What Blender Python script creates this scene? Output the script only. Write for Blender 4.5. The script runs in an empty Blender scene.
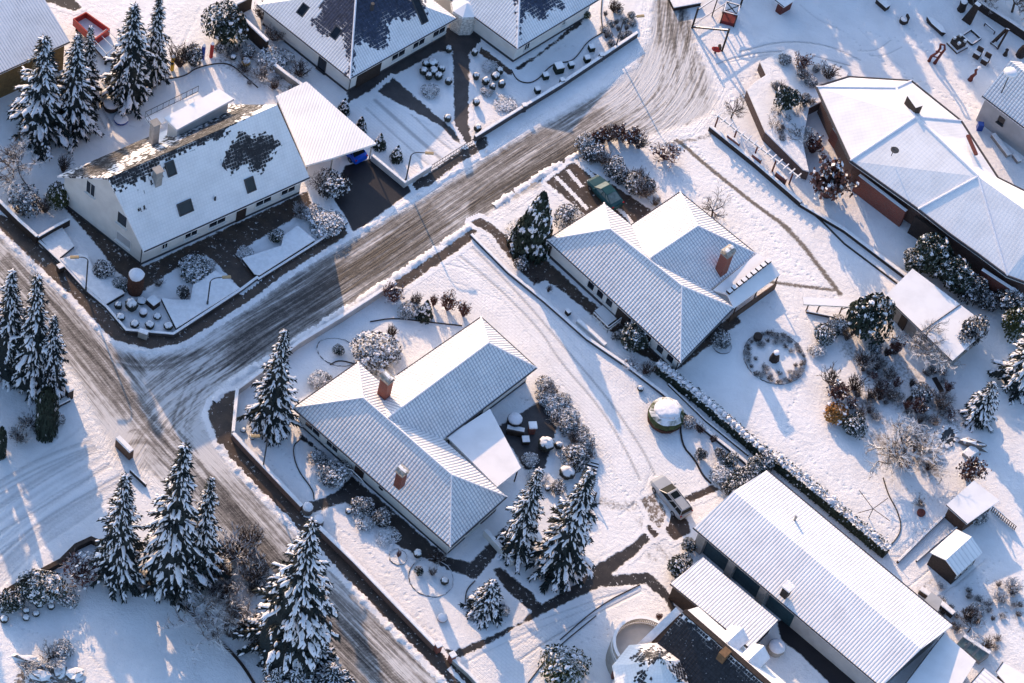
import bpy, bmesh, math, random
import numpy as np
from mathutils import Vector
R = math.radians
rnd = random.Random(7)

# ---------------------------------------------------------------- camera, sky, sun, exposure
PITCH, ROLL, FPX, SC = R(54), R(15.5), 3000.0, 10.2
FWD = np.array([0, math.cos(PITCH), -math.sin(PITCH)])
_r0 = np.array([1.0, 0, 0]); _u0 = np.cross(_r0, FWD)
RGT = math.cos(ROLL) * _r0 + math.sin(ROLL) * _u0
UPV = -math.sin(ROLL) * _r0 + math.cos(ROLL) * _u0
CAMP = -FWD * (FPX / SC)
scene = bpy.context.scene
cam = bpy.data.cameras.new('camera'); camo = bpy.data.objects.new('camera', cam)
scene.collection.objects.link(camo); scene.camera = camo
from mathutils import Matrix
camo.matrix_world = Matrix(((RGT[0], UPV[0], -FWD[0], CAMP[0]), (RGT[1], UPV[1], -FWD[1], CAMP[1]), (RGT[2], UPV[2], -FWD[2], CAMP[2]), (0, 0, 0, 1)))
cam.sensor_width = 36; cam.lens = FPX / 1024 * 36; cam.clip_start = 1; cam.clip_end = 3000
SUN_AZ, SUN_EL = -35.0, 21.0         # degrees, azimuth from +Y clockwise
world = bpy.data.worlds.new('World'); scene.world = world; world.use_nodes = True
wn = world.node_tree; bgn = wn.nodes['Background']
sky = wn.nodes.new('ShaderNodeTexSky'); sky.sky_type = 'NISHITA'; sky.sun_disc = False
sky.sun_elevation = R(SUN_EL); sky.sun_rotation = R(SUN_AZ); sky.ozone_density = 3.0; sky.air_density = 1.0; sky.dust_density = 1.5
wn.links.new(sky.outputs[0], bgn.inputs[0]); bgn.inputs[1].default_value = 0.14
sl = bpy.data.lights.new('sun', 'SUN'); sl.energy = 2.6; sl.angle = R(0.5); sl.color = (1.0, 0.665, 0.39)
so = bpy.data.objects.new('sun', sl); scene.collection.objects.link(so)
_ts = Vector((math.sin(R(SUN_AZ)) * math.cos(R(SUN_EL)), math.cos(R(SUN_AZ)) * math.cos(R(SUN_EL)), math.sin(R(SUN_EL))))
so.rotation_euler = _ts.to_track_quat('Z', 'Y').to_euler(); so.location = (0, 0, 60)
scene.view_settings.view_transform = 'Standard'; scene.view_settings.look = 'None'
scene.view_settings.exposure = 1.12; scene.view_settings.gamma = 1
COL = scene.collection

# ---------------------------------------------------------------- survey: photo pixel -> point of the place at height h
def G(x, y, h=0.0):
    d = FWD + RGT * ((x - 512) / FPX) - UPV * ((y - 341.5) / FPX)
    return CAMP + d * ((h - CAMP[2]) / d[2])
def V(x, y, h=0.0): return Vector(G(x, y, h))
def GA(px, h=0.0):
    px = np.asarray(px, float)
    d = FWD[None] + RGT[None] * ((px[:, 0:1] - 512) / FPX) - UPV[None] * ((px[:, 1:2] - 341.5) / FPX)
    return CAMP[None] + d * ((h - CAMP[2]) / d[:, 2:3])
def PX(W):
    v = np.asarray(W, float) - CAMP[None]; dz = v @ FWD
    return np.stack([512 + FPX * (v @ RGT) / dz, 341.5 - FPX * (v @ UPV) / dz], 1)
def sdist(P, poly):
    """signed distance of 2D points to polygon, positive inside"""
    P = np.asarray(P, float); poly = np.asarray(poly, float); n = len(poly)
    best = np.full(len(P), 1e18); ins = np.zeros(len(P), bool)
    for i in range(n):
        a, b = poly[i], poly[(i + 1) % n]; ab = b - a
        t = np.clip(((P - a) @ ab) / max(ab @ ab, 1e-12), 0, 1)
        d = P - a - t[:, None] * ab; best = np.minimum(best, (d * d).sum(1))
        c = (a[1] > P[:, 1]) != (b[1] > P[:, 1])
        with np.errstate(divide='ignore', invalid='ignore'):
            xx = (b[0] - a[0]) * (P[:, 1] - a[1]) / (b[1] - a[1]) + a[0]
        ins ^= c & (P[:, 0] < xx)
    return np.where(ins, 1, -1) * np.sqrt(best)
def ldist(P, line):
    """distance to an open polyline, signed side distance and arc length of the foot"""
    P = np.asarray(P, float); line = np.asarray(line, float)
    best = np.full(len(P), 1e18); sd = np.zeros(len(P)); al = np.zeros(len(P)); acc = 0
    for i in range(len(line) - 1):
        a, b = line[i], line[i + 1]; ab = b - a; L = math.hypot(*ab)
        t = np.clip(((P - a) @ ab) / (L * L), 0, 1); d = P - a - t[:, None] * ab; q = (d * d).sum(1)
        m = q < best; best[m] = q[m]
        cr = (ab[0] * (P[:, 1] - a[1]) - ab[1] * (P[:, 0] - a[0])) / L
        sd[m] = (np.sign(cr) * np.sqrt(q))[m]; al[m] = (acc + t * L)[m]; acc += L
    return np.sqrt(best), sd, al
def smooth(line, k=3):
    l = np.asarray(line, float)
    for _ in range(k):
        q = 0.75 * l[:-1] + 0.25 * l[1:]; r = 0.25 * l[:-1] + 0.75 * l[1:]
        l = np.concatenate([l[:1], np.stack([q, r], 1).reshape(-1, 2), l[-1:]])
    return l

# ---------------------------------------------------------------- materials
class NT:
    def __init__(s, name):
        s.m = bpy.data.materials.new(name); s.m.use_nodes = True; s.t = s.m.node_tree
        s.b = s.t.nodes['Principled BSDF']; s.b.inputs['Specular IOR Level'].default_value = 0.3
    def n(s, k, **kw):
        x = s.t.nodes.new(k)
        for a, v in kw.items(): setattr(x, a, v)
        return x
    def put(s, sock, v):
        if hasattr(v, 'links') or hasattr(v, 'is_output'): s.t.links.new(v, sock)
        elif isinstance(v, (tuple, list)): sock.default_value = tuple(v) + ((1,) if len(v) == 3 and len(sock.default_value) == 4 else ())
        else: sock.default_value = v
    def math(s, op, a, b=0.0, c=0.0, clamp=False):
        x = s.n('ShaderNodeMath', operation=op, use_clamp=clamp)
        for i, v in enumerate((a, b, c)): s.put(x.inputs[i], v)
        return x.outputs[0]
    def step(s, v, lo, hi):
        x = s.n('ShaderNodeMapRange', interpolation_type='SMOOTHSTEP'); s.put(x.inputs[0], v)
        x.inputs[1].default_value = lo; x.inputs[2].default_value = hi; return x.outputs[0]
    def mix(s, f, a, b):
        x = s.n('ShaderNodeMix', data_type='RGBA'); s.put(x.inputs[0], f); s.put(x.inputs[6], a); s.put(x.inputs[7], b); return x.outputs[2]
    def noise(s, scale, detail=3, rough=0.55, vec=None, dim='3D'):
        x = s.n('ShaderNodeTexNoise', noise_dimensions=dim); x.inputs['Scale'].default_value = scale; x.inputs['Detail'].default_value = detail
        x.inputs['Roughness'].default_value = rough; s.put(x.inputs['Vector'], vec if vec is not None else s.pos()); return x.outputs[0]
    def pos(s):
        if not hasattr(s, '_p'): s._p = s.n('ShaderNodeNewGeometry')
        return s._p.outputs['Position']
    def obj(s):
        if not hasattr(s, '_tc'): s._tc = s.n('ShaderNodeTexCoord')
        return s._tc.outputs['Object']
    def nz(s):
        s.pos(); x = s.n('ShaderNodeSeparateXYZ'); s.put(x.inputs[0], s._p.outputs['Normal']); return x.outputs[2]
    def uv(s):
        if not hasattr(s, '_u'):
            a = s.n('ShaderNodeUVMap'); x = s.n('ShaderNodeSeparateXYZ'); s.put(x.inputs[0], a.outputs[0]); s._u = (x.outputs[0], x.outputs[1])
        return s._u
    def vec(s, x, y, z=0.0):
        c = s.n('ShaderNodeCombineXYZ')
        for i, v in enumerate((x, y, z)): s.put(c.inputs[i], v)
        return c.outputs[0]
    def attr(s, name):
        a = s.n('ShaderNodeAttribute'); a.attribute_name = name; return a.outputs['Fac']
    def bump(s, h, dist=0.05, strength=1.0):
        x = s.n('ShaderNodeBump'); x.inputs['Distance'].default_value = dist; x.inputs['Strength'].default_value = strength
        s.put(x.inputs['Height'], h); s.put(s.b.inputs['Normal'], x.outputs[0]); return x
    def done(s, col, rough=0.8, metal=0.0):
        s.put(s.b.inputs['Base Color'], col); s.put(s.b.inputs['Roughness'], rough); s.put(s.b.inputs['Metallic'], metal); return s.m
SNOW = (0.87, 0.86, 0.875); SNOW2 = (0.79, 0.78, 0.795)
def snow_col(t):
    f = t.step(t.noise(0.35, 4), 0.35, 0.7)
    return t.mix(f, SNOW, SNOW2)
M = {}
def plain(name, col, rough=0.7, var=0.25, scale=6.0, metal=0.0, bump=0.01):
    t = NT(name); f = t.noise(scale, 4)
    c2 = tuple(c * (1 - var) for c in col); c1 = tuple(min(1, c * (1 + var * 0.6)) for c in col)
    if bump: t.bump(t.noise(scale * 4, 3), bump)
    M[name] = t.done(t.mix(t.step(f, 0.3, 0.7), c1, c2), rough, metal); return M[name]
def snowy(name, col, lo=0.55, hi=0.8, nscale=5.0, namp=0.5, rough=0.8, var=0.3, extra=None):
    """a surface with snow lying on whatever faces up"""
    t = NT(name); c1 = tuple(min(1, c * (1 + var)) for c in col); c2 = tuple(c * (1 - var) for c in col)
    base = t.mix(t.step(t.noise(nscale * 1.7, 3), 0.35, 0.65), c1, c2)
    if extra: base = extra(t, base)
    k = t.math('ADD', t.nz(), t.math('MULTIPLY', t.math('SUBTRACT', t.noise(nscale, 3, vec=t.obj()), 0.5), namp * 2))
    f = t.step(k, lo, hi); t.bump(t.noise(14, 3), 0.03)
    M[name] = t.done(t.mix(f, base, SNOW), rough); return M[name]
def brick_extra(a, b, w=0.25, h=0.075):
    def f(t, base):
        u, v = t.uv(); x = t.n('ShaderNodeTexBrick'); t.put(x.inputs['Vector'], t.vec(u, v))
        x.inputs['Scale'].default_value = 1; x.inputs['Brick Width'].default_value = w; x.inputs['Row Height'].default_value = h; x.inputs['Mortar Size'].default_value = 0.008
        x.inputs['Color1'].default_value = a + (1,); x.inputs['Color2'].default_value = b + (1,); x.inputs['Mortar'].default_value = (0.2, 0.17, 0.15, 1)
        return x.outputs['Color']
    return f
def mk_materials():
    # fresh snow of the ground, with a few grass tips and painted-in-by-feet dirt
    t = NT('ground_snow'); fine = t.noise(2.2, 5, 0.65); sp = t.noise(7.0, 4, 0.7)
    col = snow_col(t)
    tips = t.math('MULTIPLY', t.step(sp, 0.64, 0.75), t.step(t.noise(0.16, 3), 0.42, 0.62))
    col = t.mix(t.math('MULTIPLY', tips, 0.6), col, (0.2, 0.18, 0.15))
    d = t.math('ADD', t.attr('dirt'), t.math('MULTIPLY', t.math('SUBTRACT', t.noise(3.0, 5, 0.7), 0.5), 1.1))
    col = t.mix(t.step(d, 0.35, 0.8), col, (0.17, 0.145, 0.125))
    tr = t.attr('trk'); col = t.mix(t.math('MULTIPLY', t.step(t.math('ADD', tr, t.math('MULTIPLY', t.noise(4, 4), 0.35)), 0.35, 1.1), 0.75), col, (0.34, 0.34, 0.36))
    hgt = t.math('SUBTRACT', t.math('ADD', t.math('MULTIPLY', fine, 0.8), t.math('MULTIPLY', sp, 0.35)), t.math('MULTIPLY', tr, 0.8))
    pv = t.attr('pav'); br = t.n('ShaderNodeTexBrick'); mp = t.n('ShaderNodeMapping'); mp.inputs['Rotation'].default_value = (0, 0, R(28)); t.put(mp.inputs['Vector'], t.pos()); t.put(br.inputs['Vector'], mp.outputs[0]); br.inputs['Scale'].default_value = 1; br.inputs['Brick Width'].default_value = 0.5; br.inputs['Row Height'].default_value = 0.32; br.inputs['Mortar Size'].default_value = 0.07; br.inputs['Mortar Smooth'].default_value = 1.0
    jn = t.math('MULTIPLY', t.math('MULTIPLY', br.outputs['Fac'], pv), t.math('ADD', 0.3, t.noise(1.5, 4, 0.6)))
    col = t.mix(t.math('MULTIPLY', jn, 0.16), col, (0.36, 0.37, 0.42))
    hgt = t.math('SUBTRACT', hgt, t.math('MULTIPLY', jn, 0.16))
    t.bump(t.math('ADD', hgt, t.math('MULTIPLY', t.math('MULTIPLY', t.noise(16, 3, 0.7), t.step(t.noise(0.3, 3), 0.4, 0.65)), 0.22)), 0.12); M['ground_snow'] = t.done(col, 0.75)
    # cleared wet paving, brown black, ragged snow at its rim
    def cleared(name, c1, c2, fleck=0.60, rough=0.45, amp=0.8):
        t = NT(name); e = t.math('ADD', t.attr('edge'), t.math('MULTIPLY', t.math('SUBTRACT', t.noise(1.6, 5, 0.65), 0.5), amp))
        m = t.step(e, 0.0, 0.16)
        base = t.mix(t.step(t.noise(0.7, 5, 0.6), 0.35, 0.65), c1, c2)
        base = t.mix(t.math('MULTIPLY', t.step(t.noise(9, 4, 0.7), 0.5, 0.75), 0.4), base, tuple(x * 2.2 for x in c1))
        sf = t.step(t.math('ADD', t.noise(2.6, 6, 0.72), t.math('MULTIPLY', t.noise(0.3, 2), 0.25)), fleck + 0.12, fleck + 0.2)
        base = t.mix(t.math('MULTIPLY', sf, 0.85), base, SNOW2)
        t.bump(t.math('MULTIPLY', t.math('SUBTRACT', 1.0, m), t.noise(2.2, 5, 0.65)), 0.1)
        M[name] = t.done(t.mix(m, snow_col(t), base), t.mix(m, (0.75,) * 3, (rough,) * 3))
    cleared('wet_paving', (0.045, 0.038, 0.036), (0.025, 0.022, 0.023))
    cleared('brown_paving', (0.075, 0.052, 0.04), (0.04, 0.03, 0.026))
    cleared('grey_cobbles', (0.06, 0.055, 0.058), (0.04, 0.037, 0.04), fleck=0.72)
    cleared('dark_drive', (0.022, 0.02, 0.024), (0.016, 0.015, 0.02), fleck=0.8, amp=0.4)
    cleared('slush', (0.2, 0.16, 0.13), (0.12, 0.10, 0.085), fleck=0.5, amp=1.2)
    # road: asphalt under driven snow
    t = NT('road_slush'); SS = []
    for q in ('A', 'B'):
        a = t.attr('across' + q); l = t.attr('along' + q)
        v1 = t.vec(t.math('MULTIPLY', a, 1.9), t.math('MULTIPLY', l, 0.10)); v2 = t.vec(t.math('MULTIPLY', a, 5.5), t.math('MULTIPLY', l, 0.22))
        SS.append((t.noise(1.0, 4, 0.6, v1), t.noise(1.0, 4, 0.65, v2)))
    wA = t.attr('wA'); bl = lambda x, y: t.math('ADD', y, t.math('MULTIPLY', wA, t.math('SUBTRACT', x, y)))
    s1 = bl(SS[0][0], SS[1][0]); s2 = bl(SS[0][1], SS[1][1]); s3 = t.noise(1.4, 5, 0.7)
    k = t.math('ADD', t.attr('amt'), t.math('MULTIPLY', t.math('SUBTRACT', s1, 0.5), 1.5))
    k = t.math('ADD', k, t.math('MULTIPLY', t.math('SUBTRACT', s2, 0.5), 1.3)); k = t.math('ADD', k, t.math('MULTIPLY', t.math('SUBTRACT', s3, 0.5), 0.7))
    k = t.math('ADD', k, t.math('MULTIPLY', t.attr('trk'), 0.4))
    e = t.math('ADD', t.attr('edge'), t.math('MULTIPLY', t.math('SUBTRACT', t.noise(1.1, 5, 0.7), 0.5), 1.3))
    em = t.step(e, -0.05, 0.9)
    slush = t.mix(t.step(k, 0.12, 0.62), (0.62, 0.61, 0.62), (0.25, 0.235, 0.226))
    k2 = t.math('ADD', k, t.math('MULTIPLY', t.math('SUBTRACT', t.noise(7.0, 4, 0.75), 0.5), 0.7)); slush = t.mix(t.step(k2, 0.45, 1.05), slush, (0.043, 0.039, 0.040))
    col = t.mix(em, snow_col(t), slush)
    t.bump(t.math('ADD', t.math('MULTIPLY', s2, 0.6), t.math('MULTIPLY', t.math('SUBTRACT', 1.0, em), t.noise(1.8, 5, 0.7))), 0.2)
    M['road_slush'] = t.done(col, t.mix(t.step(k, 0.5, 1.1), (0.7,) * 3, (0.5,) * 3))
    # roofs
    def roof(name, tu, tv, tile, groove, rowamt, colamt, bare=False, bumpd=0.05, snow=SNOW, hide=0.0, patch=0.0):
        t = NT(name); u, v = t.uv()
        fu = t.math('FRACT', t.math('DIVIDE', u, tu)); fv = t.math('FRACT', t.math('DIVIDE', v, tv))
        wu = t.math('ABSOLUTE', t.math('SUBTRACT', t.math('MULTIPLY', fu, 2.0), 1.0))       # 0 in the middle, 1 at the joint
        wv = t.math('ABSOLUTE', t.math('SUBTRACT', t.math('MULTIPLY', fv, 2.0), 1.0))
        n1 = t.noise(2.0, 4, 0.6)
        g = t.math('MAXIMUM', t.math('MULTIPLY', t.step(wu, 0.55, 1.0), colamt), t.math('MULTIPLY', t.step(wv, 0.55, 1.0), rowamt))
        g = t.math('MULTIPLY', g, t.math('ADD', 0.35, t.math('MULTIPLY', n1, 1.1)))
        sc = t.mix(t.step(t.noise(0.5, 4), 0.35, 0.7), snow, tuple(c * 0.9 for c in snow))
        col = t.mix(t.math('MULTIPLY', g, groove), sc, tile)  # joints darkened: gaps in the snow, plus the tiles' shade painted into the colour
        tt = t.mix(t.step(t.noise(3.0, 4), 0.3, 0.7), tuple(c * 1.35 for c in tile), tuple(c * 0.7 for c in tile))
        tt = t.mix(t.math('MULTIPLY', t.math('MAXIMUM', t.step(wu, 0.75, 1.0), t.step(wv, 0.8, 1.0)), 0.55), tt, tuple(c * 0.35 for c in tile))
        cellv = t.vec(t.math('FLOOR', t.math('DIVIDE', u, tu)), t.math('FLOOR', t.math('DIVIDE', v, tv)))
        wnz = t.n('ShaderNodeTexWhiteNoise', noise_dimensions='2D'); t.put(wnz.inputs['Vector'], cellv)
        if hide: g_ = t.step(t.noise(hide, 4, 0.6), 0.34, 0.62); col = t.mix(t.math('MULTIPLY', t.math('MULTIPLY', g, groove), g_), sc, tile)
        if patch:
            pm = t.step(t.math('ADD', t.noise(1.3, 5, 0.7), 0.0), 0.66 - patch, 0.70 - patch); col = t.mix(t.math('MULTIPLY', pm, 0.75), col, tt)
        hh = t.math('ADD', t.math('MULTIPLY', t.math('SUBTRACT', 1.0, t.math('MULTIPLY', wu, wu)), colamt), t.math('MULTIPLY', t.math('SUBTRACT', 1.0, fv), rowamt))
        hh = t.math('ADD', hh, t.math('MULTIPLY', t.noise(5, 4, 0.6), 0.25))
        if bare:
            bm_ = t.math('ADD', t.attr('bare'), t.math('MULTIPLY', t.math('SUBTRACT', wnz.outputs['Value'], 0.5), 0.55))
            bm_ = t.math('ADD', bm_, t.math('MULTIPLY', t.math('SUBTRACT', t.noise(0.9, 4, 0.65), 0.5), bare))
            bf = t.step(bm_, 0.0, 0.07); jt = t.math('MULTIPLY', t.math('MAXIMUM', t.step(wu, 0.8, 0.95), t.step(wv, 0.7, 0.9)), t.math('MULTIPLY', t.math('SUBTRACT', 1.0, t.step(bm_, 0.25, 1.1)), t.step(t.noise(1.7, 4, 0.6), 0.42, 0.6))); bf = t.math('MULTIPLY', bf, t.math('SUBTRACT', 1.0, jt))
            fl = t.math('MULTIPLY', bf, t.step(t.noise(4.5, 4, 0.75), 0.66, 0.7)); col = t.mix(t.math('SUBTRACT', bf, fl), col, tt)
            hh = t.math('SUBTRACT', hh, t.math('MULTIPLY', bf, 2.2))
        t.bump(hh, bumpd); M[name] = t.done(col, 0.7)
    roof('roof_main', 0.34, 0.36, (0.10, 0.125, 0.22), 0.72, 0.5, 1.0, bumpd=0.06)  # blue joint colour carries the shade between the snowy tiles
    roof('roof_tile_blue', 0.30, 0.36, (0.036, 0.048, 0.085), 0.42, 0.3, 0.9, bare=1.5, bumpd=0.03)
    roof('roof_tile_black', 0.30, 0.36, (0.024, 0.025, 0.031), 0.22, 0.4, 0.4, bare=0.55, bumpd=0.025)
    roof('roof_hall', 0.4, 0.4, (0.2, 0.2, 0.24), 0.10, 0.3, 0.5, bumpd=0.010)
    roof('roof_corrugated', 0.31, 50.0, (0.12, 0.13, 0.20), 0.48, 0.0, 0.8, bumpd=0.035, hide=0.22)
    roof('roof_corrugated_fine', 0.30, 50.0, (0.12, 0.13, 0.19), 0.5, 0.0, 0.9, bumpd=0.035, hide=0.35)
    roof('roof_flat_snow', 3.0, 3.0, (0.3, 0.3, 0.33), 0.0, 0.0, 0.0, bumpd=0.03)
    roof('roof_carport', 0.28, 50.0, (0.2, 0.2, 0.24), 0.12, 0.0, 0.9, bumpd=0.02)
    roof('roof_panels', 0.5, 50.0, (0.2, 0.2, 0.24), 0.3, 0.0, 0.9, bumpd=0.04)
    # walls
    plain('white_render', (0.66, 0.64, 0.61), 0.85, 0.08, 0.8, bump=0.004)
    plain('grey_render', (0.42, 0.42, 0.43), 0.85, 0.12, 0.7, bump=0.004)
    plain('dark_plinth', (0.06, 0.055, 0.06), 0.8, 0.2, 2)
    plain('dark_wood', (0.035, 0.024, 0.02), 0.7, 0.35, 5); plain('brown_wood', (0.10, 0.055, 0.035), 0.7, 0.3, 5)
    plain('glass_dark', (0.012, 0.016, 0.024), 0.12, 0.3, 1.5, bump=0); plain('frame_white', (0.7, 0.69, 0.67), 0.5, 0.05)
    plain('frame_dark', (0.05, 0.05, 0.055), 0.5, 0.1); plain('gutter', (0.055, 0.05, 0.055), 0.5, 0.2)
    plain('metal_grey', (0.22, 0.23, 0.25), 0.4, 0.15, metal=0.6); plain('lamp_post', (0.06, 0.065, 0.07), 0.5, 0.2)
    plain('lamp_head', (0.36, 0.27, 0.15), 0.4, 0.2); plain('teal_door', (0.02, 0.055, 0.075), 0.5, 0.2)
    plain('red_paint', (0.40, 0.028, 0.02), 0.45, 0.2); plain('blue_paint', (0.01, 0.05, 0.28), 0.4, 0.15); plain('yellow_paint', (0.62, 0.36, 0.02), 0.45, 0.15)
    plain('rust_brown', (0.13, 0.03, 0.022), 0.6, 0.3); plain('ochre_board', (0.20, 0.13, 0.055), 0.8, 0.2, 3)
    plain('concrete', (0.33, 0.31, 0.29), 0.85, 0.15, 2); plain('tyre', (0.012, 0.012, 0.013), 0.8, 0.2)
    plain('snow_cap', SNOW, 0.75, 0.08, 2.5, bump=0.04)
    plain('bark', (0.075, 0.052, 0.038), 0.9, 0.3, 8, bump=0.03)
    plain('car_glass', (0.006, 0.010, 0.011), 0.3, 0.1, bump=0); M['car_glass'].node_tree.nodes['Principled BSDF'].inputs['Specular IOR Level'].default_value = 0.1; plain('red_lamp', (0.35, 0.01, 0.01), 0.3, 0.1, bump=0); plain('head_lamp', (0.75, 0.75, 0.72), 0.15, 0.1, bump=0)
    snowy('brick_red', (0.26, 0.06, 0.035), 0.7, 0.9, 4, 0.2, extra=brick_extra((0.25, 0.05, 0.028), (0.17, 0.036, 0.022)))
    snowy('brick_brown', (0.15, 0.07, 0.05), 0.7, 0.9, 4, 0.2, extra=brick_extra((0.155, 0.075, 0.055), (0.11, 0.05, 0.038)))
    snowy('wall_snowtop', (0.20, 0.18, 0.17), 0.5, 0.8, 3, 0.25); snowy('dark_wall_snowtop', (0.035, 0.03, 0.03), 0.6, 0.85, 3, 0.35)
    snowy('kerb_stone', (0.12, 0.11, 0.11), 0.75, 0.95, 2.5, 0.5)
    snowy('white_wood_snow', (0.5, 0.49, 0.47), 0.5, 0.8, 3, 0.2); snowy('dark_wood_snow', (0.05, 0.032, 0.025), 0.55, 0.8, 4, 0.35)
    snowy('rock_snow', (0.16, 0.14, 0.13), 0.45, 0.7, 3, 0.5)
    snowy('bark_frost', (0.11, 0.082, 0.066), 0.45, 0.95, 2.5, 0.35, var=0.35)
    # plants: snow lies on what faces up
    snowy('needles', (0.014, 0.021, 0.022), 0.92, 1.2, 3.0, 0.4, var=0.4)
    plain('tree_snow', (0.84, 0.825, 0.865), 0.75, 0.06, 3, bump=0.03)
    snowy('leaf_dark', (0.022, 0.034, 0.024), 0.62, 0.92, 1.6, 0.55, var=0.4)
    snowy('leaf_green', (0.05, 0.062, 0.022), 0.62, 0.9, 1.6, 0.6, var=0.35)
    snowy('leaf_snowy', (0.03, 0.032, 0.03), 0.42, 0.85, 1.4, 0.6, var=0.35)
    snowy('twig_brown', (0.06, 0.038, 0.032), 0.65, 0.95, 2.2, 0.5, var=0.35)
    snowy('twig_snowy', (0.095, 0.066, 0.052), 0.35, 0.8, 2.2, 0.5, var=0.35)
    snowy('twig_red', (0.12, 0.045, 0.038), 0.6, 0.9, 2.2, 0.5, var=0.35)
    snowy('leaf_red', (0.12, 0.05, 0.04), 0.45, 0.75, 1.8, 0.6, var=0.35)
    snowy('grass_gold', (0.34, 0.16, 0.045), 0.9, 1.05, 2.0, 0.3, var=0.3)
    snowy('topiary', (0.03, 0.033, 0.028), 0.38, 0.7, 3.0, 0.5, var=0.35)
    snowy('hedge_clip', (0.045, 0.06, 0.022), 0.75, 0.9, 0.9, 0.15, var=0.35)
    plain('ochre_bright', (0.20, 0.115, 0.06), 0.8, 0.2, 3); snowy('parapet_snow', (0.36, 0.33, 0.30), 0.6, 0.85, 3, 0.2)
    plain('leaf_flat', (0.02, 0.028, 0.02), 0.8, 0.35, 8); plain('rust_hedge', (0.085, 0.035, 0.022), 0.85, 0.5, 9, bump=0.05)
    plain('car_silver', (0.36, 0.37, 0.39), 0.3, 0.05, 1.5, metal=0.1, bump=0); plain('car_teal', (0.010, 0.055, 0.065), 0.3, 0.15, 1.5, bump=0); plain('car_blue', (0.005, 0.07, 0.45), 0.3, 0.05, bump=0)
    plain('glass_frost', (0.13, 0.19, 0.20), 0.4, 0.3, 3, bump=0); plain('pond_ice', (0.05, 0.055, 0.06), 0.25, 0.5, 1.2); plain('red_dark', (0.16, 0.02, 0.02), 0.6, 0.3)
    snowy('brick_dark', (0.10, 0.05, 0.04), 0.7, 0.9, 4, 0.2, extra=brick_extra((0.085, 0.04, 0.034), (0.055, 0.028, 0.025)))
mk_materials()

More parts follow.
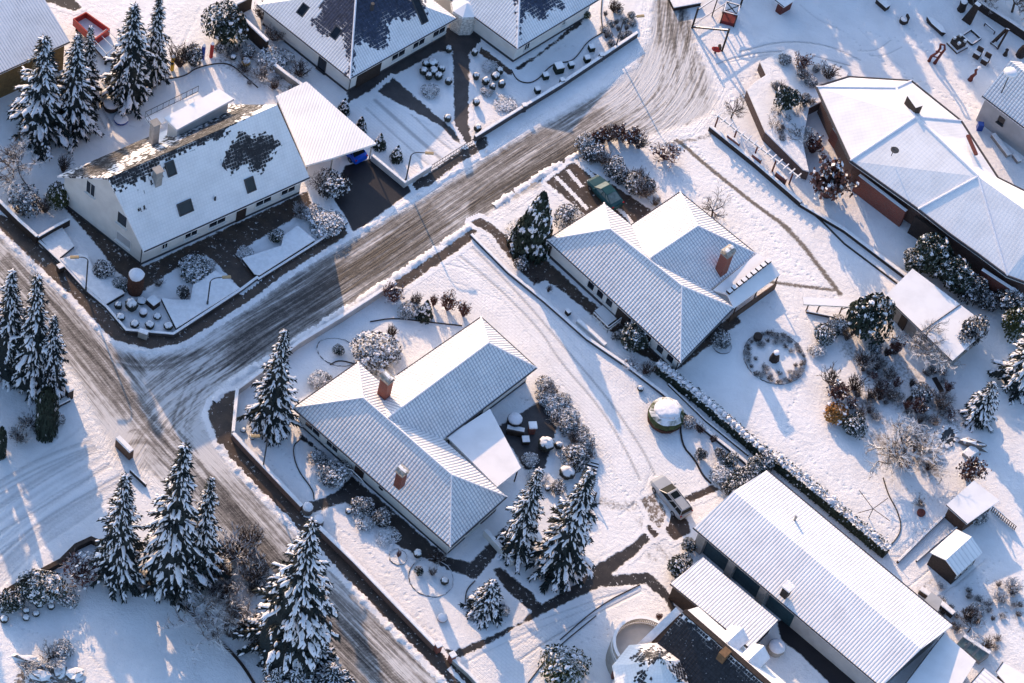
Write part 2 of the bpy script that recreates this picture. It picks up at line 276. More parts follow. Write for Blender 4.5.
# ---------------------------------------------------------------- objects
WL = {}                                            # object -> world location of its origin
def setp(o, label=None, cat=None, group=None, kind=None):
    if label: o['label'] = label
    if cat: o['category'] = cat
    if group: o['group'] = group
    if kind: o['kind'] = kind
def link(o, parent=None, loc=(0, 0, 0)):
    COL.objects.link(o); loc = Vector(loc)
    if parent is not None:
        o.parent = parent; o.location = loc - WL[parent]
    else: o.location = loc
    WL[o] = loc; return o
def thing(name, label, cat, loc, group=None):
    o = bpy.data.objects.new(name, None); o.empty_display_size = 0.3; setp(o, label, cat, group); return link(o, None, loc)
class MB:
    def __init__(s): s.v = []; s.f = []; s.mi = []
    def add(s, vs, fs, mi=0):
        b = len(s.v); s.v += [tuple(map(float, p)) for p in vs]; s.f += [tuple(b + i for i in f) for f in fs]; s.mi += [mi] * len(fs); return s
    def prism(s, bot, top, mi=0, caps=(1, 1)):
        n = len(bot); fs = [(i, (i + 1) % n, n + (i + 1) % n, n + i) for i in range(n)]
        if caps[1]: fs.append(tuple(range(n, 2 * n)))
        if caps[0]: fs.append(tuple(reversed(range(n))))
        return s.add(list(bot) + list(top), fs, mi)
    def ext(s, pts, z0, z1, mi=0):
        """upright prism on plan points (made counter-clockwise)"""
        pts = [(p[0], p[1]) for p in pts]
        if sum(pts[i][0] * pts[(i + 1) % len(pts)][1] - pts[(i + 1) % len(pts)][0] * pts[i][1] for i in range(len(pts))) < 0: pts = pts[::-1]
        return s.prism([(x, y, z0) for x, y in pts], [(x, y, z1) for x, y in pts], mi)
    def box(s, c, d, rz=0, mi=0, tilt=None):
        c = Vector(c); hx, hy, hz = d[0] / 2, d[1] / 2, d[2] / 2; ca, sa = math.cos(rz), math.sin(rz)
        q = [(x * ca - y * sa, x * sa + y * ca, z) for z in (-hz, hz) for x, y in ((-hx, -hy), (hx, -hy), (hx, hy), (-hx, hy))]
        return s.prism([c + Vector(p) for p in q[:4]], [c + Vector(p) for p in q[4:]], mi)
    def beam(s, a, b, w, h, mi=0):
        """rectangular bar from a to b, w wide and h high"""
        a, b = Vector(a), Vector(b); d = (b - a).normalized(); x = d.cross(Vector((0, 0, 1)))
        if x.length < 1e-3: x = Vector((1, 0, 0))
        x.normalize(); y = x.cross(d); x *= w / 2; y *= h / 2
        return s.prism([a - x - y, a + x - y, a + x + y, a - x + y], [b - x - y, b + x - y, b + x + y, b - x + y], mi)
    def tube(s, pts, r, n=6, mi=0):
        pts = [Vector(p) for p in pts]; rs = r if isinstance(r, (list, tuple)) else [r] * len(pts); vs = []; fs = []
        for i, p in enumerate(pts):
            d = (pts[min(i + 1, len(pts) - 1)] - pts[max(i - 1, 0)]).normalized(); x = d.cross(Vector((0.31, 0.2, 0.93)))
            if x.length < 1e-3: x = Vector((1, 0, 0))
            x.normalize(); y = d.cross(x)
            vs += [p + (x * math.cos(6.28319 * k / n) + y * math.sin(6.28319 * k / n)) * rs[i] for k in range(n)]
        for i in range(len(pts) - 1):
            fs += [(i * n + k, i * n + (k + 1) % n, (i + 1) * n + (k + 1) % n, (i + 1) * n + k) for k in range(n)]
        fs += [tuple(reversed(range(n))), tuple(range((len(pts) - 1) * n, len(pts) * n))]
        return s.add(vs, fs, mi)
    def lathe(s, c, prof, n=16, mi=0, jit=0.0, sx=1.0, sy=1.0, rz=0.0):
        """profile of (radius, z), closed at both ends"""
        c = Vector(c); vs = []; fs = []; ca, sa = math.cos(rz), math.sin(rz)
        for r, z in prof:
            for k in range(n):
                a = 6.28319 * k / n; q = r * (1 + rnd.uniform(-jit, jit)); x, y = q * math.cos(a) * sx, q * math.sin(a) * sy
                vs.append(c + Vector((x * ca - y * sa, x * sa + y * ca, z + rnd.uniform(-jit, jit) * r * 0.4)))
        for i in range(len(prof) - 1):
            fs += [(i * n + k, i * n + (k + 1) % n, (i + 1) * n + (k + 1) % n, (i + 1) * n + k) for k in range(n)]
        fs += [tuple(reversed(range(n))), tuple(range((len(prof) - 1) * n, len(prof) * n))]
        return s.add(vs, fs, mi)
    def blob(s, c, r, jit=0.15, n=8, m=5, mi=0):
        c = Vector(c); r = r if isinstance(r, (tuple, list)) else (r, r, r)
        pr = [(max(0.05, math.sin(math.pi * i / m)), -math.cos(math.pi * i / m)) for i in range(m + 1)]; vs = []; fs = []
        for q, z in pr:
            for k in range(n):
                a = 6.28319 * (k + 0.5 * rnd.random()) / n; w = 1 + rnd.uniform(-jit, jit); vs.append(c + Vector((q * math.cos(a) * r[0] * w, q * math.sin(a) * r[1] * w, z * r[2] * w)))
        for i in range(m): fs += [(i * n + k, i * n + (k + 1) % n, (i + 1) * n + (k + 1) % n, (i + 1) * n + k) for k in range(n)]
        fs += [tuple(reversed(range(n))), tuple(range(m * n, (m + 1) * n))]
        return s.add(vs, fs, mi)
    def slab(s, faces, th=0.22, mi=0):
        """roof shell: the given upper faces (point lists) with thickness th downward"""
        idx = {}; vs = []
        def k(p):
            q = (round(p[0], 2), round(p[1], 2), round(p[2], 2))
            if q not in idx: idx[q] = len(vs); vs.append(Vector(p))
            return idx[q]
        F = []
        for f in faces:
            nrm = Vector((0, 0, 0)); f = [Vector(p) for p in f]
            for i in range(1, len(f) - 1): nrm += (f[i] - f[0]).cross(f[i + 1] - f[0])
            if nrm.z < 0: f = f[::-1]
            F.append([k(p) for p in f])
        n = len(vs); ed = {}
        for f in F:
            for i in range(len(f)): ed[(f[i], f[(i + 1) % len(f)])] = 1
        fs = [tuple(f) for f in F] + [tuple(n + i for i in reversed(f)) for f in F]
        fs += [(a, n + a, n + b, b) for (a, b) in ed if (b, a) not in ed]
        return s.add(vs + [v - Vector((0, 0, th)) for v in vs], fs, mi)
    def build(s, name, mat, parent=None, loc=None, label=None, cat=None, group=None, kind=None, smooth=False, bevel=0, uv=True, cut=None):
        mats = mat if isinstance(mat, (list, tuple)) else [mat]
        if loc is None: loc = WL[parent] if parent is not None else Vector((0, 0, 0))
        loc = Vector(loc)
        me = bpy.data.meshes.new(name); me.from_pydata([tuple(Vector(p) - loc) for p in s.v], [], s.f)
        for m in mats: me.materials.append(M[m])
        if len(mats) > 1: me.polygons.foreach_set('material_index', s.mi)
        bm = bmesh.new(); bm.from_mesh(me)
        if len(s.f) < 4000: bmesh.ops.recalc_face_normals(bm, faces=bm.faces)
        if cut:
            P = [v.co for v in bm.verts]
            for ax in (0, 1):
                lo, hi = min(p[ax] for p in P), max(p[ax] for p in P); q = lo + cut
                while q < hi:
                    no = [0, 0, 0]; no[ax] = 1; co = [0, 0, 0]; co[ax] = q
                    bmesh.ops.bisect_plane(bm, geom=bm.verts[:] + bm.edges[:] + bm.faces[:], plane_co=co, plane_no=no); q += cut
        if bevel: bmesh.ops.bevel(bm, geom=bm.edges[:], offset=bevel, segments=2, affect='EDGES', profile=0.6)
        if uv:
            lay = bm.loops.layers.uv.new('UVMap'); Z = Vector((0, 0, 1))
            for f in bm.faces:
                n = f.normal; u = Z.cross(n)
                if u.length < 0.02: u = Vector((1, 0, 0))
                u.normalize(); w = n.cross(u)
                for lp in f.loops: co = lp.vert.co + loc; lp[lay].uv = (co.dot(u), co.dot(w))
        bm.to_mesh(me); bm.free()
        if smooth: me.polygons.foreach_set('use_smooth', [True] * len(me.polygons))
        o = bpy.data.objects.new(name, me); setp(o, label, cat, group, kind); return link(o, parent, loc)
def inset(pts, d):
    """plan polygon moved inward by d"""
    P = [Vector((p[0], p[1])) for p in pts]; n = len(P)
    if sum(P[i].x * P[(i + 1) % n].y - P[(i + 1) % n].x * P[i].y for i in range(n)) < 0: P = P[::-1]
    out = []
    for i in range(n):
        a, b, c = P[i - 1], P[i], P[(i + 1) % n]; e1 = (b - a).normalized(); e2 = (c - b).normalized()
        n1 = Vector((-e1.y, e1.x)); n2 = Vector((-e2.y, e2.x)); k = max(0.25, 1 + n1.dot(n2)); out.append(b + (n1 + n2) * (d / k))
    return out
def window(parent, a, b, t, w, z0, h, fr='frame_white', off=0.0, glass='glass_dark', cross=1, name='window', sill=True):
    """window in the wall from plan point a to b (wall face on the right of a->b looking out), centre t metres from a"""
    a, b = Vector((a[0], a[1], 0)), Vector((b[0], b[1], 0)); d = (b - a).normalized(); n = Vector((d.y, -d.x, 0)); c = a + d * t + n * off; Z = Vector((0, 0, 1)); rz = math.atan2(d.y, d.x)
    m = MB(); T = 0.07
    zc = z0 + h / 2
    for s_ in (-1, 1): m.box(c + d * s_ * (w / 2 - T / 2) + Z * zc, (T, 0.12, h), rz)
    for zz in (z0 + T / 2, z0 + h - T / 2): m.box(c + Z * zz, (w - 2 * T, 0.12, T), rz)
    for k in range(1, cross + 1): m.box(c + d * (-w / 2 + w * k / (cross + 1)) + Z * zc, (T * 0.8, 0.1, h - 2 * T), rz)
    if sill: m.box(c + n * 0.1 + Z * (z0 - 0.04), (w + 0.16, 0.26, 0.05), rz)
    f = m.build(name, fr, parent)
    MB().box(c + Z * zc, (w - 2 * T, 0.05, h - 2 * T), rz).build('pane', glass, f)
    return f
def gutter(parent, pts, r=0.07):
    m = MB()
    for a, b in zip(pts[:-1], pts[1:]): m.tube([Vector(a), Vector(b)], r, 6)
    return m.build('gutter', 'gutter', parent, uv=False)
def bare_attr(o, polys, scale=1 / 10.2):
    """which tiles have lost their snow: signed distance to the outline of each bare patch"""
    W = np.array([tuple(v.co + WL[o]) for v in o.data.vertices]); q = PX(W); best = np.full(len(q), -9.0)
    for p in polys: best = np.maximum(best, sdist(q, p) * scale)
    a = o.data.attributes.new('bare', 'FLOAT', 'POINT'); a.data.foreach_set('value', best.astype(np.float32))
def grid(name, mat, inside, x0, x1, y0, y1, res, z, attrs, label=None, kind='structure', cat=None):
    """a fine sheet over the cells where inside(P) > 0, with per-vertex values"""
    nx, ny = int((x1 - x0) / res) + 1, int((y1 - y0) / res) + 1
    X, Y = np.meshgrid(x0 + np.arange(nx + 1) * res, y0 + np.arange(ny + 1) * res); P = np.stack([X.ravel(), Y.ravel()], 1)
    keep = inside(P) > 0 if inside else np.ones(len(P), bool)
    I = np.arange(len(P)).reshape(ny + 1, nx + 1); q = np.stack([I[:-1, :-1], I[:-1, 1:], I[1:, 1:], I[1:, :-1]], -1).reshape(-1, 4)
    q = q[keep[q].all(1)]; used = np.unique(q); mp = np.full(len(P), -1); mp[used] = np.arange(len(used)); q = mp[q]; P = P[used]
    me = bpy.data.meshes.new(name); n, f = len(P), len(q)
    me.vertices.add(n); me.loops.add(4 * f); me.polygons.add(f)
    me.vertices.foreach_set('co', np.concatenate([P, np.full((n, 1), z)], 1).astype(np.float32).ravel())
    me.loops.foreach_set('vertex_index', q.astype(np.int32).ravel()); me.polygons.foreach_set('loop_start', np.arange(0, 4 * f, 4, dtype=np.int32))
    me.update(calc_edges=True); me.materials.append(M[mat])
    for k, v in attrs(P).items():
        a = me.attributes.new(k, 'FLOAT', 'POINT'); a.data.foreach_set('value', v.astype(np.float32))
    o = bpy.data.objects.new(name, me); setp(o, label, cat, None, kind); return link(o)
def patch(name, px, mat, z, res=0.2, margin=0.6, holes=()):
    W = GA(px)[:, :2]; f = lambda P: sdist(P, W)
    lo, hi = W.min(0) - margin - res, W.max(0) + margin + res
    return grid(name, mat, lambda P: f(P) + margin, lo[0], hi[0], lo[1], hi[1], res, z, lambda P: {'edge': f(P)})

# ---------------------------------------------------------------- ground, roads, paths
TRK = [  # driven, trodden and other dark lines in the snow: points, half width m, strength
 ([(452, 250), (490, 280), (541, 330), (559, 361), (600, 407), (626, 450), (640, 480)], .16, .9),
 ([(470, 245), (520, 295), (564, 347), (608, 398), (643, 450), (655, 475)], .16, .9),
 ([(445, 253), (480, 275), (520, 320), (560, 380), (600, 440), (618, 480)], .12, .5), ([(460, 243), (500, 265), (540, 300), (590, 365)], .12, .5),
 ([(425, 262), (470, 268), (515, 298)], .12, .5), ([(430, 275), (462, 285), (500, 300)], .1, .4),
 ([(0, 532), (60, 497), (124, 455)], .18, .7), ([(0, 550), (50, 519), (103, 489)], .14, .6), ([(0, 505), (60, 470), (110, 440)], .25, .35),  # first two: thin dark lines across the side street
 ([(0, 480), (60, 445), (90, 420)], .3, .4), ([(20, 560), (80, 520), (120, 490)], .3, .5), ([(0, 570), (60, 535), (110, 500)], .2, .5), ([(60, 475), (80, 462), (125, 445)], .25, .3),
 ([(640, 560), (655, 515), (666, 500)], .2, .5), ([(620, 515), (640, 500), (652, 470)], .15, .4),
 ([(75, 640), (90, 655), (108, 673), (118, 683)], .14, .5),
 ([(800, 5), (818, 20), (840, 30)], .2, .5), ([(740, 52), (780, 41), (825, 44), (860, 60)], .14, .8), ([(690, 75), (740, 55), (790, 50), (850, 66)], .14, .8), ([(700, 68), (730, 62), (770, 55)], .12, .5),
 ([(858, 51), (877, 51), (891, 40)], .13, .6), ([(870, 56), (885, 56), (902, 47)], .13, .6), ([(860, 30), (885, 55), (905, 70)], .2, .4),
 ([(738, 330), (760, 250), (775, 215)], .08, .2), ([(660, 165), (700, 130), (712, 118)], .1, .3),
 ([(455, 668), (520, 635), (600, 605)], .14, .5), ([(520, 660), (560, 632), (640, 592)], .12, .8), ([(540, 620), (590, 602), (630, 590)], .14, .6), ([(510, 650), (560, 620), (600, 600)], .12, .4),
 ([(335, 525), (360, 545), (390, 575)], .1, .4), ([(350, 560), (380, 590), (430, 635)], .1, .4), ([(370, 545), (400, 560)], .08, .5),
 ([(925, 605), (950, 590), (985, 560)], .12, .6), ([(905, 590), (930, 570), (948, 552)], .1, .6),
 ([(375, 100), (430, 150), (452, 168)], .3, .9), ([(390, 92), (432, 135), (462, 158)], .18, .8), ([(366, 108), (400, 140), (440, 175)], .2, .7),
 ([(160, 20), (120, 60), (90, 90)], .2, .4), ([(200, 10), (180, 50), (150, 80)], .2, .3), ([(92, 105), (98, 115), (105, 128)], .15, .9), ([(98, 100), (104, 112), (112, 126)], .15, .9),
]
DIRT = [([(650, 150), (668, 143), (700, 139), (716, 132)], .5, .6), ([(672, 138), (681, 143), (701, 161), (733, 187), (756, 205), (789, 229)], .33, .95), ([(778, 220), (803, 245), (814, 260), (840, 294)], .42, .85),
 ([(771, 282), (800, 286), (833, 290)], .35, .8), ([(575, 493), (600, 502), (625, 508), (650, 500), (668, 520)], 1.0, .55), ([(640, 520), (655, 545), (672, 560)], .9, .5), ([(648, 555), (655, 560)], .7, .5),
 ([(560, 600), (600, 575), (640, 560)], 1.0, .3), ([(868, 455), (885, 440)], .6, .4), ([(918, 590), (950, 568)], .4, .5),
 ([(872, 350), (895, 375), (925, 395)], .9, .45), ([(900, 420), (940, 440), (950, 460)], 1.0, .4), ([(850, 380), (865, 400)], .8, .35),
 ([(0, 175), (20, 195), (50, 215)], 1.2, .4), ([(222, 60), (262, 80), (300, 95)], 1.5, .55), ([(232, 30), (250, 50), (290, 70)], 1.2, .5), ([(700, 445), (730, 470), (757, 485)], .8, .4),
 ([(525, 400), (560, 430), (585, 460)], 1.1, .45), ([(100, 560), (150, 585), (190, 595)], 1.6, .75), ([(185, 565), (225, 590), (260, 640), (300, 670)], 1.6, .6), ([(990, 560), (1000, 590), (1024, 610)], .8, .3), ([(985, 596), (1005, 612), (1030, 632)], .22, .5), ([(978, 602), (998, 618), (1024, 640)], .22, .5), ([(992, 590), (1010, 604), (1030, 618)], .22, .5), ([(880, 440), (905, 455), (935, 470)], 2.2, .62), ([(840, 390), (870, 410), (905, 440)], 1.6, .5), ([(850, 350), (875, 370), (900, 400), (925, 430)], 2.0, .55), ([(900, 365), (930, 400), (955, 425)], 1.8, .55), ([(940, 500), (905, 490), (880, 470)], 1.5, .42), ([(985, 585), (1010, 605), (1030, 640)], 1.8, .42), ([(925, 600), (950, 615), (975, 640)], 1.0, .42), ([(778, 75), (800, 95), (790, 130)], 1.0, .3), ([(985, 620), (1005, 640), (1024, 655)], .7, .35)]
_q0 = random.Random(21)
for k in range(26):
    o_ = _q0.uniform(0, 1); y0_, y1_ = 478 + 116 * o_, 432 + 58 * o_; TRK.append(([(-10, y0_ + 8), (45, y0_ * .5 + y1_ * .5 + _q0.uniform(-4, 4)), (100 + _q0.uniform(0, 30), y1_)], _q0.uniform(.1, .4), _q0.uniform(.35, .75)))
TRKW = [(smooth(GA(l)[:, :2], 2), w, s) for l, w, s in TRK]; DIRTW = [(smooth(GA(l)[:, :2], 2), w, s) for l, w, s in DIRT]
def field(P, lines):
    out = np.zeros(len(P))
    for l, w, s in lines:
        lo, hi = l.min(0) - 4 * w, l.max(0) + 4 * w; m = (P[:, 0] > lo[0]) & (P[:, 0] < hi[0]) & (P[:, 1] > lo[1]) & (P[:, 1] < hi[1])
        if m.any(): d = ldist(P[m], l)[0]; out[m] = np.maximum(out[m], s * np.exp(-(d / w) ** 2))
    return out
STEPS = [[(690, 140), (740, 205), (790, 260), (835, 300)], [(700, 235), (740, 250), (775, 270), (800, 275)], [(640, 160), (690, 180), (740, 240)], [(660, 130), (700, 150), (730, 200), (780, 240)], [(760, 300), (790, 320), (830, 315)], [(800, 390), (780, 430), (820, 470), (870, 500)], [(690, 395), (760, 440), (820, 480), (860, 540)], [(340, 530), (372, 552), (400, 590), (440, 640)], [(355, 520), (385, 545), (420, 600)], [(500, 640), (560, 640), (600, 620)], [(520, 660), (560, 655), (610, 630)], [(880, 520), (910, 540), (930, 520)], [(900, 600), (950, 600), (1000, 560)], [(930, 625), (980, 610), (1020, 580)], [(720, 100), (735, 85), (760, 70)], [(690, 90), (720, 110), (740, 95)], [(820, 15), (880, 60), (930, 90), (980, 110)], [(900, 15), (940, 70), (970, 95)], [(860, 30), (900, 40), (950, 60), (1000, 70)], [(70, 630), (100, 665), (118, 683)], [(20, 630), (60, 640), (90, 620)], [(250, 420), (262, 450), (290, 490)], [(450, 300), (420, 330), (400, 350)], [(130, 125), (160, 130), (190, 110)], [(560, 520), (580, 540), (600, 530)], [(520, 60), (550, 50), (575, 45)], [(560, 380), (590, 440), (630, 500)], [(700, 60), (720, 75), (730, 110)], [(300, 480), (290, 460), (275, 445)], [(845, 560), (880, 545), (905, 520)]]
_q = random.Random(8); FT = []
for l_ in STEPS:
    l_ = smooth(GA(l_)[:, :2], 2); L_ = np.cumsum([0] + [np.hypot(*(b - a)) for a, b in zip(l_[:-1], l_[1:])])
    for k, s in enumerate(np.arange(0, L_[-1], .62)):
        p = np.array([np.interp(s, L_, l_[:, 0]), np.interp(s, L_, l_[:, 1])]); FT.append(p + np.array([_q.gauss(0, .16), _q.gauss(0, .16)]))
FT = np.array(FT)
def steps(P):
    out = np.zeros(len(P)); o = np.argsort(P[:, 1]); ys = P[o, 1]
    for p in FT:
        i0, i1 = np.searchsorted(ys, (p[1] - .5, p[1] + .5)); j = o[i0:i1]; j = j[np.abs(P[j, 0] - p[0]) < .5]; out[j] = np.maximum(out[j], .65 * np.exp(-((P[j] - p) ** 2).sum(1) / .15 ** 2))
    return out
PAV = [GA(p)[:, :2] for p in ([(400, 290), (470, 243), (520, 286), (600, 350), (662, 402), (690, 470), (710, 486), (660, 500), (590, 495), (588, 440), (545, 375), (480, 315), (430, 300)], [(462, 660), (520, 632), (600, 592), (640, 590), (596, 612), (545, 655), (520, 690), (480, 690)], [(352, 106), (376, 92), (455, 143), (430, 165), (404, 183), (366, 150)])]
def pav(P):
    out = np.zeros(len(P))
    for w in PAV: out = np.maximum(out, np.clip(sdist(P, w) * 1.5, 0, 1))
    return out
grid('ground', 'ground_snow', None, -66, 62, -56, 70, 0.17, 0.0, lambda P: {'trk': np.maximum(field(P, TRKW), steps(P)), 'dirt': field(P, DIRTW), 'pav': pav(P)}, 'snow covered ground')
def bank(px, w, h, seed, off=0.0):
    l_ = smooth(GA(px)[:, :2], 2); L_ = np.cumsum([0] + [np.hypot(*(b - a)) for a, b in zip(l_[:-1], l_[1:])]); s = np.arange(0, L_[-1], .22); q = random.Random(seed)
    P = np.stack([np.interp(s, L_, l_[:, 0]), np.interp(s, L_, l_[:, 1])], 1); T = np.gradient(P, axis=0); T /= np.linalg.norm(T, axis=1)[:, None]; N = np.stack([-T[:, 1], T[:, 0]], 1); v = []; f = []; K = 7
    for i in range(len(P)):
        ww, hh = w * q.uniform(.7, 1.35), h * (.55 + .45 * math.sin(s[i] * 1.9 + seed) * math.sin(s[i] * .77)) * q.uniform(.5, 1.4)
        for k in range(K): t = k / (K - 1) * 2 - 1; z = -.03 + max(0, (1 - t * t)) * hh * q.uniform(.7, 1.3); p = P[i] + N[i] * (off + t * ww / 2); v.append((p[0], p[1], z))
    for i in range(len(P) - 1): f += [(i * K + k, (i + 1) * K + k, (i + 1) * K + k + 1, i * K + k + 1) for k in range(K - 1)]
    m = MB(); m.v = v; m.f = f; m.mi = [0] * len(f); m.build('snow_bank', 'bank_snow', kind='structure', smooth=True)
plain('bank_snow', SNOW, 0.75, 0.1, 2.5, bump=0.08)
m = MB().add([(-900, -900, -.02), (900, -900, -.02), (900, 900, -.02), (-900, 900, -.02)], [(0, 1, 2, 3)])
m.build('terrain', 'ground_snow', kind='structure')

ROAD = [(-60, 160), (0, 232), (47, 277), (70, 297), (105, 334), (120, 347), (149, 353), (180, 347), (193, 340), (254, 301), (282, 278), (350, 237), (420, 197), (490, 152), (560, 112), (610, 82), (634, 62), (646, 40), (651, 0), (652, -60),
 (690, -60), (692, 10), (700, 50), (716, 80), (722, 100), (714, 117), (690, 128), (660, 137), (620, 143), (600, 150), (585, 160), (560, 178), (500, 210), (450, 245), (395, 280), (345, 312), (300, 340), (270, 360), (245, 374), (225, 387), (213, 400), (205, 415), (210, 430), (218, 444), (237, 470), (283, 516), (340, 575), (393, 628), (447, 683), (500, 740),
 (405, 745), (350, 690), (330, 660), (270, 600), (215, 545), (180, 505), (150, 478), (128, 470), (112, 455), (95, 430), (88, 415), (75, 383), (60, 363), (30, 330), (-60, 240)]
ROADW = GA(ROAD)[:, :2]
CA = GA([(-60, 205), (0, 260), (50, 315), (95, 370), (140, 425), (190, 480), (270, 570), (340, 640), (440, 740)])[:, :2]
CB = smooth(GA([(120, 470), (150, 420), (185, 390), (225, 366), (270, 335), (320, 305), (400, 252), (470, 205), (540, 160), (600, 122), (640, 95), (662, 55), (670, 0), (670, -60)])[:, :2], 2)
RT = []
def lane(px, w=.17, s=1.0): RT.append((smooth(GA(px)[:, :2], 3), w, s))
_r = random.Random(3)
for k in range(9):                                  # cars turning from the cross street into the main one, both ways
    o_ = _r.uniform(-9, 9); lane([(440 + o_, 214 + o_), (330, 290 + o_), (235 + o_, 352 + o_), (190 + o_, 395 + o_), (178 + o_, 440), (215 + o_, 500), (270 + o_, 560)], .15, _r.uniform(.5, 1))
for k in range(9):
    o_ = _r.uniform(-10, 10); lane([(400 + o_, 240 + o_), (300, 300 + o_), (225, 345 + o_ * .7), (160, 365 + o_), (110, 360 + o_), (70 + o_, 320 + o_), (20 + o_, 270 + o_)], .15, _r.uniform(.4, .9))
for k in range(10):
    o_ = _r.uniform(-9, 9); lane([(0 + o_, 262 - o_), (60 + o_, 325 - o_), (120 + o_, 395 - o_), (190 + o_, 475 - o_), (300 + o_, 595 - o_), (420 + o_, 715 - o_)], .15, _r.uniform(.5, 1))
for k in range(7):
    o_ = _r.uniform(-12, 12); lane([(60 + o_, 470 + o_), (110 + o_, 445), (150, 432 + o_), (190 + o_, 460), (240 + o_, 520), (300, 590 + o_)], .14, _r.uniform(.3, .8))
for k in range(16):                                 # the bend at the top
    o_ = k * 3.0 + _r.uniform(-1.5, 1.5); lane([(656 + o_ * .6, -40), (658 + o_ * .65, 20), (661 + o_ * .95, 60), (660 + o_ * 1.05, 88 + o_ * .25), (640 + o_ * .7, 108 + o_ * .45), (600, 130 + o_ * .4), (540, 160 + o_ * .3), (470, 200 + o_ * .3)], .13, _r.uniform(.5, 1.1))
for k in range(5):
    o_ = _r.uniform(-3, 3); lane([(640 + o_, 140), (680, 128 + o_), (704 + o_, 112), (706 + o_, 96), (690 + o_, 78)], .13, .8)
AMT = np.array([(0, 262, .34), (70, 335, .42), (120, 395, .42), (170, 380, .34), (150, 440, .36), (105, 445, -.25), (200, 350, .3), (250, 340, .62), (330, 280, .66), (400, 245, .62), (470, 200, .6), (540, 160, .6), (590, 125, .55), (630, 100, .22), (655, 70, .1), (670, 20, .35), (700, 100, -.02), (650, 125, .05), (220, 520, .44), (300, 600, .42), (350, 640, .5), (420, 690, .35), (200, 430, .12), (212, 405, .0)])
def road_attrs(P):
    px = PX(np.concatenate([P, np.zeros((len(P), 1))], 1)); w = 1 / (((px[:, None, :] - AMT[None, :, :2]) ** 2).sum(2) + 300); amt = (w ** 2 * AMT[None, :, 2]).sum(1) / (w ** 2).sum(1)
    dA, sA, lA = ldist(P, CA); dB, sB, lB = ldist(P, CB); m = dA < dB + .3
    wA = np.clip((dB - dA) / 2.4 + .5, 0, 1)
    return {'edge': sdist(P, ROADW), 'acrossA': sA, 'alongA': lA, 'acrossB': sB + 31.7, 'alongB': lB + 57.0, 'wA': wA * wA * (3 - 2 * wA), 'amt': amt, 'trk': field(P, RT)}
grid('road', 'road_slush', lambda P: sdist(P, ROADW) + 1.0, -66, 62, -56, 70, 0.2, 0.008, road_attrs)

bank([(214, 402), (226, 386), (246, 372), (270, 358), (300, 338), (345, 310), (395, 277), (452, 238), (470, 226)], .9, .28, 1); bank([(219, 446), (237, 470), (283, 517), (340, 576), (393, 630), (447, 686)], .9, .26, 2)
bank([(0, 233), (47, 278), (70, 299), (104, 335), (120, 347), (149, 353), (180, 347), (194, 340), (254, 301), (282, 279), (350, 237)], .7, .2, 3); bank([(352, 236), (420, 195), (488, 151)], .7, .2, 4); bank([(494, 206), (545, 172), (570, 158), (584, 152)], .9, .24, 5); bank([(449, 668), (470, 690)], .6, .2, 6)
# cleared pavements and paths (dark, wet)
patch('pavement', [(-20, 205), (17, 221), (36, 240), (60, 263), (86, 291), (105, 308), (125, 331), (173, 335), (240, 291), (258, 278), (317, 241), (347, 221), (352, 233), (282, 277), (254, 299), (193, 338), (180, 344), (149, 350), (112, 340), (70, 295), (47, 275), (0, 230), (-20, 222)], 'brown_paving', 0.016)
patch('pavement', [(217, 443), (212, 428), (206, 414), (213, 400), (228, 391), (236, 390), (233, 434), (300, 506), (309, 517), (347, 555), (437, 649), (449, 657), (486, 692), (470, 706), (447, 682), (393, 627), (340, 573), (283, 514), (237, 468)], 'brown_paving', 0.016)
patch('pavement', [(392, 282), (391, 284), (402, 290), (470, 243), (478, 232), (484, 228), (476, 224), (468, 231), (430, 257)], 'brown_paving', 0.016)
patch('pavement', [(408, 184), (413, 192), (430, 186), (462, 162), (490, 146), (487, 137), (478, 136), (452, 156), (430, 172)], 'wet_paving', 0.016)
patch('driveway', [(345, 165), (372, 158), (408, 184), (412, 192), (366, 226), (352, 233), (347, 221), (330, 195)], 'dark_drive', 0.024)
patch('house_path', [(62, 206), (72, 200), (143, 266), (308, 190), (313, 207), (286, 224), (236, 254), (259, 277), (241, 291), (214, 262), (205, 256), (178, 268), (143, 292), (118, 274), (98, 248)], 'brown_paving', 0.024)
patch('forecourt', [(347, 104), (347, 81), (386, 65), (442, 30), (454, 25), (474, 26), (482, 33), (481, 47), (470, 52), (469, 123), (472, 141), (463, 146), (454, 130), (452, 52), (438, 52), (393, 77), (373, 90)], 'grey_cobbles', 0.02)
patch('forecourt', [(376, 92), (393, 77), (445, 122), (454, 130), (463, 146), (455, 142), (440, 126)], 'grey_cobbles', 0.028)
patch('house_path', [(481, 46), (513, 71), (512, 77), (500, 70), (478, 53)], 'brown_paving', 0.028)
patch('house_path', [(512, 69), (516, 73), (582, 25), (584, 18), (578, 20), (540, 52)], 'wet_paving', 0.02)
patch('house_path', [(469, 222), (492, 236), (505, 254), (534, 286), (545, 281), (560, 290), (635, 352), (668, 370), (676, 372), (742, 322), (736, 312), (680, 352), (672, 362), (590, 300), (550, 262), (520, 246), (490, 222), (480, 217)], 'brown_paving', 0.024)
patch('driveway', [(545, 182), (572, 162), (588, 168), (655, 212), (645, 228), (612, 232), (588, 218)], 'brown_paving', 0.024)
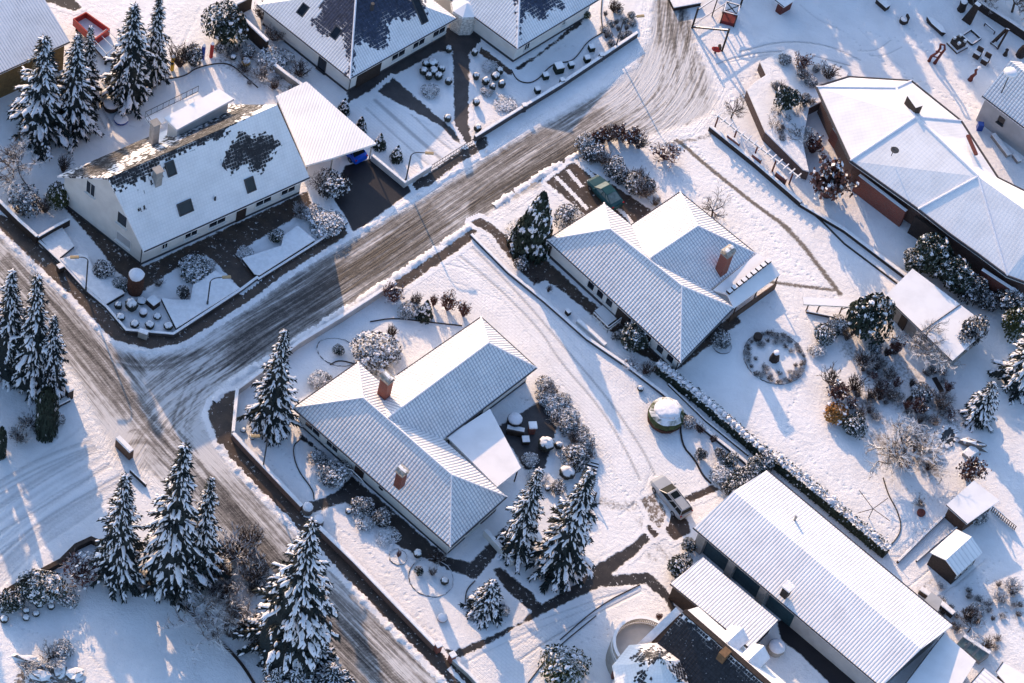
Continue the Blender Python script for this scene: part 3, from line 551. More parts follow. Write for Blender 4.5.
for l_ in ([(555, 176), (572, 193), (588, 210)], [(567, 169), (575, 179), (583, 188)], [(576, 162), (586, 170), (595, 178)], [(617, 208), (628, 218), (636, 228)]):
    w_ = GA(l_)[:, :2]; d_ = (w_[-1] - w_[0]) / np.hypot(*(w_[-1] - w_[0])); s_ = np.array([-d_[1], d_[0]]) * .33
    patch('snow_strip', [tuple(PX([[*(p + s_), 0]])[0]) for p in w_] + [tuple(PX([[*(p - s_), 0]])[0]) for p in w_[::-1]], 'ground_snow', 0.036, .15, 0.0)
patch('house_path', [(300, 440), (296, 428), (332, 460), (370, 490), (405, 520), (446, 556), (470, 562), (505, 525), (515, 535), (476, 580), (452, 572), (395, 545), (372, 520), (345, 503), (318, 512), (308, 514), (303, 504), (322, 498), (340, 488), (352, 475)], 'wet_paving', 0.024)
patch('garden_path', [(450, 658), (440, 645), (455, 650), (480, 640), (520, 622), (530, 612), (505, 590), (492, 570), (500, 566), (530, 590), (542, 604), (580, 580), (600, 562), (630, 545), (660, 518), (680, 522), (684, 535), (662, 530), (636, 555), (612, 575), (650, 572), (668, 590), (684, 622), (678, 628), (664, 600), (645, 585), (600, 588), (562, 606), (520, 626), (490, 644), (462, 658)], 'wet_paving', 0.02, margin=0.5)
patch('garden_path', [(646, 528), (656, 505), (668, 500), (688, 520), (692, 532), (674, 542), (664, 530), (655, 540)], 'brown_paving', 0.026)
patch('garden_path', [(682, 498), (690, 503), (722, 490), (712, 484), (705, 487)], 'brown_paving', 0.02)
patch('terrace', [(470, 440), (500, 425), (540, 400), (560, 420), (545, 470), (525, 470), (505, 440)], 'grey_cobbles', 0.016)
patch('yard', [(776, 620), (794, 618), (862, 674), (890, 700), (850, 705), (800, 655), (780, 640)], 'dark_drive', 0.02)
patch('yard', [(30, 0), (40, -14), (72, -6), (82, 8), (74, 12), (52, 4)], 'wet_paving', 0.016)
patch('car_park', [(640, 500), (655, 492), (668, 512), (660, 530), (650, 520)], 'slush', 0.03)
patch('frozen_pond', [(10, 690), (16, 676), (30, 664), (44, 657), (58, 664), (68, 670), (80, 682), (92, 700)], 'slush', 0.02)

# ---------------------------------------------------------------- buildings
def up(p, z): return Vector((p[0], p[1], z))
def walls(parent, pts, d, z1, mat='white_render', plinth=0.35, name='wall'):
    q = inset(pts, d); MB().ext(q, plinth, z1).build(name, mat, parent)
    MB().ext(inset(pts, d - 0.012), 0, plinth).build('plinth', 'dark_plinth', parent); return q
def chimney(parent, px, zb, zt, w, d, rz, mat='brick_red', hood=True):
    """brick stack standing where the photo shows its foot on the roof"""
    c = V(px[0], px[1], zb); m = MB().box((c.x, c.y, (zb - 0.8 + zt) / 2), (w, d, zt - zb + 0.8), rz)
    o = m.build('chimney', mat, parent); ca, sa = math.cos(rz), math.sin(rz); ax = Vector((ca, sa, 0)); ay = Vector((-sa, ca, 0)); t = Vector((c.x, c.y, zt))
    MB().box(t + Vector((0, 0, .04)), (w + .16, d + .16, .08), rz).build('coping', 'concrete', o)
    if hood:
        h = MB(); n = 8; L = w / 2 + .12
        for s_ in (-1, 1):
            for r_ in (-1, 1): h.box(t + ax * s_ * (w / 2 - .08) + ay * r_ * (d / 2 - .06) + Vector((0, 0, .2)), (.06, .06, .26), rz)
        arc = lambda rr, zz: [(ay * (math.cos(math.pi * k / n) * rr) + Vector((0, 0, zz + math.sin(math.pi * k / n) * rr * .75))) for k in range(n + 1)]
        a1 = arc(d / 2 + .1, .3); a0 = arc(d / 2 + .04, .3); prof = a1 + a0[::-1]
        h.prism([t + ax * -L + p for p in prof], [t + ax * L + p for p in prof]); h.build('chimney_hood', 'hood_snow', o)
    return o
snowy('hood_snow', (0.30, 0.28, 0.26), 0.93, 1.05, 2, 0.3, rough=0.5)
def skylight(parent, px, z, u, w, h, nrm):
    """roof window lying in the slope: u along the eave, nrm the slope normal"""
    c = V(px[0], px[1], z); u = Vector(u).normalized(); n = Vector(nrm).normalized(); v = n.cross(u); m = MB(); c = c + n * .06
    def bx(cc, a, b, t): q = [cc + u * sx * a / 2 + v * sy * b / 2 for sx, sy in ((-1, -1), (1, -1), (1, 1), (-1, 1))]; return [p - n * t / 2 for p in q], [p + n * t / 2 for p in q]
    for s_ in (-1, 1):
        m.prism(*bx(c + u * s_ * (w / 2 - .05), .1, h, .16)); m.prism(*bx(c + v * s_ * (h / 2 - .05), w - .2, .1, .16))
    f = m.build('roof_window', 'frame_dark', parent); MB().prism(*bx(c, w - .2, h - .2, .06)).build('pane', 'glass_dark', f); return f
def post(parent, p, z0, z1, r=.06, mat='dark_wood', name='post'): return MB().tube([up(p, z0), up(p, z1)], r, 8).build(name, mat, parent, uv=False)
def nrm(a, b, c):
    n = (Vector(b) - Vector(a)).cross(Vector(c) - Vector(a)).normalized(); return n if n.z > 0 else -n

# --- the L-shaped bungalow in the middle
e = 2.6; A, B, C_, D_ = V(292.5, 408, e), V(450.4, 547.5, e), V(507, 497, e), V(358, 362, e); r1, r2 = V(363, 398, 5.6), V(451.6, 475, 5.7)
house = thing('bungalow', 'L-shaped white bungalow with two brick chimneys in the middle of the block', 'house', (A + C_) / 2 * 1.0 - Vector((0, 0, e)))
wa, wb_, wc, wd = V(397, 375, e), V(481, 317, e), V(537, 368, e), V(447, 437, e); k1, k0 = V(488.5, 343, 5.55), V(389, 417, 5.55)
da = (wa - wb_).normalized(); wa2 = wa + da * 2.8; wd2 = wd + da * 2.6; k0 = k0 + da * .1
m = MB().slab([(A, D_, r1), (A, B, r2, r1), (B, C_, r2), (D_, C_, r2, r1)], .2)
ro = m.build('roof', 'roof_main', house)
MB().slab([(wa2, wb_, k1, k0), (wb_, wc, k1), (wc, wd2, k0, k1)], .2).build('roof', 'roof_main', house)
for a, b in ((A, r1), (r1, r2), (D_, r1), (B, r2), (C_, r2), (wb_, k1), (wc, k1), (k0, k1)):
    MB().tube([a + Vector((0, 0, .03)), b + Vector((0, 0, .03))], .085, 6).build('ridge', 'tree_snow', house, uv=False)
gutter(house, [D_, A, B, C_]); gutter(house, [wa, wb_, wc, wd])
q = walls(house, [A, B, C_, D_], .5, e - .12); walls(house, [wa2, wb_, wc, wd2], .5, e - .12)
q = inset([A, B, C_, D_], .5); LB, LA = None, None
def wall_edge(pts, i, d): q = inset(pts, d); return q
# windows on the south-west wall (A->B is its eave)
dAB = (B - A).normalized(); nAB = Vector((dAB.y, -dAB.x, 0)); w0 = A - nAB * .5; w1 = B - nAB * .5
for t, w, h, z in ((2.4, 1.7, 1.1, 1.0), (5.0, 1.3, 1.1, 1.0)): window(house, w0, w1, t, w * 1.2, z - .2, h * 1.2, cross=1)
pc = w0 + dAB * 11.4; MB().tube([up(pc, 1.5) - nAB * .02, up(pc, 1.5) + nAB * .06], .38, 16).build('porthole_window', 'frame_white', house, uv=False)
MB().tube([up(pc, 1.5) + nAB * .061, up(pc, 1.5) + nAB * .075], .30, 16).build('pane', 'glass_dark', house, uv=False)
MB().box(up(w0 + dAB * 8.6, 1.1) + nAB * .05, (1.1, .08, 2.1), math.atan2(dAB.y, dAB.x)).build('front_door', 'dark_wood', house)
dBC = (C_ - B).normalized(); nBC = Vector((dBC.y, -dBC.x, 0))
window(house, B - nBC * .5, C_ - nBC * .5, 4.0, 2.0, .6, 1.3, cross=1)
dw = (wc - wd).normalized(); nw_ = Vector((-dw.y, dw.x, 0)) * -1
window(house, wd - nw_ * -.0 , wc, 4.5, 2.4, .4, 1.7, off=-.5, fr='frame_dark')
rzA = math.atan2(dAB.y, dAB.x)
chimney(house, (384.5, 391), 4.6, 6.6, 1.0, .8, rzA + R(0)); chimney(house, (400, 481), 4.7, 6.2, .75, .75, rzA)
f0 = [V(447, 437, 2.5), V(490, 409, 2.5), V(521, 468, 2.5), V(497, 487, 2.5)]
MB().ext(f0, 2.35, 2.55).build('terrace_roof', 'roof_flat_snow', house)
for p in inset(f0, .2): post(house, p, 0, 2.35, .07, 'dark_wood')
m = MB(); pr = [V(345, 468, 1.1), V(352, 470, 1.2), V(361, 479, 1.1), V(368, 489, .5)]; m.tube(pr, .05, 6)
for p in pr: m.tube([up(p, 0), p], .03, 5)
m.build('entrance_handrail', 'white_wood_snow', house, uv=False)

# --- hip roofed bungalow right of the long driveway
e = 2.8; A, B, C_, D_ = V(546.5, 240, e), V(680.5, 363, e), V(734, 308, e), V(604, 203, e); r1, r2 = V(610, 229, 5.85), V(682, 286, 6.2)
house = thing('bungalow', 'white bungalow with snowy hip roof and one brick chimney, beside the teal car', 'house', (A + C_) / 2 - Vector((0, 0, e)))
H2 = house
MB().slab([(A, D_, r1), (A, B, r2, r1), (B, C_, r2), (D_, C_, r2, r1)], .2).build('roof', 'roof_main', house)
wr0, wr1 = V(650, 258, 6.0), V(697.6, 226, 5.6); wn0, wn1 = V(631, 225, 2.8), V(680, 192, 2.8); we1 = V(756.5, 254, 2.8); we0 = V(712.5, 289.5, 2.8)
dd = (wn0 - wn1).normalized(); wn0 = wn0 + dd * 1.5; we0 = we0 + dd * 3
MB().slab([(wn0, wn1, wr1, wr0), (we0, wr0, wr1, we1), (wn1, we1, wr1)], .2).build('roof', 'roof_main', house)
for a, b in ((A, r1), (r1, r2), (D_, r1), (B, r2), (C_, r2), (wr0, wr1), (wr1, wn1), (wr1, we1)):
    MB().tube([a + Vector((0, 0, .03)), b + Vector((0, 0, .03))], .085, 6).build('ridge', 'tree_snow', house, uv=False)
gutter(house, [D_, A, B, C_]); gutter(house, [wn0, wn1, we1])
walls(house, [A, B, C_, D_], .5, e - .12, plinth=.45); walls(house, [wn0, wn1, we1, we0], .5, e - .12)
dAB = (B - A).normalized(); nAB = Vector((dAB.y, -dAB.x, 0)); w0 = A - nAB * .5; w1 = B - nAB * .5; L = (B - A).length
for t in (6.2, 7.5, 8.8, 14.2, 15.9, 17.3): window(house, w0, w1, t, .95, .85, 1.15, cross=0)
MB().box(up(w0 + dAB * 11.2, 1.25) + nAB * .03, (2.6, .06, 2.4), math.atan2(dAB.y, dAB.x)).build('entrance_front', 'dark_wood', house)
MB().box(up(w0 + dAB * 12.0, 1.2) + nAB * .08, (1.0, .06, 2.1), math.atan2(dAB.y, dAB.x)).build('front_door', 'glass_dark', house)
for p in (A, B): MB().tube([up(p + Vector((0, 0, 0)), e - .15), up(p, e - .35) - (nAB - dAB * (1 if p is A else -1)) * .5, up(p, 0) - (nAB - dAB * (1 if p is A else -1)) * .5], .075, 6).build('downpipe', 'gutter', house, uv=False)
rz2 = math.atan2(dAB.y, dAB.x)
chimney(house, (722, 268), 3.7, 6.2, 1.0, .9, rz2 + R(90))
# balcony canopy on the garden side with its row of dark ridge stones
p0, p1, p2, p3 = V(727, 294, 3.0), V(770, 260.5, 3.0), V(780, 274.5, 2.5), V(733.6, 308, 2.5)
MB().slab([(p0, p1, p2, p3), (V(713, 290, 3.0), V(757, 253.5, 3.0), p1, p0)], .2).build('canopy_roof', 'roof_flat_snow', house)
m = MB(); n = 9
for i in range(n):
    c = p0.lerp(p1, (i + .5) / n) + Vector((0, 0, .15)); m.box(c, (.55, .45, .34), rz2 + R(90))
m.build('parapet_stones', 'dark_wood_snow', house)
for p in (p2.lerp(p3, .04), p2.lerp(p3, .5), p2.lerp(p3, .94)): post(house, p, 0, 2.35, .07, 'brown_wood')
MB().beam(up(p2, .55), up(p3, .55), .12, 1.1).build('balcony_front', 'brown_wood', house)

# --- white gabled house with the half-bare roof
A, B = V(144, 252, 3.0), V(309.7, 177.7, 3.0); C0 = V(57, 176, 4.2); dAB = (B - A).normalized(); Dd = C0 + dAB * (B - A).length
R0 = V(108, 178, 9.9); R1 = R0 + dAB * (B - A).length
house = thing('gabled_house', 'white gabled house with skylights and a bare dark roof patch, beside the carport', 'house', (A + Dd) / 2 * 1.0 - Vector((0, 0, 3.6)))
H1 = house
ro = MB().slab([(A, B, R1, R0), (C0, Dd, R1, R0)], .25).build('roof', 'roof_tile_black', house, cut=.45)
bare_attr(ro, [[(228, 145), (242, 131), (252, 136), (262, 133), (270, 133), (281, 145), (268, 161), (260, 175), (252, 171), (244, 162), (232, 175), (221, 164)],
 [(105, 178), (271, 88), (275, 97), (264, 107), (240, 120), (222, 138), (200, 146), (180, 154), (160, 165), (136, 182), (117, 192)],
 [(62, 177), (105, 152), (146, 133), (157, 133), (150, 143), (128, 156), (104, 176), (80, 179)], [(140, 190), (150, 180), (168, 168), (160, 178)], [(112, 170), (180, 130), (255, 95), (240, 108), (170, 140), (120, 166)], [(136, 209), (146, 203), (149, 204), (142, 210)]])
zz = Vector((0, 0, 1)); gi = .35
ga, gc = A + (C0 - A).normalized() * .6 + dAB * gi, C0 + (A - C0).normalized() * .6 + dAB * gi
gb, gd = ga + dAB * ((B - A).length - 2 * gi), gc + dAB * ((B - A).length - 2 * gi)
def under(p, s):   # roof underside over plan point p
    t = (Vector((p.x, p.y, 0)) - Vector((A.x, A.y, 0))).length / (Vector((R0.x, R0.y, 0)) - Vector((A.x, A.y, 0))).length
    return 3.0 + (9.9 - 3.0) * t
za = 3.0 + 6.9 * .6 / (Vector((R0.x - A.x, R0.y - A.y, 0)).length) - .3; zc = 4.2 + 5.7 * .6 / (Vector((R0.x - C0.x, R0.y - C0.y, 0)).length) - .3
rg0 = Vector((R0.x, R0.y, 9.55)) + dAB * gi; rg1 = rg0 + dAB * ((B - A).length - 2 * gi)
P5 = lambda a, c, r: [up(a, .4), up(c, .4), up(c, zc), r, up(a, za)]
MB().prism(P5(ga, gc, rg0), P5(gb, gd, rg1)).build('wall', 'white_render', house)
MB().ext([ga - dAB * .01, gc - dAB * .01, gd + dAB * .01, gb + dAB * .01], 0, .4).build('plinth', 'dark_plinth', house)
gutter(house, [A, B], .08); MB().tube([up(ga, 2.6) - dAB * .06, up(ga, 0) - dAB * .06], .05, 6).build('downpipe', 'gutter', house, uv=False)
for px, z in (((140, 244), 0), ): pass
gl = (ga - gc).length
window(house, gc, ga, 3.4, 1.2, 4.8, 1.9, cross=1); window(house, gc, ga, 7.6, 1.3, 3.9, 1.8, cross=0, glass='glass_dark'); window(house, gc, ga, 8.0, 1.9, 1.2, 1.3, cross=0, glass='grey_render')
for t, w in ((2.6, .7), (5.6, 1.5), (8.6, 2.0), (14.0, 1.9), (16.9, 1.7)): window(house, ga, gb, t, w, 1.1, 1.3, cross=1, fr='frame_white')
MB().box(up(ga.lerp(gb, .62), 1.2) + Vector((dAB.y, -dAB.x, 0)) * .04, (1.1, .08, 2.2), math.atan2(dAB.y, dAB.x)).build('front_door', 'dark_wood', house)
nS = nrm(A, B, R1)
def zroof(px):      # height where the pixel's line of sight meets the south slope
    lo, hi = 2.0, 11.0
    for _ in range(30):
        z = (lo + hi) / 2; p = V(px[0], px[1], z)
        if (p - A).dot(nS) < 0: lo = z
        else: hi = z
    return z
for px, w, h in (((170.5, 168.5), 1.0, 1.5), ((185, 207.5), 1.6, 1.3), ((250, 184.7), 1.05, 1.5)): skylight(house, px, zroof(px), dAB, w, h, nS)
rz1 = math.atan2(dAB.y, dAB.x)
px = (157, 181); chimney(house, px, zroof(px), zroof(px) + 1.7, .7, .7, rz1, 'concrete', False)
chimney(house, (154, 137), 7.6, 9.8, .7, .7, rz1, 'concrete', False)
for px in ((215, 200), (223, 166)):
    p = V(*px, zroof(px)); MB().tube([p, p + Vector((0, 0, .45))], [.12, .10], 8).build('vent_pipe', 'frame_dark', house, uv=False)
dm = [V(164, 118, 8.6), V(219, 89, 8.6), V(234, 99, 8.6), V(177, 130, 8.6)]
MB().ext(dm, 8.35, 8.65).build('dormer_roof', 'roof_flat_snow', house); MB().ext(inset(dm, .3), 5.0, 8.35).build('dormer', 'white_render', house)
m = MB(); bz = 4.6; bp = [V(152, 128, bz), V(145, 118, bz), V(198, 92, bz)]; m.tube([p + zz * .95 for p in bp], .035, 6); m.tube([p + zz * .1 for p in bp], .03, 6)
for i in range(10): p = bp[1].lerp(bp[2], i / 9); m.tube([p, p + zz * .95], .022, 5)
for i in range(3): p = bp[0].lerp(bp[1], i / 2); m.tube([p, p + zz * .95], .022, 5)
m.build('balcony_rail', 'frame_dark', house, uv=False)
bq = [bp[0], bp[1], bp[2], bp[2] + (bp[0] - bp[1])]; MB().ext(bq, bz - .2, bz).build('balcony_floor', 'roof_flat_snow', house)
# carport
cp = [V(306.5, 81.5, 2.7), V(376.5, 143.5, 2.7), V(334, 157.5, 2.7), V(306, 165.5, 2.7), V(276, 96, 2.7)]
house = thing('carport', 'open carport with flat snow covered roof sheltering a blue car', 'carport', (cp[0] + cp[2]) / 2 - Vector((0, 0, 2.7)))
MB().ext(cp, 2.45, 2.72).build('roof', 'roof_carport', house)
ic = inset(cp, .25)
for p in ic[:4]: post(house, p, 0, 2.45, .08, 'concrete')
MB().beam(up(ic[0], 1.2), up(ic[4], 1.2), .15, 2.4).build('rear_wall', 'dark_wood', house)
MB().beam(up(ic[0], 1.2), up(ic[0].lerp(ic[1], .75), 1.2), .15, 2.4).build('side_wall', 'dark_wood', house)

# --- the house at the top with the big bare roof, and its right-hand wing
def pyramid(S, W, E, e, pitch, name, label, cat, bares, win_se, win_sw, mat='roof_tile_blue', cutw=.5):
    N = W + E - S; c = (W + E) / 2; h = e + min((S - W).length, (S - E).length) / 2 * math.tan(pitch)
    u = (E - S).normalized(); v = (W - S).normalized(); a, b = (E - S).length, (W - S).length
    if a > b: k0, k1 = S + v * b / 2 + u * b / 2, S + v * b / 2 + u * (a - b / 2)
    else: k0, k1 = S + u * a / 2 + v * a / 2, S + u * a / 2 + v * (b - a / 2)
    k0, k1 = up(k0, h), up(k1, h)
    hs = thing(name, label, cat, up(c, 0))
    if a > b: F = [(S, E, k1, k0), (W, N, k1, k0), (S, W, k0), (E, N, k1)]
    else: F = [(S, E, k0), (W, N, k1), (S, W, k1, k0), (E, N, k1, k0)]
    ro = MB().slab(F, .2).build('roof', mat, hs, cut=cutw); bare_attr(ro, bares)
    for p, r in ((S, k0), (k0, k1)): MB().tube([p + Vector((0, 0, .04)), r + Vector((0, 0, .04))], .12, 6).build('ridge', 'tree_snow', hs, uv=False)
    gutter(hs, [W, S, E]); Q = [S, E, N, W]; walls(hs, Q, .55, e - .12)
    wu = S - Vector((0, 0, e)) ; nSE = Vector((u.y, -u.x, 0)); nSW = Vector((-v.y, v.x, 0))
    for t, w, z, hh in win_se: window(hs, S - nSE * .55, E - nSE * .55, t, w, z, hh, cross=1)
    for t, w, z, hh in win_sw: window(hs, W - nSW * .55, S - nSW * .55, t, w, z, hh, cross=0, fr='frame_dark')
    return hs, F
S, W, E = V(350, 79, 3.0), V(257, 5, 3.0), V(457, 18.5, 3.0)
hs, F = pyramid(S, W, E, 3.0, R(30), 'hip_roofed_house', 'white house at the top edge whose blue-grey roof has shed half its snow', 'house',
 [[(322, 40), (312, 22), (318, 8), (330, -8), (420, -60), (425, 5), (428, 12), (405, 20), (388, 18), (386, 45), (376, 52), (360, 40), (353, 75), (347, 60), (342, 30)], [(346, 76), (354, 76), (352, 30), (348, 30)]],
 [(7.2, 1.9, 1.0, 1.3), (10.0, 1.7, 1.0, 1.3), (12.8, 1.8, 1.0, 1.3)], [(9, 1.1, .2, 2.0)])
nW = nrm(W, S, (W + E) / 2 + Vector((0, 0, 6))); vv = (S - W).normalized()
skylight(hs, (303, 10), 5.6, vv, .9, 1.3, nW); skylight(hs, (336, 33), 5.4, vv, .9, 1.3, nW)
uu = (E - S).normalized(); nE = nrm(S, E, (W + E) / 2 + Vector((0, 0, 6))); skylight(hs, (419, 9), 6.0, uu, .9, 3.2, nE)
p = V(372, 8, 6.2); MB().tube([p - Vector((0, 0, .3)), p + Vector((0, 0, .7))], .2, 10).build('vent_pipe', 'frame_dark', hs, uv=False)
MB().box(up(S + uu * 3.2, 1.15) + Vector((uu.y, -uu.x, 0)) * -.5, (3.2, .14, 2.3), math.atan2(uu.y, uu.x)).build('garage_door', 'dark_wood', hs)
MB().tube([up(S, 2.85), up(S, 2.6) + Vector((0, .6, 0)), up(S, 0) + Vector((0, .6, 0))], .05, 6).build('downpipe', 'gutter', hs, uv=False)
S, W, E = V(517.5, 49, 3.0), V(478, 20, 3.0), V(600, -1, 3.0); W = S + (W - S) * 2.6
hs, F = pyramid(S, W, E, 3.0, R(30), 'hip_roofed_wing', 'right-hand white wing of the top house with a small bare roof patch near the bend', 'house', [[(519, 40), (514, -30), (516, -60), (562, -60), (558, 2), (552, 10), (540, 22), (534, 16), (526, 14), (522, 30)], [(560, 3), (566, 8), (560, 10), (556, 5)]], [(2.2, .8, .9, 1.6), (7.5, .5, 1.3, .8)], [])
# link building and bay between them
p4 = [V(452, 22, 0), V(490, 34, 0), V(492, -6, 0), V(450, -8, 0)]
hs = thing('entrance_hall', 'low white entrance hall with a snowy bay roof between the top house and its wing', 'building', V(472, 5, 0))
MB().ext(p4, 0, 2.6).build('wall', 'white_render', hs); MB().ext([p + (p - V(472, 5, 0)) * .04 for p in p4], 2.6, 2.78).build('roof', 'dark_wood_snow', hs)
c = V(466, 8, 2.8); MB().lathe(c, [(1.55, -2.7), (1.55, 0), (1.75, .02), (1.6, .25), (.05, .8)], 8).build('bay', 'white_wood_snow', hs)
window(hs, p4[0], p4[1], 1.9, 1.4, .8, 1.2, cross=1)

# --- community hall on the right with a faceted snow roof
e = 3.6; hp = [(816, 87), (850, 161), (918, 209.5), (949.5, 234), (979, 255), (1007, 276), (1045, 290), (1075, 262), (1040, 199), (998, 178), (961, 121), (911, 81), (848, 77)]
E_ = [V(x, y, e) for x, y in hp]; P1, P2, P3, P4 = V(896, 88, 5.4), V(916, 117, 6.3), V(978, 176.5, 6.3), V(1046, 225, 6.3)
hs = thing('community_hall', 'large brown brick hall with a many-sided snow covered roof', 'hall', V(930, 170, 0))
MB().slab([(E_[0], E_[1], P2, P1), (E_[1], E_[2], P3, P2), (E_[2], E_[3], E_[4], E_[5], P3), (E_[5], E_[6], P4, P3), (E_[6], E_[7], P4), (E_[7], E_[8], P4), (E_[8], E_[9], P3, P4), (E_[9], E_[10], P2, P3), (E_[10], E_[11], P1, P2), (E_[11], E_[12], P1), (E_[12], E_[0], P1)], .3).build('roof', 'roof_hall', hs)
for a, b in ((E_[1], P2), (E_[2], P3), (P1, P2), (P2, P3), (E_[10], P2), (P1, E_[0]), (P1, E_[11]), (E_[5], P3)): MB().tube([a + zz * .02, b + zz * .02], .13, 6).build('ridge', 'tree_snow', hs, uv=False)
gutter(hs, E_ + [E_[0]], .14)
Q = inset(E_, .8); MB().ext(Q, 0, e - .1).build('wall', 'brick_brown', hs)
def hall_bay(px, w, h0, mat, name):
    a, b = V(*px[0]), V(*px[1]); d = (b - a); MB().box(up((a + b) / 2, h0 / 2), (d.length, w, h0), math.atan2(d.y, d.x)).build(name, mat, hs)
hall_bay(((829, 140), (846, 165)), .3, 2.0, 'brick_red', 'brick_bay'); hall_bay(((853, 190), (900, 226)), .4, 2.6, 'brick_red', 'brick_bay')
hall_bay(((908, 232), (938, 252)), .3, 2.8, 'dark_wood', 'glazed_front'); hall_bay(((975, 284), (1012, 308)), .4, 2.6, 'brick_red', 'brick_bay')
c = V(912, 108, 5.9); MB().box(c + zz * .5, (1.7, .9, 1.4), R(-50)).build('roof_hatch', 'dark_wood_snow', hs)
c = V(892, 154, 5.3); m = MB().tube([c - zz * .3, c + zz * .9], .04, 6); m.tube([c + zz * .9 + Vector((-.35, .1, 0)), c + zz * .9 + Vector((.2, .1, .15))], .03, 5)
m.lathe(c + zz * .75 + Vector((.1, -.1, 0)), [(.05, -.1), (.42, .02), (.46, .08), (.4, .1)], 12); m.build('satellite_dish', 'frame_dark', hs, uv=False)
MB().box(V(972, 145, 5.2), (2.6, .35, .25), R(-62)).build('roof_flashing', 'rust_brown', hs)

# --- long corrugated building at the lower right, with the annex beside it
e = 3.0; A, Dn, E2 = V(693, 528, e), V(767, 470, e), V(953, 625, e); S2 = E2 + (A - Dn); Rn, Rs = (A + Dn) / 2 + zz * 1.35, (E2 + S2) / 2 + zz * 1.35
hs = thing('long_building', 'long low building with a corrugated snow covered gable roof, right of the silver car', 'building', up((A + E2) / 2, 0))
MB().slab([(A, S2, Rs, Rn), (Dn, E2, Rs, Rn)], .18).build('roof', 'roof_corrugated', hs)
Qg = inset([A, Dn, E2, S2], .45); MB().ext(Qg, 0, e - .1).build('wall', 'grey_render', hs); gutter(hs, [A, S2]); gutter(hs, [Dn, E2])
dl = (S2 - A).normalized(); nl = Vector((dl.y, -dl.x, 0)); rl = math.atan2(dl.y, dl.x)
for t in (2.6, 6.3, 10.4): MB().box(up(A + dl * (t + .6), 1.3) - nl * .42, (3.0, .1, 2.4), rl).build('garage_door', 'teal_door', hs)
for t in (1.2, 4.9, 8.8): MB().box(up(A + dl * t, 1.4) - nl * .3, (.8, .5, 2.8), rl).build('brick_pier', 'concrete', hs)
for px in ((795, 519), ): p = V(*px, 3.9); MB().tube([p - zz * .3, p + zz * .7], .12, 8).build('vent_pipe', 'hood_snow', hs, uv=False)
p = V(785, 594, 3.6); o = MB().box(p + zz * .55, (.7, .7, 1.5), rl).build('chimney', 'dark_wall_snowtop', hs); MB().box(p + zz * 1.4, (.95, .95, .18), rl).build('coping', 'snow_cap', o)
MB().ext([V(931, 624, .0), V(936, 612, 0), V(925, 604, 0), V(918, 612, 0)], 0, 2.3).build('lean_to', 'grey_render', hs)
an = [V(670, 584, 2.7), V(703, 557, 2.4), V(778, 620, 2.4), V(750, 649, 2.7)]
hs = thing('annex', 'narrow corrugated snow roofed annex parallel to the long building', 'building', up((an[0] + an[2]) / 2, 0))
MB().slab([an], .15).build('roof', 'roof_corrugated_fine', hs); MB().ext(inset(an, .25), 0, 2.3).build('wall', 'dark_wood', hs)
gutter(hs, [an[0], an[3]])

# --- villa with the round turret at the bottom edge
hs = thing('villa', 'villa with dark bare roof, round turret and curved balcony at the bottom edge', 'house', V(700, 690, 0))
rz0 = 8.2; q0, q1 = V(684, 611, rz0), V(800, 712, rz0); dr = (q1 - q0).normalized(); ns = Vector((dr.y, -dr.x, 0)) ; ns = ns if ns.y < 0 else -ns
hw = 5.2; ev = 4.0; s0, s1 = up(q0 + ns * hw, ev), up(q1 + ns * hw, ev); n0, n1 = up(q0 - ns * hw * .55, 5.6), up(q1 - ns * hw * .55, 5.6)
ro = MB().slab([(q0, q1, s1, s0), (q0, q1, n1, n0)], .25).build('roof', 'roof_tile_black', hs, cut=.5)
bare_attr(ro, [[(640, 640), (683, 613), (800, 714), (760, 780), (620, 780)]])
MB().prism([up(s0 - ns * .5, 0) + dr * .4, up(n0 + ns * .5, 0) + dr * .4, up(n0 + ns * .5, 5.2) + dr * .4, q0 - zz * .35 + dr * .4, up(s0 - ns * .5, 3.8) + dr * .4], [up(s1 - ns * .5, 0), up(n1 + ns * .5, 0), up(n1 + ns * .5, 5.2), q1 - zz * .35, up(s1 - ns * .5, 3.8)]).build('wall', 'white_render', hs)
MB().beam(q0 + zz * .06, q1 + zz * .06, .5, .16).build('ridge', 'dark_wood', hs)
gl0, gl1 = V(631, 650, 4.2), V(676, 608, 7.4); MB().slab([(V(630, 651, 4.6), V(676, 607, 7.6), V(681, 613, 7.5), V(652, 641, 5.4))], .3).build('gable_roof', 'snow_cap', hs)
MB().slab([(V(652, 641, 5.3), V(680, 613, 7.4), V(692, 632, 7.3), V(660, 649, 5.4))], .25).build('gable_cheek', 'brown_wood', hs)
for px in ((733, 640), (754, 658)):
    c = V(px[0], px[1], 6.6); d_ = MB().box(c - zz * .5, (1.5, 1.9, 1.5), math.atan2(dr.y, dr.x)).build('dormer', 'dark_wood', hs); MB().box(c - zz * .15 - ns * .98, (.8, .08, .7), math.atan2(dr.y, dr.x)).build('window', 'ochre_bright', d_)
    a = c + zz * .95; x = dr * .9; y = -ns * 1.1
    MB().slab([(a - y, a + y, a + y * .9 + x * 1.15 - zz * .7, a - y * .9 + x * 1.15 - zz * .7), (a - y, a + y, a + y * .9 - x * 1.15 - zz * .7, a - y * .9 - x * 1.15 - zz * .7)], .25).build('dormer_roof', 'snow_cap', d_)
p = V(723, 657, 7.6); o = MB().box(p + zz * .25, (.75, .95, 1.4), math.atan2(dr.y, dr.x)).build('chimney', 'ochre_bright', hs) if 'ochre_bright' in M else None
tc = V(651, 676, 5.6); MB().lathe(up(tc, 0), [(3.0, 0), (3.0, 5.5)], 24).build('turret', 'white_render', hs)
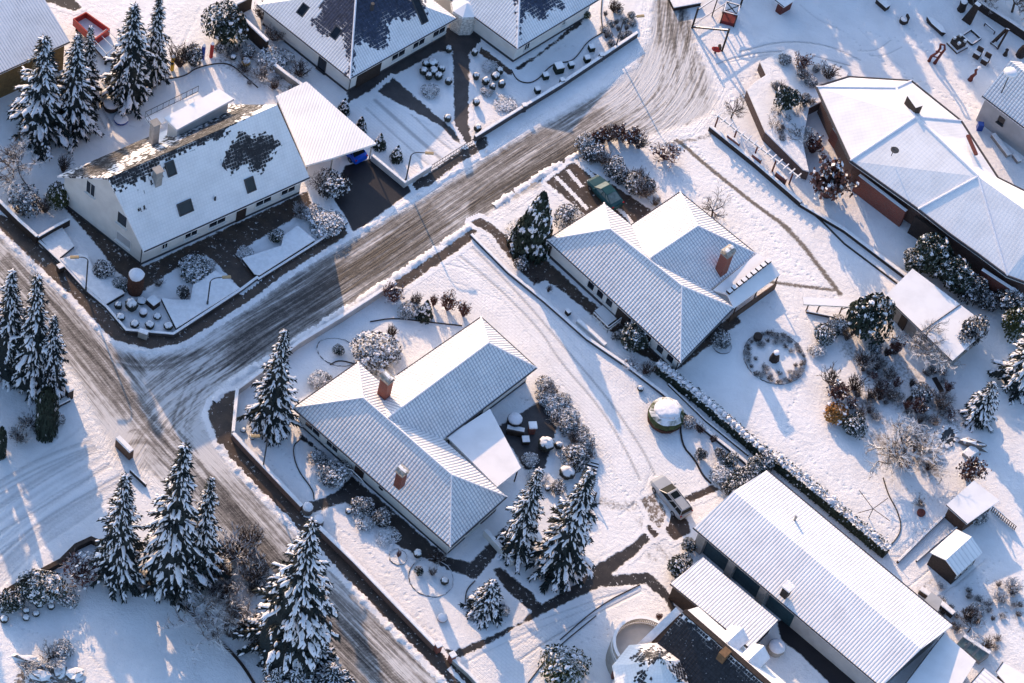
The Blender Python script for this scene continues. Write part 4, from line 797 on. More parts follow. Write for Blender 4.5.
ro = MB().lathe(tc, [(3.6, -.15), (3.55, .0), (2.2, .95), (1.1, 2.0), (.12, 3.6)], 8).build('turret_roof', 'roof_tile_black', hs, cut=.45)
bare_attr(ro, [[(628, 655), (640, 650), (660, 648), (672, 652), (660, 662), (640, 664)], [(668, 664), (684, 662), (690, 680), (676, 680)], [(634, 676), (646, 668), (650, 680), (640, 690)]], 1 / 14)
MB().tube([tc + zz * 3.4, tc + zz * 4.3], [.1, .04], 8).build('finial', 'metal_grey', hs, uv=False)
bc = V(642, 649, 2.6); arc = [bc + Vector((math.cos(a), math.sin(a), 0)) * 2.9 for a in [R(10) + R(215) * i / 20 for i in range(21)]]; arci = [bc + (p - bc) * .9 for p in arc]
MB().ext([up(p, 0) for p in arc], 2.3, 2.6).build('balcony_floor', 'grey_render', hs); MB().ext(arc, 0, 2.25).build('balcony_base', 'concrete', hs)
m = MB(); 
for i in range(20): Q4 = (arc[i], arc[i + 1], arci[i + 1], arci[i]); m.prism([p + zz * .85 for p in Q4], [p + zz * 1.0 for p in Q4]); m.prism([p + zz * .002 for p in Q4], [p + zz * .18 for p in Q4])
for i in range(61): a = R(10) + R(215) * i / 60; p = bc + Vector((math.cos(a), math.sin(a), 0)) * 2.75; m.box(p + zz * .5, (.07, .12, .72), a)
m.build('balcony_parapet', 'parapet_snow', hs)
MB().box(V(619, 668, .9), (1.3, 1.3, 1.8), R(20)).build('plinth_block', 'brick_red', hs)

# --- house cut by the right edge
A, B = V(982, 96, 4.0), V(1040, 140, 4.0); d = (B - A).normalized(); n = Vector((-d.y, d.x, 0)); n = n if n.y > 0 else -n
hs = thing('gabled_house', 'pale house cut by the right edge, lamp mast at its corner', 'house', up(B, 0))
r0, r1 = A + n * 3.6 + zz * 3.0, B + n * 3.6 + zz * 3.0; b0, b1 = A + n * 7.2, B + n * 7.2
MB().slab([(A, B, r1, r0), (b0, b1, r1, r0)], .22).build('roof', 'roof_main', hs); gutter(hs, [A, B])
i_ = .35; a0 = A + d * i_ + n * i_; c0 = b0 + d * i_ - n * i_; MB().prism([up(a0, 0), up(c0, 0), up(c0, 4.0), r0 + d * i_ - zz * .3, up(a0, 4.0)], [p + d * 9 for p in (up(a0, 0), up(c0, 0), up(c0, 4.0), r0 + d * i_ - zz * .3, up(a0, 4.0))]).build('wall', 'grey_render', hs)
window(hs, a0, a0 + d * 8, 2.6, .8, 1.9, 1.0, fr='frame_dark', cross=0)

# --- barn at the upper left
A = V(70, 42, 4.5); d = (V(0, 73.5, 4.5) - A); B = A + d * 1.6; Cc = V(34, -6, 4.5); k = Cc - A
hs = thing('barn', 'ochre boarded barn with a wide snow covered corrugated roof at the upper left', 'barn', up(A + d * .5 + k * .5, 0))
fs = [A, A + k * 1.2 + zz * 2.2, B + k * 1.2 + zz * 2.2, B]; MB().slab([fs], .2).build('roof', 'roof_corrugated_fine', hs)
MB().ext(inset([A, B, B + k * 1.2, A + k * 1.2], .4), 0, 4.3).build('wall', 'ochre_board', hs); gutter(hs, [A, B])

# --- sheds on the right
def shed(name, label, E4, e0, e1, matr, matw, cat='shed', dip=.0):
    """four roof corners as pixels; first edge low, opposite edge high"""
    p = [V(*E4[0], e0), V(*E4[1], e0), V(*E4[2], e1), V(*E4[3], e1)]
    hs = thing(name, label, cat, up((p[0] + p[2]) / 2, 0)); MB().slab([p], .16).build('roof', matr, hs); MB().ext(inset(p, .3), 0, min(e0, e1) - .12).build('wall', matw, hs); gutter(hs, p[:2], .05); return hs, p
hs, p = shed('garden_house', 'flat snow roofed garden house among laurels, below the hall', [(885, 296), (952, 361), (990, 327), (912.5, 268.5)], 2.4, 2.7, 'roof_flat_snow', 'concrete', 'garden house')
MB().beam(p[0].lerp(p[1], .55) + zz * .0, p[3].lerp(p[2], .62) + zz * .04, .05, .12).build('roof_seam', 'dark_wood', hs); MB().box(up(p[0].lerp(p[1], .3), 1.0) + (p[2] - p[1]).normalized() * .22, (.9, .1, 1.9), R(-44)).build('door', 'dark_wood', hs)
a, b, c_, d_ = V(930, 552.5, 2.2), V(956.5, 529, 2.2), V(982.5, 552.5, 2.2), V(957.5, 575.7, 2.2); r0, r1 = (a + d_) / 2 + zz * .75, (b + c_) / 2 + zz * .75
hs = thing('garden_shed', 'small dark wooden shed with a snowy gable roof beside the vegetable plot', 'shed', up((a + c_) / 2, 0))
MB().slab([(a, b, r1, r0), (d_, c_, r1, r0)], .1).build('roof', 'roof_panels', hs); q = inset([a, b, c_, d_], .2)
MB().ext(q, 0, 2.15).build('wall', 'dark_wood', hs); x = .92; aa, dd_ = a.lerp(d_, .08), d_.lerp(a, .08)
off = (b - a).normalized() * .2; MB().prism([up(aa + off, 2.0), up(dd_ + off, 2.0), r0 - zz * .08 + off], [up(aa + off, 2.0) + off * .4, up(dd_ + off, 2.0) + off * .4, r0 - zz * .08 + off * 1.4]).build('gable', 'dark_wood', hs)
dq = (c_ - d_).normalized()
for t in (.6, 1.5, 2.4): window(hs, d_ - Vector((dq.y, -dq.x, 0)) * .2, c_, t, .5, 1.0, .7, off=0, cross=0, fr='frame_white', sill=False)
hs, p = shed('lean_to_shed', 'brown lean-to shed with snow laden flat roof behind the small dark shed', [(946, 505), (967, 524), (999.5, 500.6), (974, 480.4)], 2.2, 2.5, 'roof_flat_snow', 'brown_wood')
hs, p = shed('low_outbuilding', 'low outbuilding with snow roof at the end of the long building', [(893, 700), (944, 633), (976, 661), (940, 720)], 2.2, 2.3, 'roof_flat_snow', 'grey_render', 'outbuilding')
hs, p = shed('low_outbuilding', 'lowest corner outbuilding with bright snow roof near the cold frame', [(965, 690), (984, 668), (1040, 712), (1010, 740)], 2.2, 2.6, 'roof_panels', 'concrete', 'outbuilding')
hs, p = shed('low_outbuilding', 'outbuilding at the lower right corner with plain snow roof by the garden track', [(996, 672), (1003, 662), (1050, 690), (1030, 712)], 2.0, 2.3, 'roof_flat_snow', 'dark_wood', 'outbuilding')
hs, p = shed('play_hut', 'small brown hut with snow on its roof at the top edge of the play area', [(775, 0), (784, 7), (798, -2), (790, -12)], 1.8, 2.0, 'roof_flat_snow', 'rust_brown', 'hut')

# ---------------------------------------------------------------- vegetation builders
def mesh_from(name, v, f, mats, mi=None, smooth=None):
    me = bpy.data.meshes.new(name); me.from_pydata(v, [], f)
    for m in mats: me.materials.append(M[m])
    if mi is not None: me.polygons.foreach_set('material_index', mi)
    if smooth is not None: me.polygons.foreach_set('use_smooth', smooth)
    return me
def spruce_mesh(h, r, seed, snowf=0.8, droop=0.55, dense=1.0):
    q = random.Random(seed); v = []; f = []; mi = []; sm = []
    def ad(vs, fs, m, s_):
        b = len(v); v.extend(vs); f.extend(tuple(b + i for i in x) for x in fs); mi.extend([m] * len(fs)); sm.extend([s_] * len(fs))
    def lump(c, d, L, w, t):             # elongated pad of snow along d
        x = d.cross(Vector((0, 0, 1)))
        if x.length < .05: x = Vector((1, 0, 0))
        x.normalize(); y = x.cross(d); vs = []; n = 6
        for sx, k in ((-.5, .25), (-.22, 1), (.15, .95), (.5, .2)):
            for i in range(n):
                a = 6.28319 * i / n; j = q.uniform(.75, 1.25); vs.append(tuple(c + d * (L * sx) + x * (math.cos(a) * w * k * j) + y * (math.sin(a) * t * k * j)))
        fs = [(i * n + k, i * n + (k + 1) % n, (i + 1) * n + (k + 1) % n, (i + 1) * n + k) for i in range(3) for k in range(n)] + [tuple(range(n))[::-1], tuple(range(3 * n, 4 * n))]
        ad(vs, fs, 1, True)
    def twig(p, d, L, w):                # bunch of needles: a thin drooping pyramid
        x = d.cross(Vector((0, 0, 1)))
        if x.length < .05: x = Vector((1, 0, 0))
        x.normalize(); y = x.cross(d)
        ad([tuple(p + x * w), tuple(p - x * w * .6 + y * w * .7), tuple(p - x * w * .6 - y * w * .7), tuple(p + d * L)], [(0, 1, 3), (1, 2, 3), (2, 0, 3)], 0, False)
    n = 9; vs = []
    for i in range(8):                  # added inner cone in needle colour, keeps the lit interior from showing through
        z = h * (.05 + .87 * i / 7); k = (1 - i / 7) ** .9 * r * .5 + .06
        vs += [(math.cos(6.283 * j / n) * k * q.uniform(.7, 1.2), math.sin(6.283 * j / n) * k * q.uniform(.7, 1.2), z) for j in range(n)]
    ad(vs, [(i * n + k, i * n + (k + 1) % n, (i + 1) * n + (k + 1) % n, (i + 1) * n + k) for i in range(7) for k in range(n)], 0, False)
    z = h * .09; ph = 0; gap = [(q.uniform(0, 6.28), q.uniform(.1, .8)) for _ in range(5)]
    while z < h * .985:
        t = z / h; L0 = r * (1 - t) ** 1.0 * (.9 + .1 * math.sin(z * 3)) + .12; nb = max(5, int((5 + 7 * (1 - t)) * dense)); ph += q.uniform(.2, .9)
        for b in range(nb):
            a = ph + 6.28319 * b / nb + q.uniform(-.22, .22); L = L0 * (q.uniform(.58, 1.0) if q.random() < .7 else q.uniform(1.0, 1.32)); L *= .6 if any(abs((a - g0 + 3.14) % 6.28 - 3.14) < .5 and abs(t - g1) < .07 for g0, g1 in gap) else 1; el = .25 * t - droop * (1 - t * .7) * q.uniform(.6, 1.2)
            d = Vector((math.cos(a), math.sin(a), el)).normalized(); spine = []; sd = Vector((-math.sin(a), math.cos(a), 0)); k = max(2, int(L / .34)); z1 = z + q.uniform(-.15, .15)
            for j in range(k):
                s = (j + 1) / k; p = Vector((0, 0, z1)) + d * (L * s) + Vector((0, 0, -.12 * L * s * s + .10 * L * max(0, s - .6)))
                spine.append(p); w = (.14 + .30 * L * (1 - s) * .5) 
                for sg in (-1, 1): twig(p - d * .1, (d * .8 + sd * sg * q.uniform(.5, 1.0) + Vector((0, 0, q.uniform(-.75, -.15)))).normalized(), min(.75, .32 + w) * q.uniform(.8, 1.4), .11 + .035 * L)
                twig(p, (d + Vector((0, 0, q.uniform(-.5, .1)))).normalized(), .42 * q.uniform(.7, 1.2), .09)
                if s > .3 and q.random() < snowf * .5 * (.5 + .5 * min(1, t * 2.2)): lump(p + Vector((0, 0, .06)) + sd * q.uniform(-.3, .3) * (.3 + .25 * L) - d * q.uniform(0, .25), (d + sd * q.uniform(-.6, .6) + Vector((0, 0, -.3 + q.uniform(-.25, .1)))).normalized(), min(.6, .26 + .07 * L) * q.uniform(.5, 1.4), (.045 + .016 * L) * q.uniform(.5, 1.4), .06)
                if s > .45 and q.random() < snowf * .38:
                    sg = q.choice((-1, 1)); lump(p + sd * sg * .24 + Vector((0, 0, .03)), (d * .7 + sd * sg * .7 + Vector((0, 0, -.35))).normalized(), .42 * q.uniform(.7, 1.3), .10, .07)
            if len(spine) > 1 and q.random() < snowf * (.55 + .45 * min(1, t * 2.2)):       # snow lying along the bough, thick and thin, hanging over its tip
                k0 = q.randrange(0, max(1, len(spine) - 2)); pts = spine[k0:] + [spine[-1] + d * .18 + Vector((0, 0, -.14))]; w0 = (.07 + .035 * L) * q.uniform(.7, 1.35); vs = []; n = 6; side = d.cross(Vector((0, 0, 1))).normalized()
                for i, p in enumerate(pts):
                    e_ = .3 if i in (0, len(pts) - 1) else q.uniform(.55, 1.25); c = p + Vector((0, 0, .07)) + side * q.uniform(-.07, .07)
                    vs += [tuple(c + side * (math.cos(6.28319 * m_ / n) * w0 * e_ * 1.12) + Vector((0, 0, math.sin(6.28319 * m_ / n) * .085 * e_))) for m_ in range(n)]
                ad(vs, [(i * n + m_, i * n + (m_ + 1) % n, (i + 1) * n + (m_ + 1) % n, (i + 1) * n + m_) for i in range(len(pts) - 1) for m_ in range(n)], 1, True)
        z += (.40 - .12 * t) * (h / 14) ** .3
    twig(Vector((0, 0, h * .93)), Vector((0, 0, 1)), h * .09, .1); lump(Vector((.04, 0, h * .97)), Vector((0, 0, 1)), .35, .05, .05)
    return mesh_from('crown', v, f, ['needles', 'tree_snow'], mi, sm)
def trunk_mesh(h, r, mat='bark'):
    m = MB().tube([Vector((0, 0, -.1)), Vector((.03, 0, h * .4)), Vector((0, .02, h * .9))], [r, r * .7, r * .15], 8); return mesh_from('trunk', m.v, m.f, [mat])
def leafy_mesh(rx, rz, seed, mat, n=900, leaf=.16, shape='dome', lump=.35, snow=0, irregular=.25):
    """dense evergreen foliage as leaf faces through the outer part of the crown, some snow pads on top"""
    q = random.Random(seed); v = []; f = []; mi = []
    lob = [(Vector((q.gauss(0, 1), q.gauss(0, 1), q.gauss(.3, .8))).normalized(), q.uniform(-.2, 1) * lump) for _ in range(10)]
    core = MB().lathe((0, 0, 0), [(rx * .6, 0), (rx * .55, rz * .3), (rx * .3, rz * .6), (rx * .05, rz * .88)], 9, jit=.1) if shape == 'cone' else MB().lathe((0, 0, 0), [(rx * .8, 0), (rx * .8, rz * .6), (rx * .3, rz * .9)], 9, jit=.08) if shape == 'column' else MB().blob((0, 0, rz * .4), (rx * .55, rx * .55, rz * .38), .3, 10, 6); v += core.v; f += core.f; mi += [0] * len(core.f)
    for i in range(n):
        d = Vector((q.gauss(0, 1), q.gauss(0, 1), q.gauss(0, 1))).normalized()
        if shape == 'dome' and d.z < -.35: d.z *= -1
        k = 1.0 - irregular * q.random() ** 1.5
        for l, a in lob: k += a * max(0, d.dot(l) - .6) * 1.2
        if shape == 'cone': zz_ = q.random() ** 1.3; rr = rx * ((1 - zz_) ** .75 * .95 + .05) * k; an = q.uniform(0, 6.283); p = Vector((math.cos(an) * rr, math.sin(an) * rr, zz_ * rz)); d = Vector((math.cos(an), math.sin(an), .35))
        elif shape == 'column': zz_ = q.random(); rr = rx * (min(1, (1 - zz_) * 3.2) ** .5) * k; an = q.uniform(0, 6.283); p = Vector((math.cos(an) * rr, math.sin(an) * rr, zz_ * rz)); d = Vector((math.cos(an), math.sin(an), .4))
        elif shape == 'box': p = Vector((q.uniform(-rx, rx), q.uniform(-rx, rx), rz)); 
        else: p = Vector((d.x * rx * k, d.y * rx * k, rz * .45 + d.z * rz * .52 * k))
        nn = (d + Vector((q.gauss(0, .55), q.gauss(0, .55), q.gauss(.25, .5)))).normalized(); x = nn.cross(Vector((q.gauss(0, 1), q.gauss(0, 1), q.gauss(0, 1)))).normalized(); y = nn.cross(x); s = leaf * q.uniform(.6, 1.4); b = len(v)
        v += [tuple(p + x * s), tuple(p + y * s * .6 + nn * s * .2), tuple(p - x * s), tuple(p - y * s * .6 + nn * s * .2)]; f.append((b, b + 1, b + 2, b + 3)); mi.append(0)
    for i in range(snow):
        d = Vector((q.gauss(0, 1), q.gauss(0, 1), abs(q.gauss(.5, .8)))).normalized(); k = 1.0
        for l, a in lob: k += a * max(0, d.dot(l) - .6)
        if shape in ('cone', 'column'):
            zz_ = q.random() * .95; rr = rx * ((1 - zz_) ** .75 if shape == 'cone' else min(1, (1 - zz_) * 3.2) ** .5) * .95; an = q.uniform(0, 6.283); p = (math.cos(an) * rr, math.sin(an) * rr, zz_ * rz)
        else: p = (d.x * rx * k * .97, d.y * rx * k * .97, rz * .45 + d.z * rz * .53 * k)
        bb = MB().blob(p, (leaf * q.uniform(.6, 2.2), leaf * q.uniform(.6, 1.6), leaf * q.uniform(.4, .7)), .35, 6, 3); b = len(v); v += bb.v; f += [tuple(b + i for i in x) for x in bb.f]; mi += [1] * len(bb.f)
    return mesh_from('foliage', v, f, [mat, 'tree_snow'], mi)
def twiggy_mesh(r, h, seed, mat, stems=26, thick=.022, levels=2, spread=1.0, leafn=0, leafmat='leaf_red'):
    """bare shrub: many thin stems from one stool, forked, with the odd dry leaf"""
    q = random.Random(seed); m = MB(); tips = []
    def grow(p, d, L, t, lv):
        p1 = p + d * L * .5; d2 = (d + Vector((q.gauss(0, .22), q.gauss(0, .22), .05))).normalized(); p2 = p1 + d2 * L * .5; m.tube([p, p1, p2], [t, t * .8, t * .5], 3); tips.append(p2); tips.append(p1)
        if lv > 0:
            for k in range(3): grow(p1.lerp(p2, q.uniform(0, 1)), (d2 + Vector((q.gauss(0, .6), q.gauss(0, .6), q.gauss(.15, .4)))).normalized(), L * q.uniform(.4, .65), t * .65, lv - 1)
    for i in range(stems):
        a = q.uniform(0, 6.283); s = q.random() ** .6 * spread; d = Vector((math.cos(a) * s, math.sin(a) * s, 1.0)).normalized(); L = min(h * .8 / max(.3, d.z), r * 1.1 / max(.2, math.hypot(d.x, d.y))) * q.uniform(.6, .95); grow(Vector((math.cos(a) * .12, math.sin(a) * .12, 0)), d, L, thick, levels)
    v, f, mi = m.v, m.f, [0] * len(m.f)
    for i in range(leafn):
        p = q.choice(tips) + Vector((q.gauss(0, .08), q.gauss(0, .08), q.gauss(0, .08))); nn = Vector((q.gauss(0, 1), q.gauss(0, 1), q.gauss(.4, .8))).normalized(); x = nn.orthogonal().normalized(); y = nn.cross(x); s = .09 * q.uniform(.6, 1.5); b = len(v)
        v += [tuple(p + x * s), tuple(p + y * s * .7), tuple(p - x * s), tuple(p - y * s * .7)]; f.append((b, b + 1, b + 2, b + 3)); mi.append(1)
    return mesh_from('branches', v, f, [mat, leafmat], mi)
def baretree_mesh(h, r, seed, mat='twig_snowy', trunk=.16, fork=.22, levels=4):
    q = random.Random(seed); m = MB()
    def grow(p, d, L, t, lv):
        pts = [p]; dd = d
        for k in range(3): dd = (dd + Vector((q.gauss(0, .16), q.gauss(0, .16), q.gauss(0.03, .1)))).normalized(); pts.append(pts[-1] + dd * L / 3)
        m.tube(pts, [t, t * .88, t * .76, t * .62], 5 if t > .05 else 3)
        if lv:
            for k in range(4 if lv > 1 else 7):
                s = pts[1 + k % 3]; a = q.uniform(0, 6.283); side = dd.orthogonal().normalized(); side = (side * math.cos(a) + dd.cross(side) * math.sin(a)); grow(s, (dd * q.uniform(.5, 1) + side * q.uniform(.55, 1.0) + Vector((0, 0, .12))).normalized(), L * q.uniform(.5, .78), t * .56, lv - 1)
    m.tube([Vector((0, 0, 0)), Vector((.05, .02, h * fork))], [trunk, trunk * .85], 7)
    for k in range(5):
        a = 6.283 * k / 5 + q.uniform(-.4, .4); el = q.uniform(.35, 1.0); grow(Vector((.05, .02, h * fork)), Vector((math.cos(a), math.sin(a), el)).normalized(), r * q.uniform(.5, .66), trunk * .6, levels - 1)
    return mesh_from('branches', m.v, m.f, [mat])
CACHE = {}
def cached(key, fn):
    if key not in CACHE: CACHE[key] = fn()
    return CACHE[key]
def copyin(me, name, parent, s=(1, 1, 1), rz=0):
    o = bpy.data.objects.new(name, me); COL.objects.link(o); o.parent = parent; o.scale = s; o.rotation_euler = (0, 0, rz); return o
def plant(name, label, cat, px, parts, s=(1, 1, 1), group=None, z=0.0):
    t = thing(name, label, cat, V(px[0], px[1], z), group); rz = rnd.uniform(0, 6.283)
    if not isinstance(s, (tuple, list)): s = (s, s, s)
    for nm, me in parts: copyin(me, nm, t, s, rz)
    return t
def spruce(px, top, width, label, var=0, group='snowy spruces', snowf=.8):
    """px foot, top = pixel of the tip, width in pixels"""
    g = G(*px); hs_ = np.arange(1, 32, .1); P = PX(np.stack([np.full(len(hs_), g[0]), np.full(len(hs_), g[1]), hs_], 1)); h = float(hs_[np.argmin(np.abs(P[:, 1] - top[1]))])
    br_ = 5.2 if width > 90 else 3.4; me = cached(('sp', var, snowf, br_), lambda: spruce_mesh(14.0, br_, 11 + var, snowf)); tr = cached('trunk', lambda: trunk_mesh(14.0, .24)); r = width / 2 / 10.2 / br_ * 1.08
    return plant('spruce_tree', label, 'tree', px, [('crown', me), ('trunk', tr)], (r, r, h / 14.0), group)
SP = [((40, 132), (40, 37), 78, 'snowy spruce nearest the ochre barn, leftmost of the upper trio', 0), ((72, 128), (69, 35), 62, 'snowy spruce in the middle of the trio beside the barn', 1), ((86, 100), (81, 26), 36, 'slim spruce tucked behind the trio next to the red tipper', 2),
 ((127, 98), (131, 4), 66, 'broad snowy spruce on the right of the red tipper', 3), ((152, 78), (149, -6), 44, 'taller slim spruce touching the top edge left of the play garden', 1),
 ((8, 372), (12, 270), 60, 'snowy spruce cut by the left edge above the street', 2), ((32, 385), (34, 274), 58, 'tall snowy spruce of the street trio, standing in the middle', 0), ((50, 392), (53, 315), 42, 'shorter spruce of the street trio, nearest the bend', 3),
 ((116, 576), (115, 473), 60, 'snowy spruce leftmost of the row beside the main street', 3), ((168, 580), (172, 444), 74, 'tallest snowy spruce, centre of the row beside the main street', 0), ((197, 577), (199, 477), 52, 'slim pointed spruce at the street end of the row', 1),
 ((286, 655), (292, 520), 108, 'large spreading spruce overhanging the lower main street', 2), ((269, 426), (286, 329), 57, 'lone spruce in the corner garden inside the street wall', 1),
 ((514, 552), (521, 468), 50, 'dark spruce beside the flat terrace roof', 2), ((558, 568), (578, 468), 66, 'dark spruce next to the garden steps', 3), ((1018, 385), (1022, 318), 66, 'spruce with heavy snow boughs cut by the right edge', 0)]
for s_ in SP: spruce(*s_)
def lf(key, *a, **k): return ('foliage', cached(key, lambda: leafy_mesh(*a, **k)))
def shrub(kind, px, wpx, hm, label, var=0, group=None, name=None, cat='shrub', z=0.0):
    """wpx width in pixels, hm height in metres"""
    w = wpx / 2 / 10.2; sd = 40 + var
    if kind == 'dark': P = [lf(('dk', var), 1, 1, sd, 'leaf_dark', 1500, .09, snow=22, lump=.9, irregular=.5)]
    elif kind == 'green': P = [lf(('gr', var), 1, 1, sd, 'leaf_green', 1400, .09, snow=20, lump=.8, irregular=.5)]
    elif kind == 'snowy': P = [lf(('sn', var), 1, 1, sd, 'leaf_snowy', 1500, .085, snow=26, lump=.9, irregular=.55)]
    elif kind == 'red': P = [lf(('rd', var), 1, 1, sd, 'leaf_red', 800, .09, snow=25)]
    elif kind == 'cone': P = [lf(('co', var), 1, 1, sd, 'leaf_dark', 700, .13, shape='cone', snow=60)]
    elif kind == 'column': P = [lf(('cl', var), 1, 1, sd, 'leaf_dark', 1600, .09, shape='column', snow=10)]
    elif kind == 'twig': P = [('branches', cached(('tw', var), lambda: twiggy_mesh(1, 1, sd, 'twig_brown', stems=42, thick=.034)))]
    elif kind == 'twigsnow': P = [('branches', cached(('ts', var), lambda: twiggy_mesh(1, 1, sd, 'twig_snowy', stems=46, thick=.036)))]
    elif kind == 'twigred': P = [('branches', cached(('tr', var), lambda: twiggy_mesh(1, 1, sd, 'twig_red', stems=44, thick=.032, leafn=260)))]
    elif kind == 'leafred': P = [('branches', cached(('lr', var), lambda: twiggy_mesh(1, 1, sd, 'twig_brown', stems=36, thick=.03, leafn=900)))]
    elif kind == 'gold': P = [('foliage', cached(('gd', var), lambda: leafy_mesh(1, 1, sd, 'grass_gold', 700, .12, lump=.2, snow=10)))]
    elif kind == 'ball':
        P = [('foliage', cached(('ba', var), lambda: (lambda m: mesh_from('foliage', m.v, m.f, ['topiary'], None, [True] * len(m.f)))(MB().blob((0, 0, .5), (1, 1, .5), .13, 16, 9))))]
    if name is None: name = {'ball': 'clipped_bush', 'cone': 'dwarf_conifer', 'column': 'columnar_conifer', 'gold': 'ornamental_grass'}.get(kind, 'shrub')
    return plant(name, label, cat, px, P, (w, w, hm), group, z)
def baretree(px, wpx, hm, label, var=0, mat='twig_snowy', trunk=.045, levels=4, group=None):
    w = wpx / 2 / 10.2; me = cached(('bt', var, mat, trunk, levels), lambda: baretree_mesh(1.6, 1.0, 70 + var, mat, trunk, levels=levels)); return plant('bare_tree', label, 'tree', px, [('branches', me)], (w, w, hm / 1.6), group)
def hedge(px, wm, hm, label, mat='leaf_dark', balls=0, seed=5, name='hedge'):
    """clipped hedge along a pixel line: core, leaves over its faces, snow pads on top"""
    q = random.Random(seed); L = [Vector((*G(*p)[:2], 0)) for p in px]; t = thing(name, label, 'hedge', L[0].lerp(L[-1], .5)); m = MB(); org = WL[t]; v = []; f = []; s_ = MB()
    for a, b in zip(L[:-1], L[1:]):
        d = (b - a); ln = d.length; d.normalize(); n = Vector((-d.y, d.x, 0)); m.beam(a + zz * hm * .47, b + zz * hm * .47, wm * .8, hm * .9)
        for i in range(int(ln * 130)):
            u = q.random() * ln; k = q.random()
            if k < .4: p = a + d * u + n * q.uniform(-.5, .5) * wm + zz * hm * q.uniform(.92, 1.05); nn = zz
            else: sg = 1 if k < .7 else -1; p = a + d * u + n * sg * wm * q.uniform(.42, .54) + zz * q.uniform(.05, 1) * hm; nn = n * sg
            nn = (nn + Vector((q.gauss(0, .5), q.gauss(0, .5), q.gauss(.1, .4)))).normalized(); x = nn.orthogonal().normalized(); y = nn.cross(x); s = .12 * q.uniform(.6, 1.4); b_ = len(v); v += [tuple(p + x * s), tuple(p + y * s * .7), tuple(p - x * s), tuple(p - y * s * .7)]; f.append((b_, b_ + 1, b_ + 2, b_ + 3))
        for i in range(int(balls * .6 * ln) if balls < 4 else int(ln / .62)):
            if balls < 4: s_.blob(a + d * q.random() * ln + n * q.uniform(-.45, .45) * wm + zz * hm, (q.uniform(.12, .34), q.uniform(.12, .34), q.uniform(.08, .16)), .3, 7, 4)
            else: s_.blob(a + d * (i + .5) * .62 + n * q.uniform(-.1, .1) + zz * (hm + .03), (q.uniform(.2, .3), q.uniform(.2, .32), q.uniform(.12, .2)), .25, 9, 5)
    m.add(v, f); m.build('foliage', mat, t, uv=False)
    if balls:
        for a, b in zip(L[:-1], L[1:]): s_.beam(a + zz * (hm - .1), b + zz * (hm - .1), wm * .2, .1)
    if balls: s_.build('snow_cover', 'tree_snow', t, uv=False, smooth=True)
    return t

# ---------------------------------------------------------------- planting
hedge([(655, 369), (700, 404), (768, 463)], 1.0, 1.3, 'dark clipped hedge with a row of round snow lumps along its top', balls=9)
hedge([(770, 462), (815, 498), (885, 556)], 1.1, 1.5, 'dark hedge with broken snow along the back of the long building', balls=3, seed=9)
S = shrub
for i, (x, y, w) in enumerate(((586, 150, 20), (594, 158, 20), (603, 164, 20), (612, 171, 18), (620, 178, 18), (628, 184, 20), (636, 190, 20), (586, 158, 14), (640, 182, 16), (648, 190, 14))): S(('snowy', 'snowy', 'twigsnow')[i % 3], (x, y), w, 1.5, 'snow laden bush of the irregular row curving round the teal car driveway', i % 3, 'bush row round the teal car driveway')
for i, (x, y, w) in enumerate(((598, 143, 20), (608, 140, 20), (619, 140, 20), (630, 143, 22), (638, 148, 20))): S(('leafred', 'twigsnow', 'leafred')[i % 3], (x, y), w, 1.7, 'brown leafed bush of the row at the street end of the teal car driveway', i % 3, 'brown bush row at the street end')
for i, (x, y, w) in enumerate(((732, 493, 18), (740, 488, 20), (748, 482, 20), (756, 475, 20), (763, 469, 18))): S(('snowy', 'dark')[i % 2], (x, y), w, 1.7, 'snow laden bush of the row at the near end of the long building', i % 3, 'bush row at the end of the long building')
for i in range(64):
    x, y = rnd.uniform(845, 950), rnd.uniform(350, 470)
    if abs((x - 845) * .9 - (y - 350)) < 75: S(('twig', 'twigsnow', 'twigsnow', 'twigred')[i % 4], (x, y), rnd.uniform(8, 19), rnd.uniform(.4, 1.3), 'small frosted brown undergrowth bush in the wild garden', i % 3, 'undergrowth of the wild garden')
for i in range(16): S(('twig', 'twigsnow')[i % 2], (rnd.uniform(205, 268), rnd.uniform(552, 640)), rnd.uniform(14, 26), rnd.uniform(.8, 1.8), 'frosted brown scrub between spruce row and large spruce', i % 3, 'scrub by the main street')
for i in range(14): S(('twig', 'twigsnow')[i % 2], (rnd.uniform(768, 815), rnd.uniform(66, 150)), rnd.uniform(7, 15), rnd.uniform(.4, .9), 'small dry plant on the planted mound', i % 3, 'dry plants on the mound', z=1.0)
for i in range(12): S(('twig', 'twigsnow')[i % 2], (rnd.uniform(224, 296), rnd.uniform(48, 92)), rnd.uniform(8, 16), rnd.uniform(.4, .9), 'dry perennial in the strip left of the top house', i % 3, 'dry perennials left of the top house')
for i in range(34): S(('twig', 'twigsnow')[i % 2], (rnd.uniform(940, 1022), rnd.uniform(585, 650)), rnd.uniform(6, 12), rnd.uniform(.3, .6), 'frosted vegetable stalks in the plot below the dark shed', i % 3, 'stalks in the vegetable plot')
S('green', (664, 420), 38, 2.3, 'big round clipped bush with a thick snow cap beside the long driveway', 3, name='round_topiary') if False else None
t = thing('round_topiary', 'big drum shaped green topiary with thick snow cap beside the long driveway', 'topiary', V(664, 420))
c = V(664, 420); MB().lathe(c, [(1.55, 0), (1.72, .2), (1.74, .6)], 24, jit=.03).build('lower_ring', 'rust_hedge', t, uv=False)
MB().lathe(c, [(1.68, .55), (1.8, 1.0), (1.7, 1.45), (1.3, 1.72), (.3, 1.85)], 28, jit=.04).build('foliage', 'hedge_clip', t, uv=False)
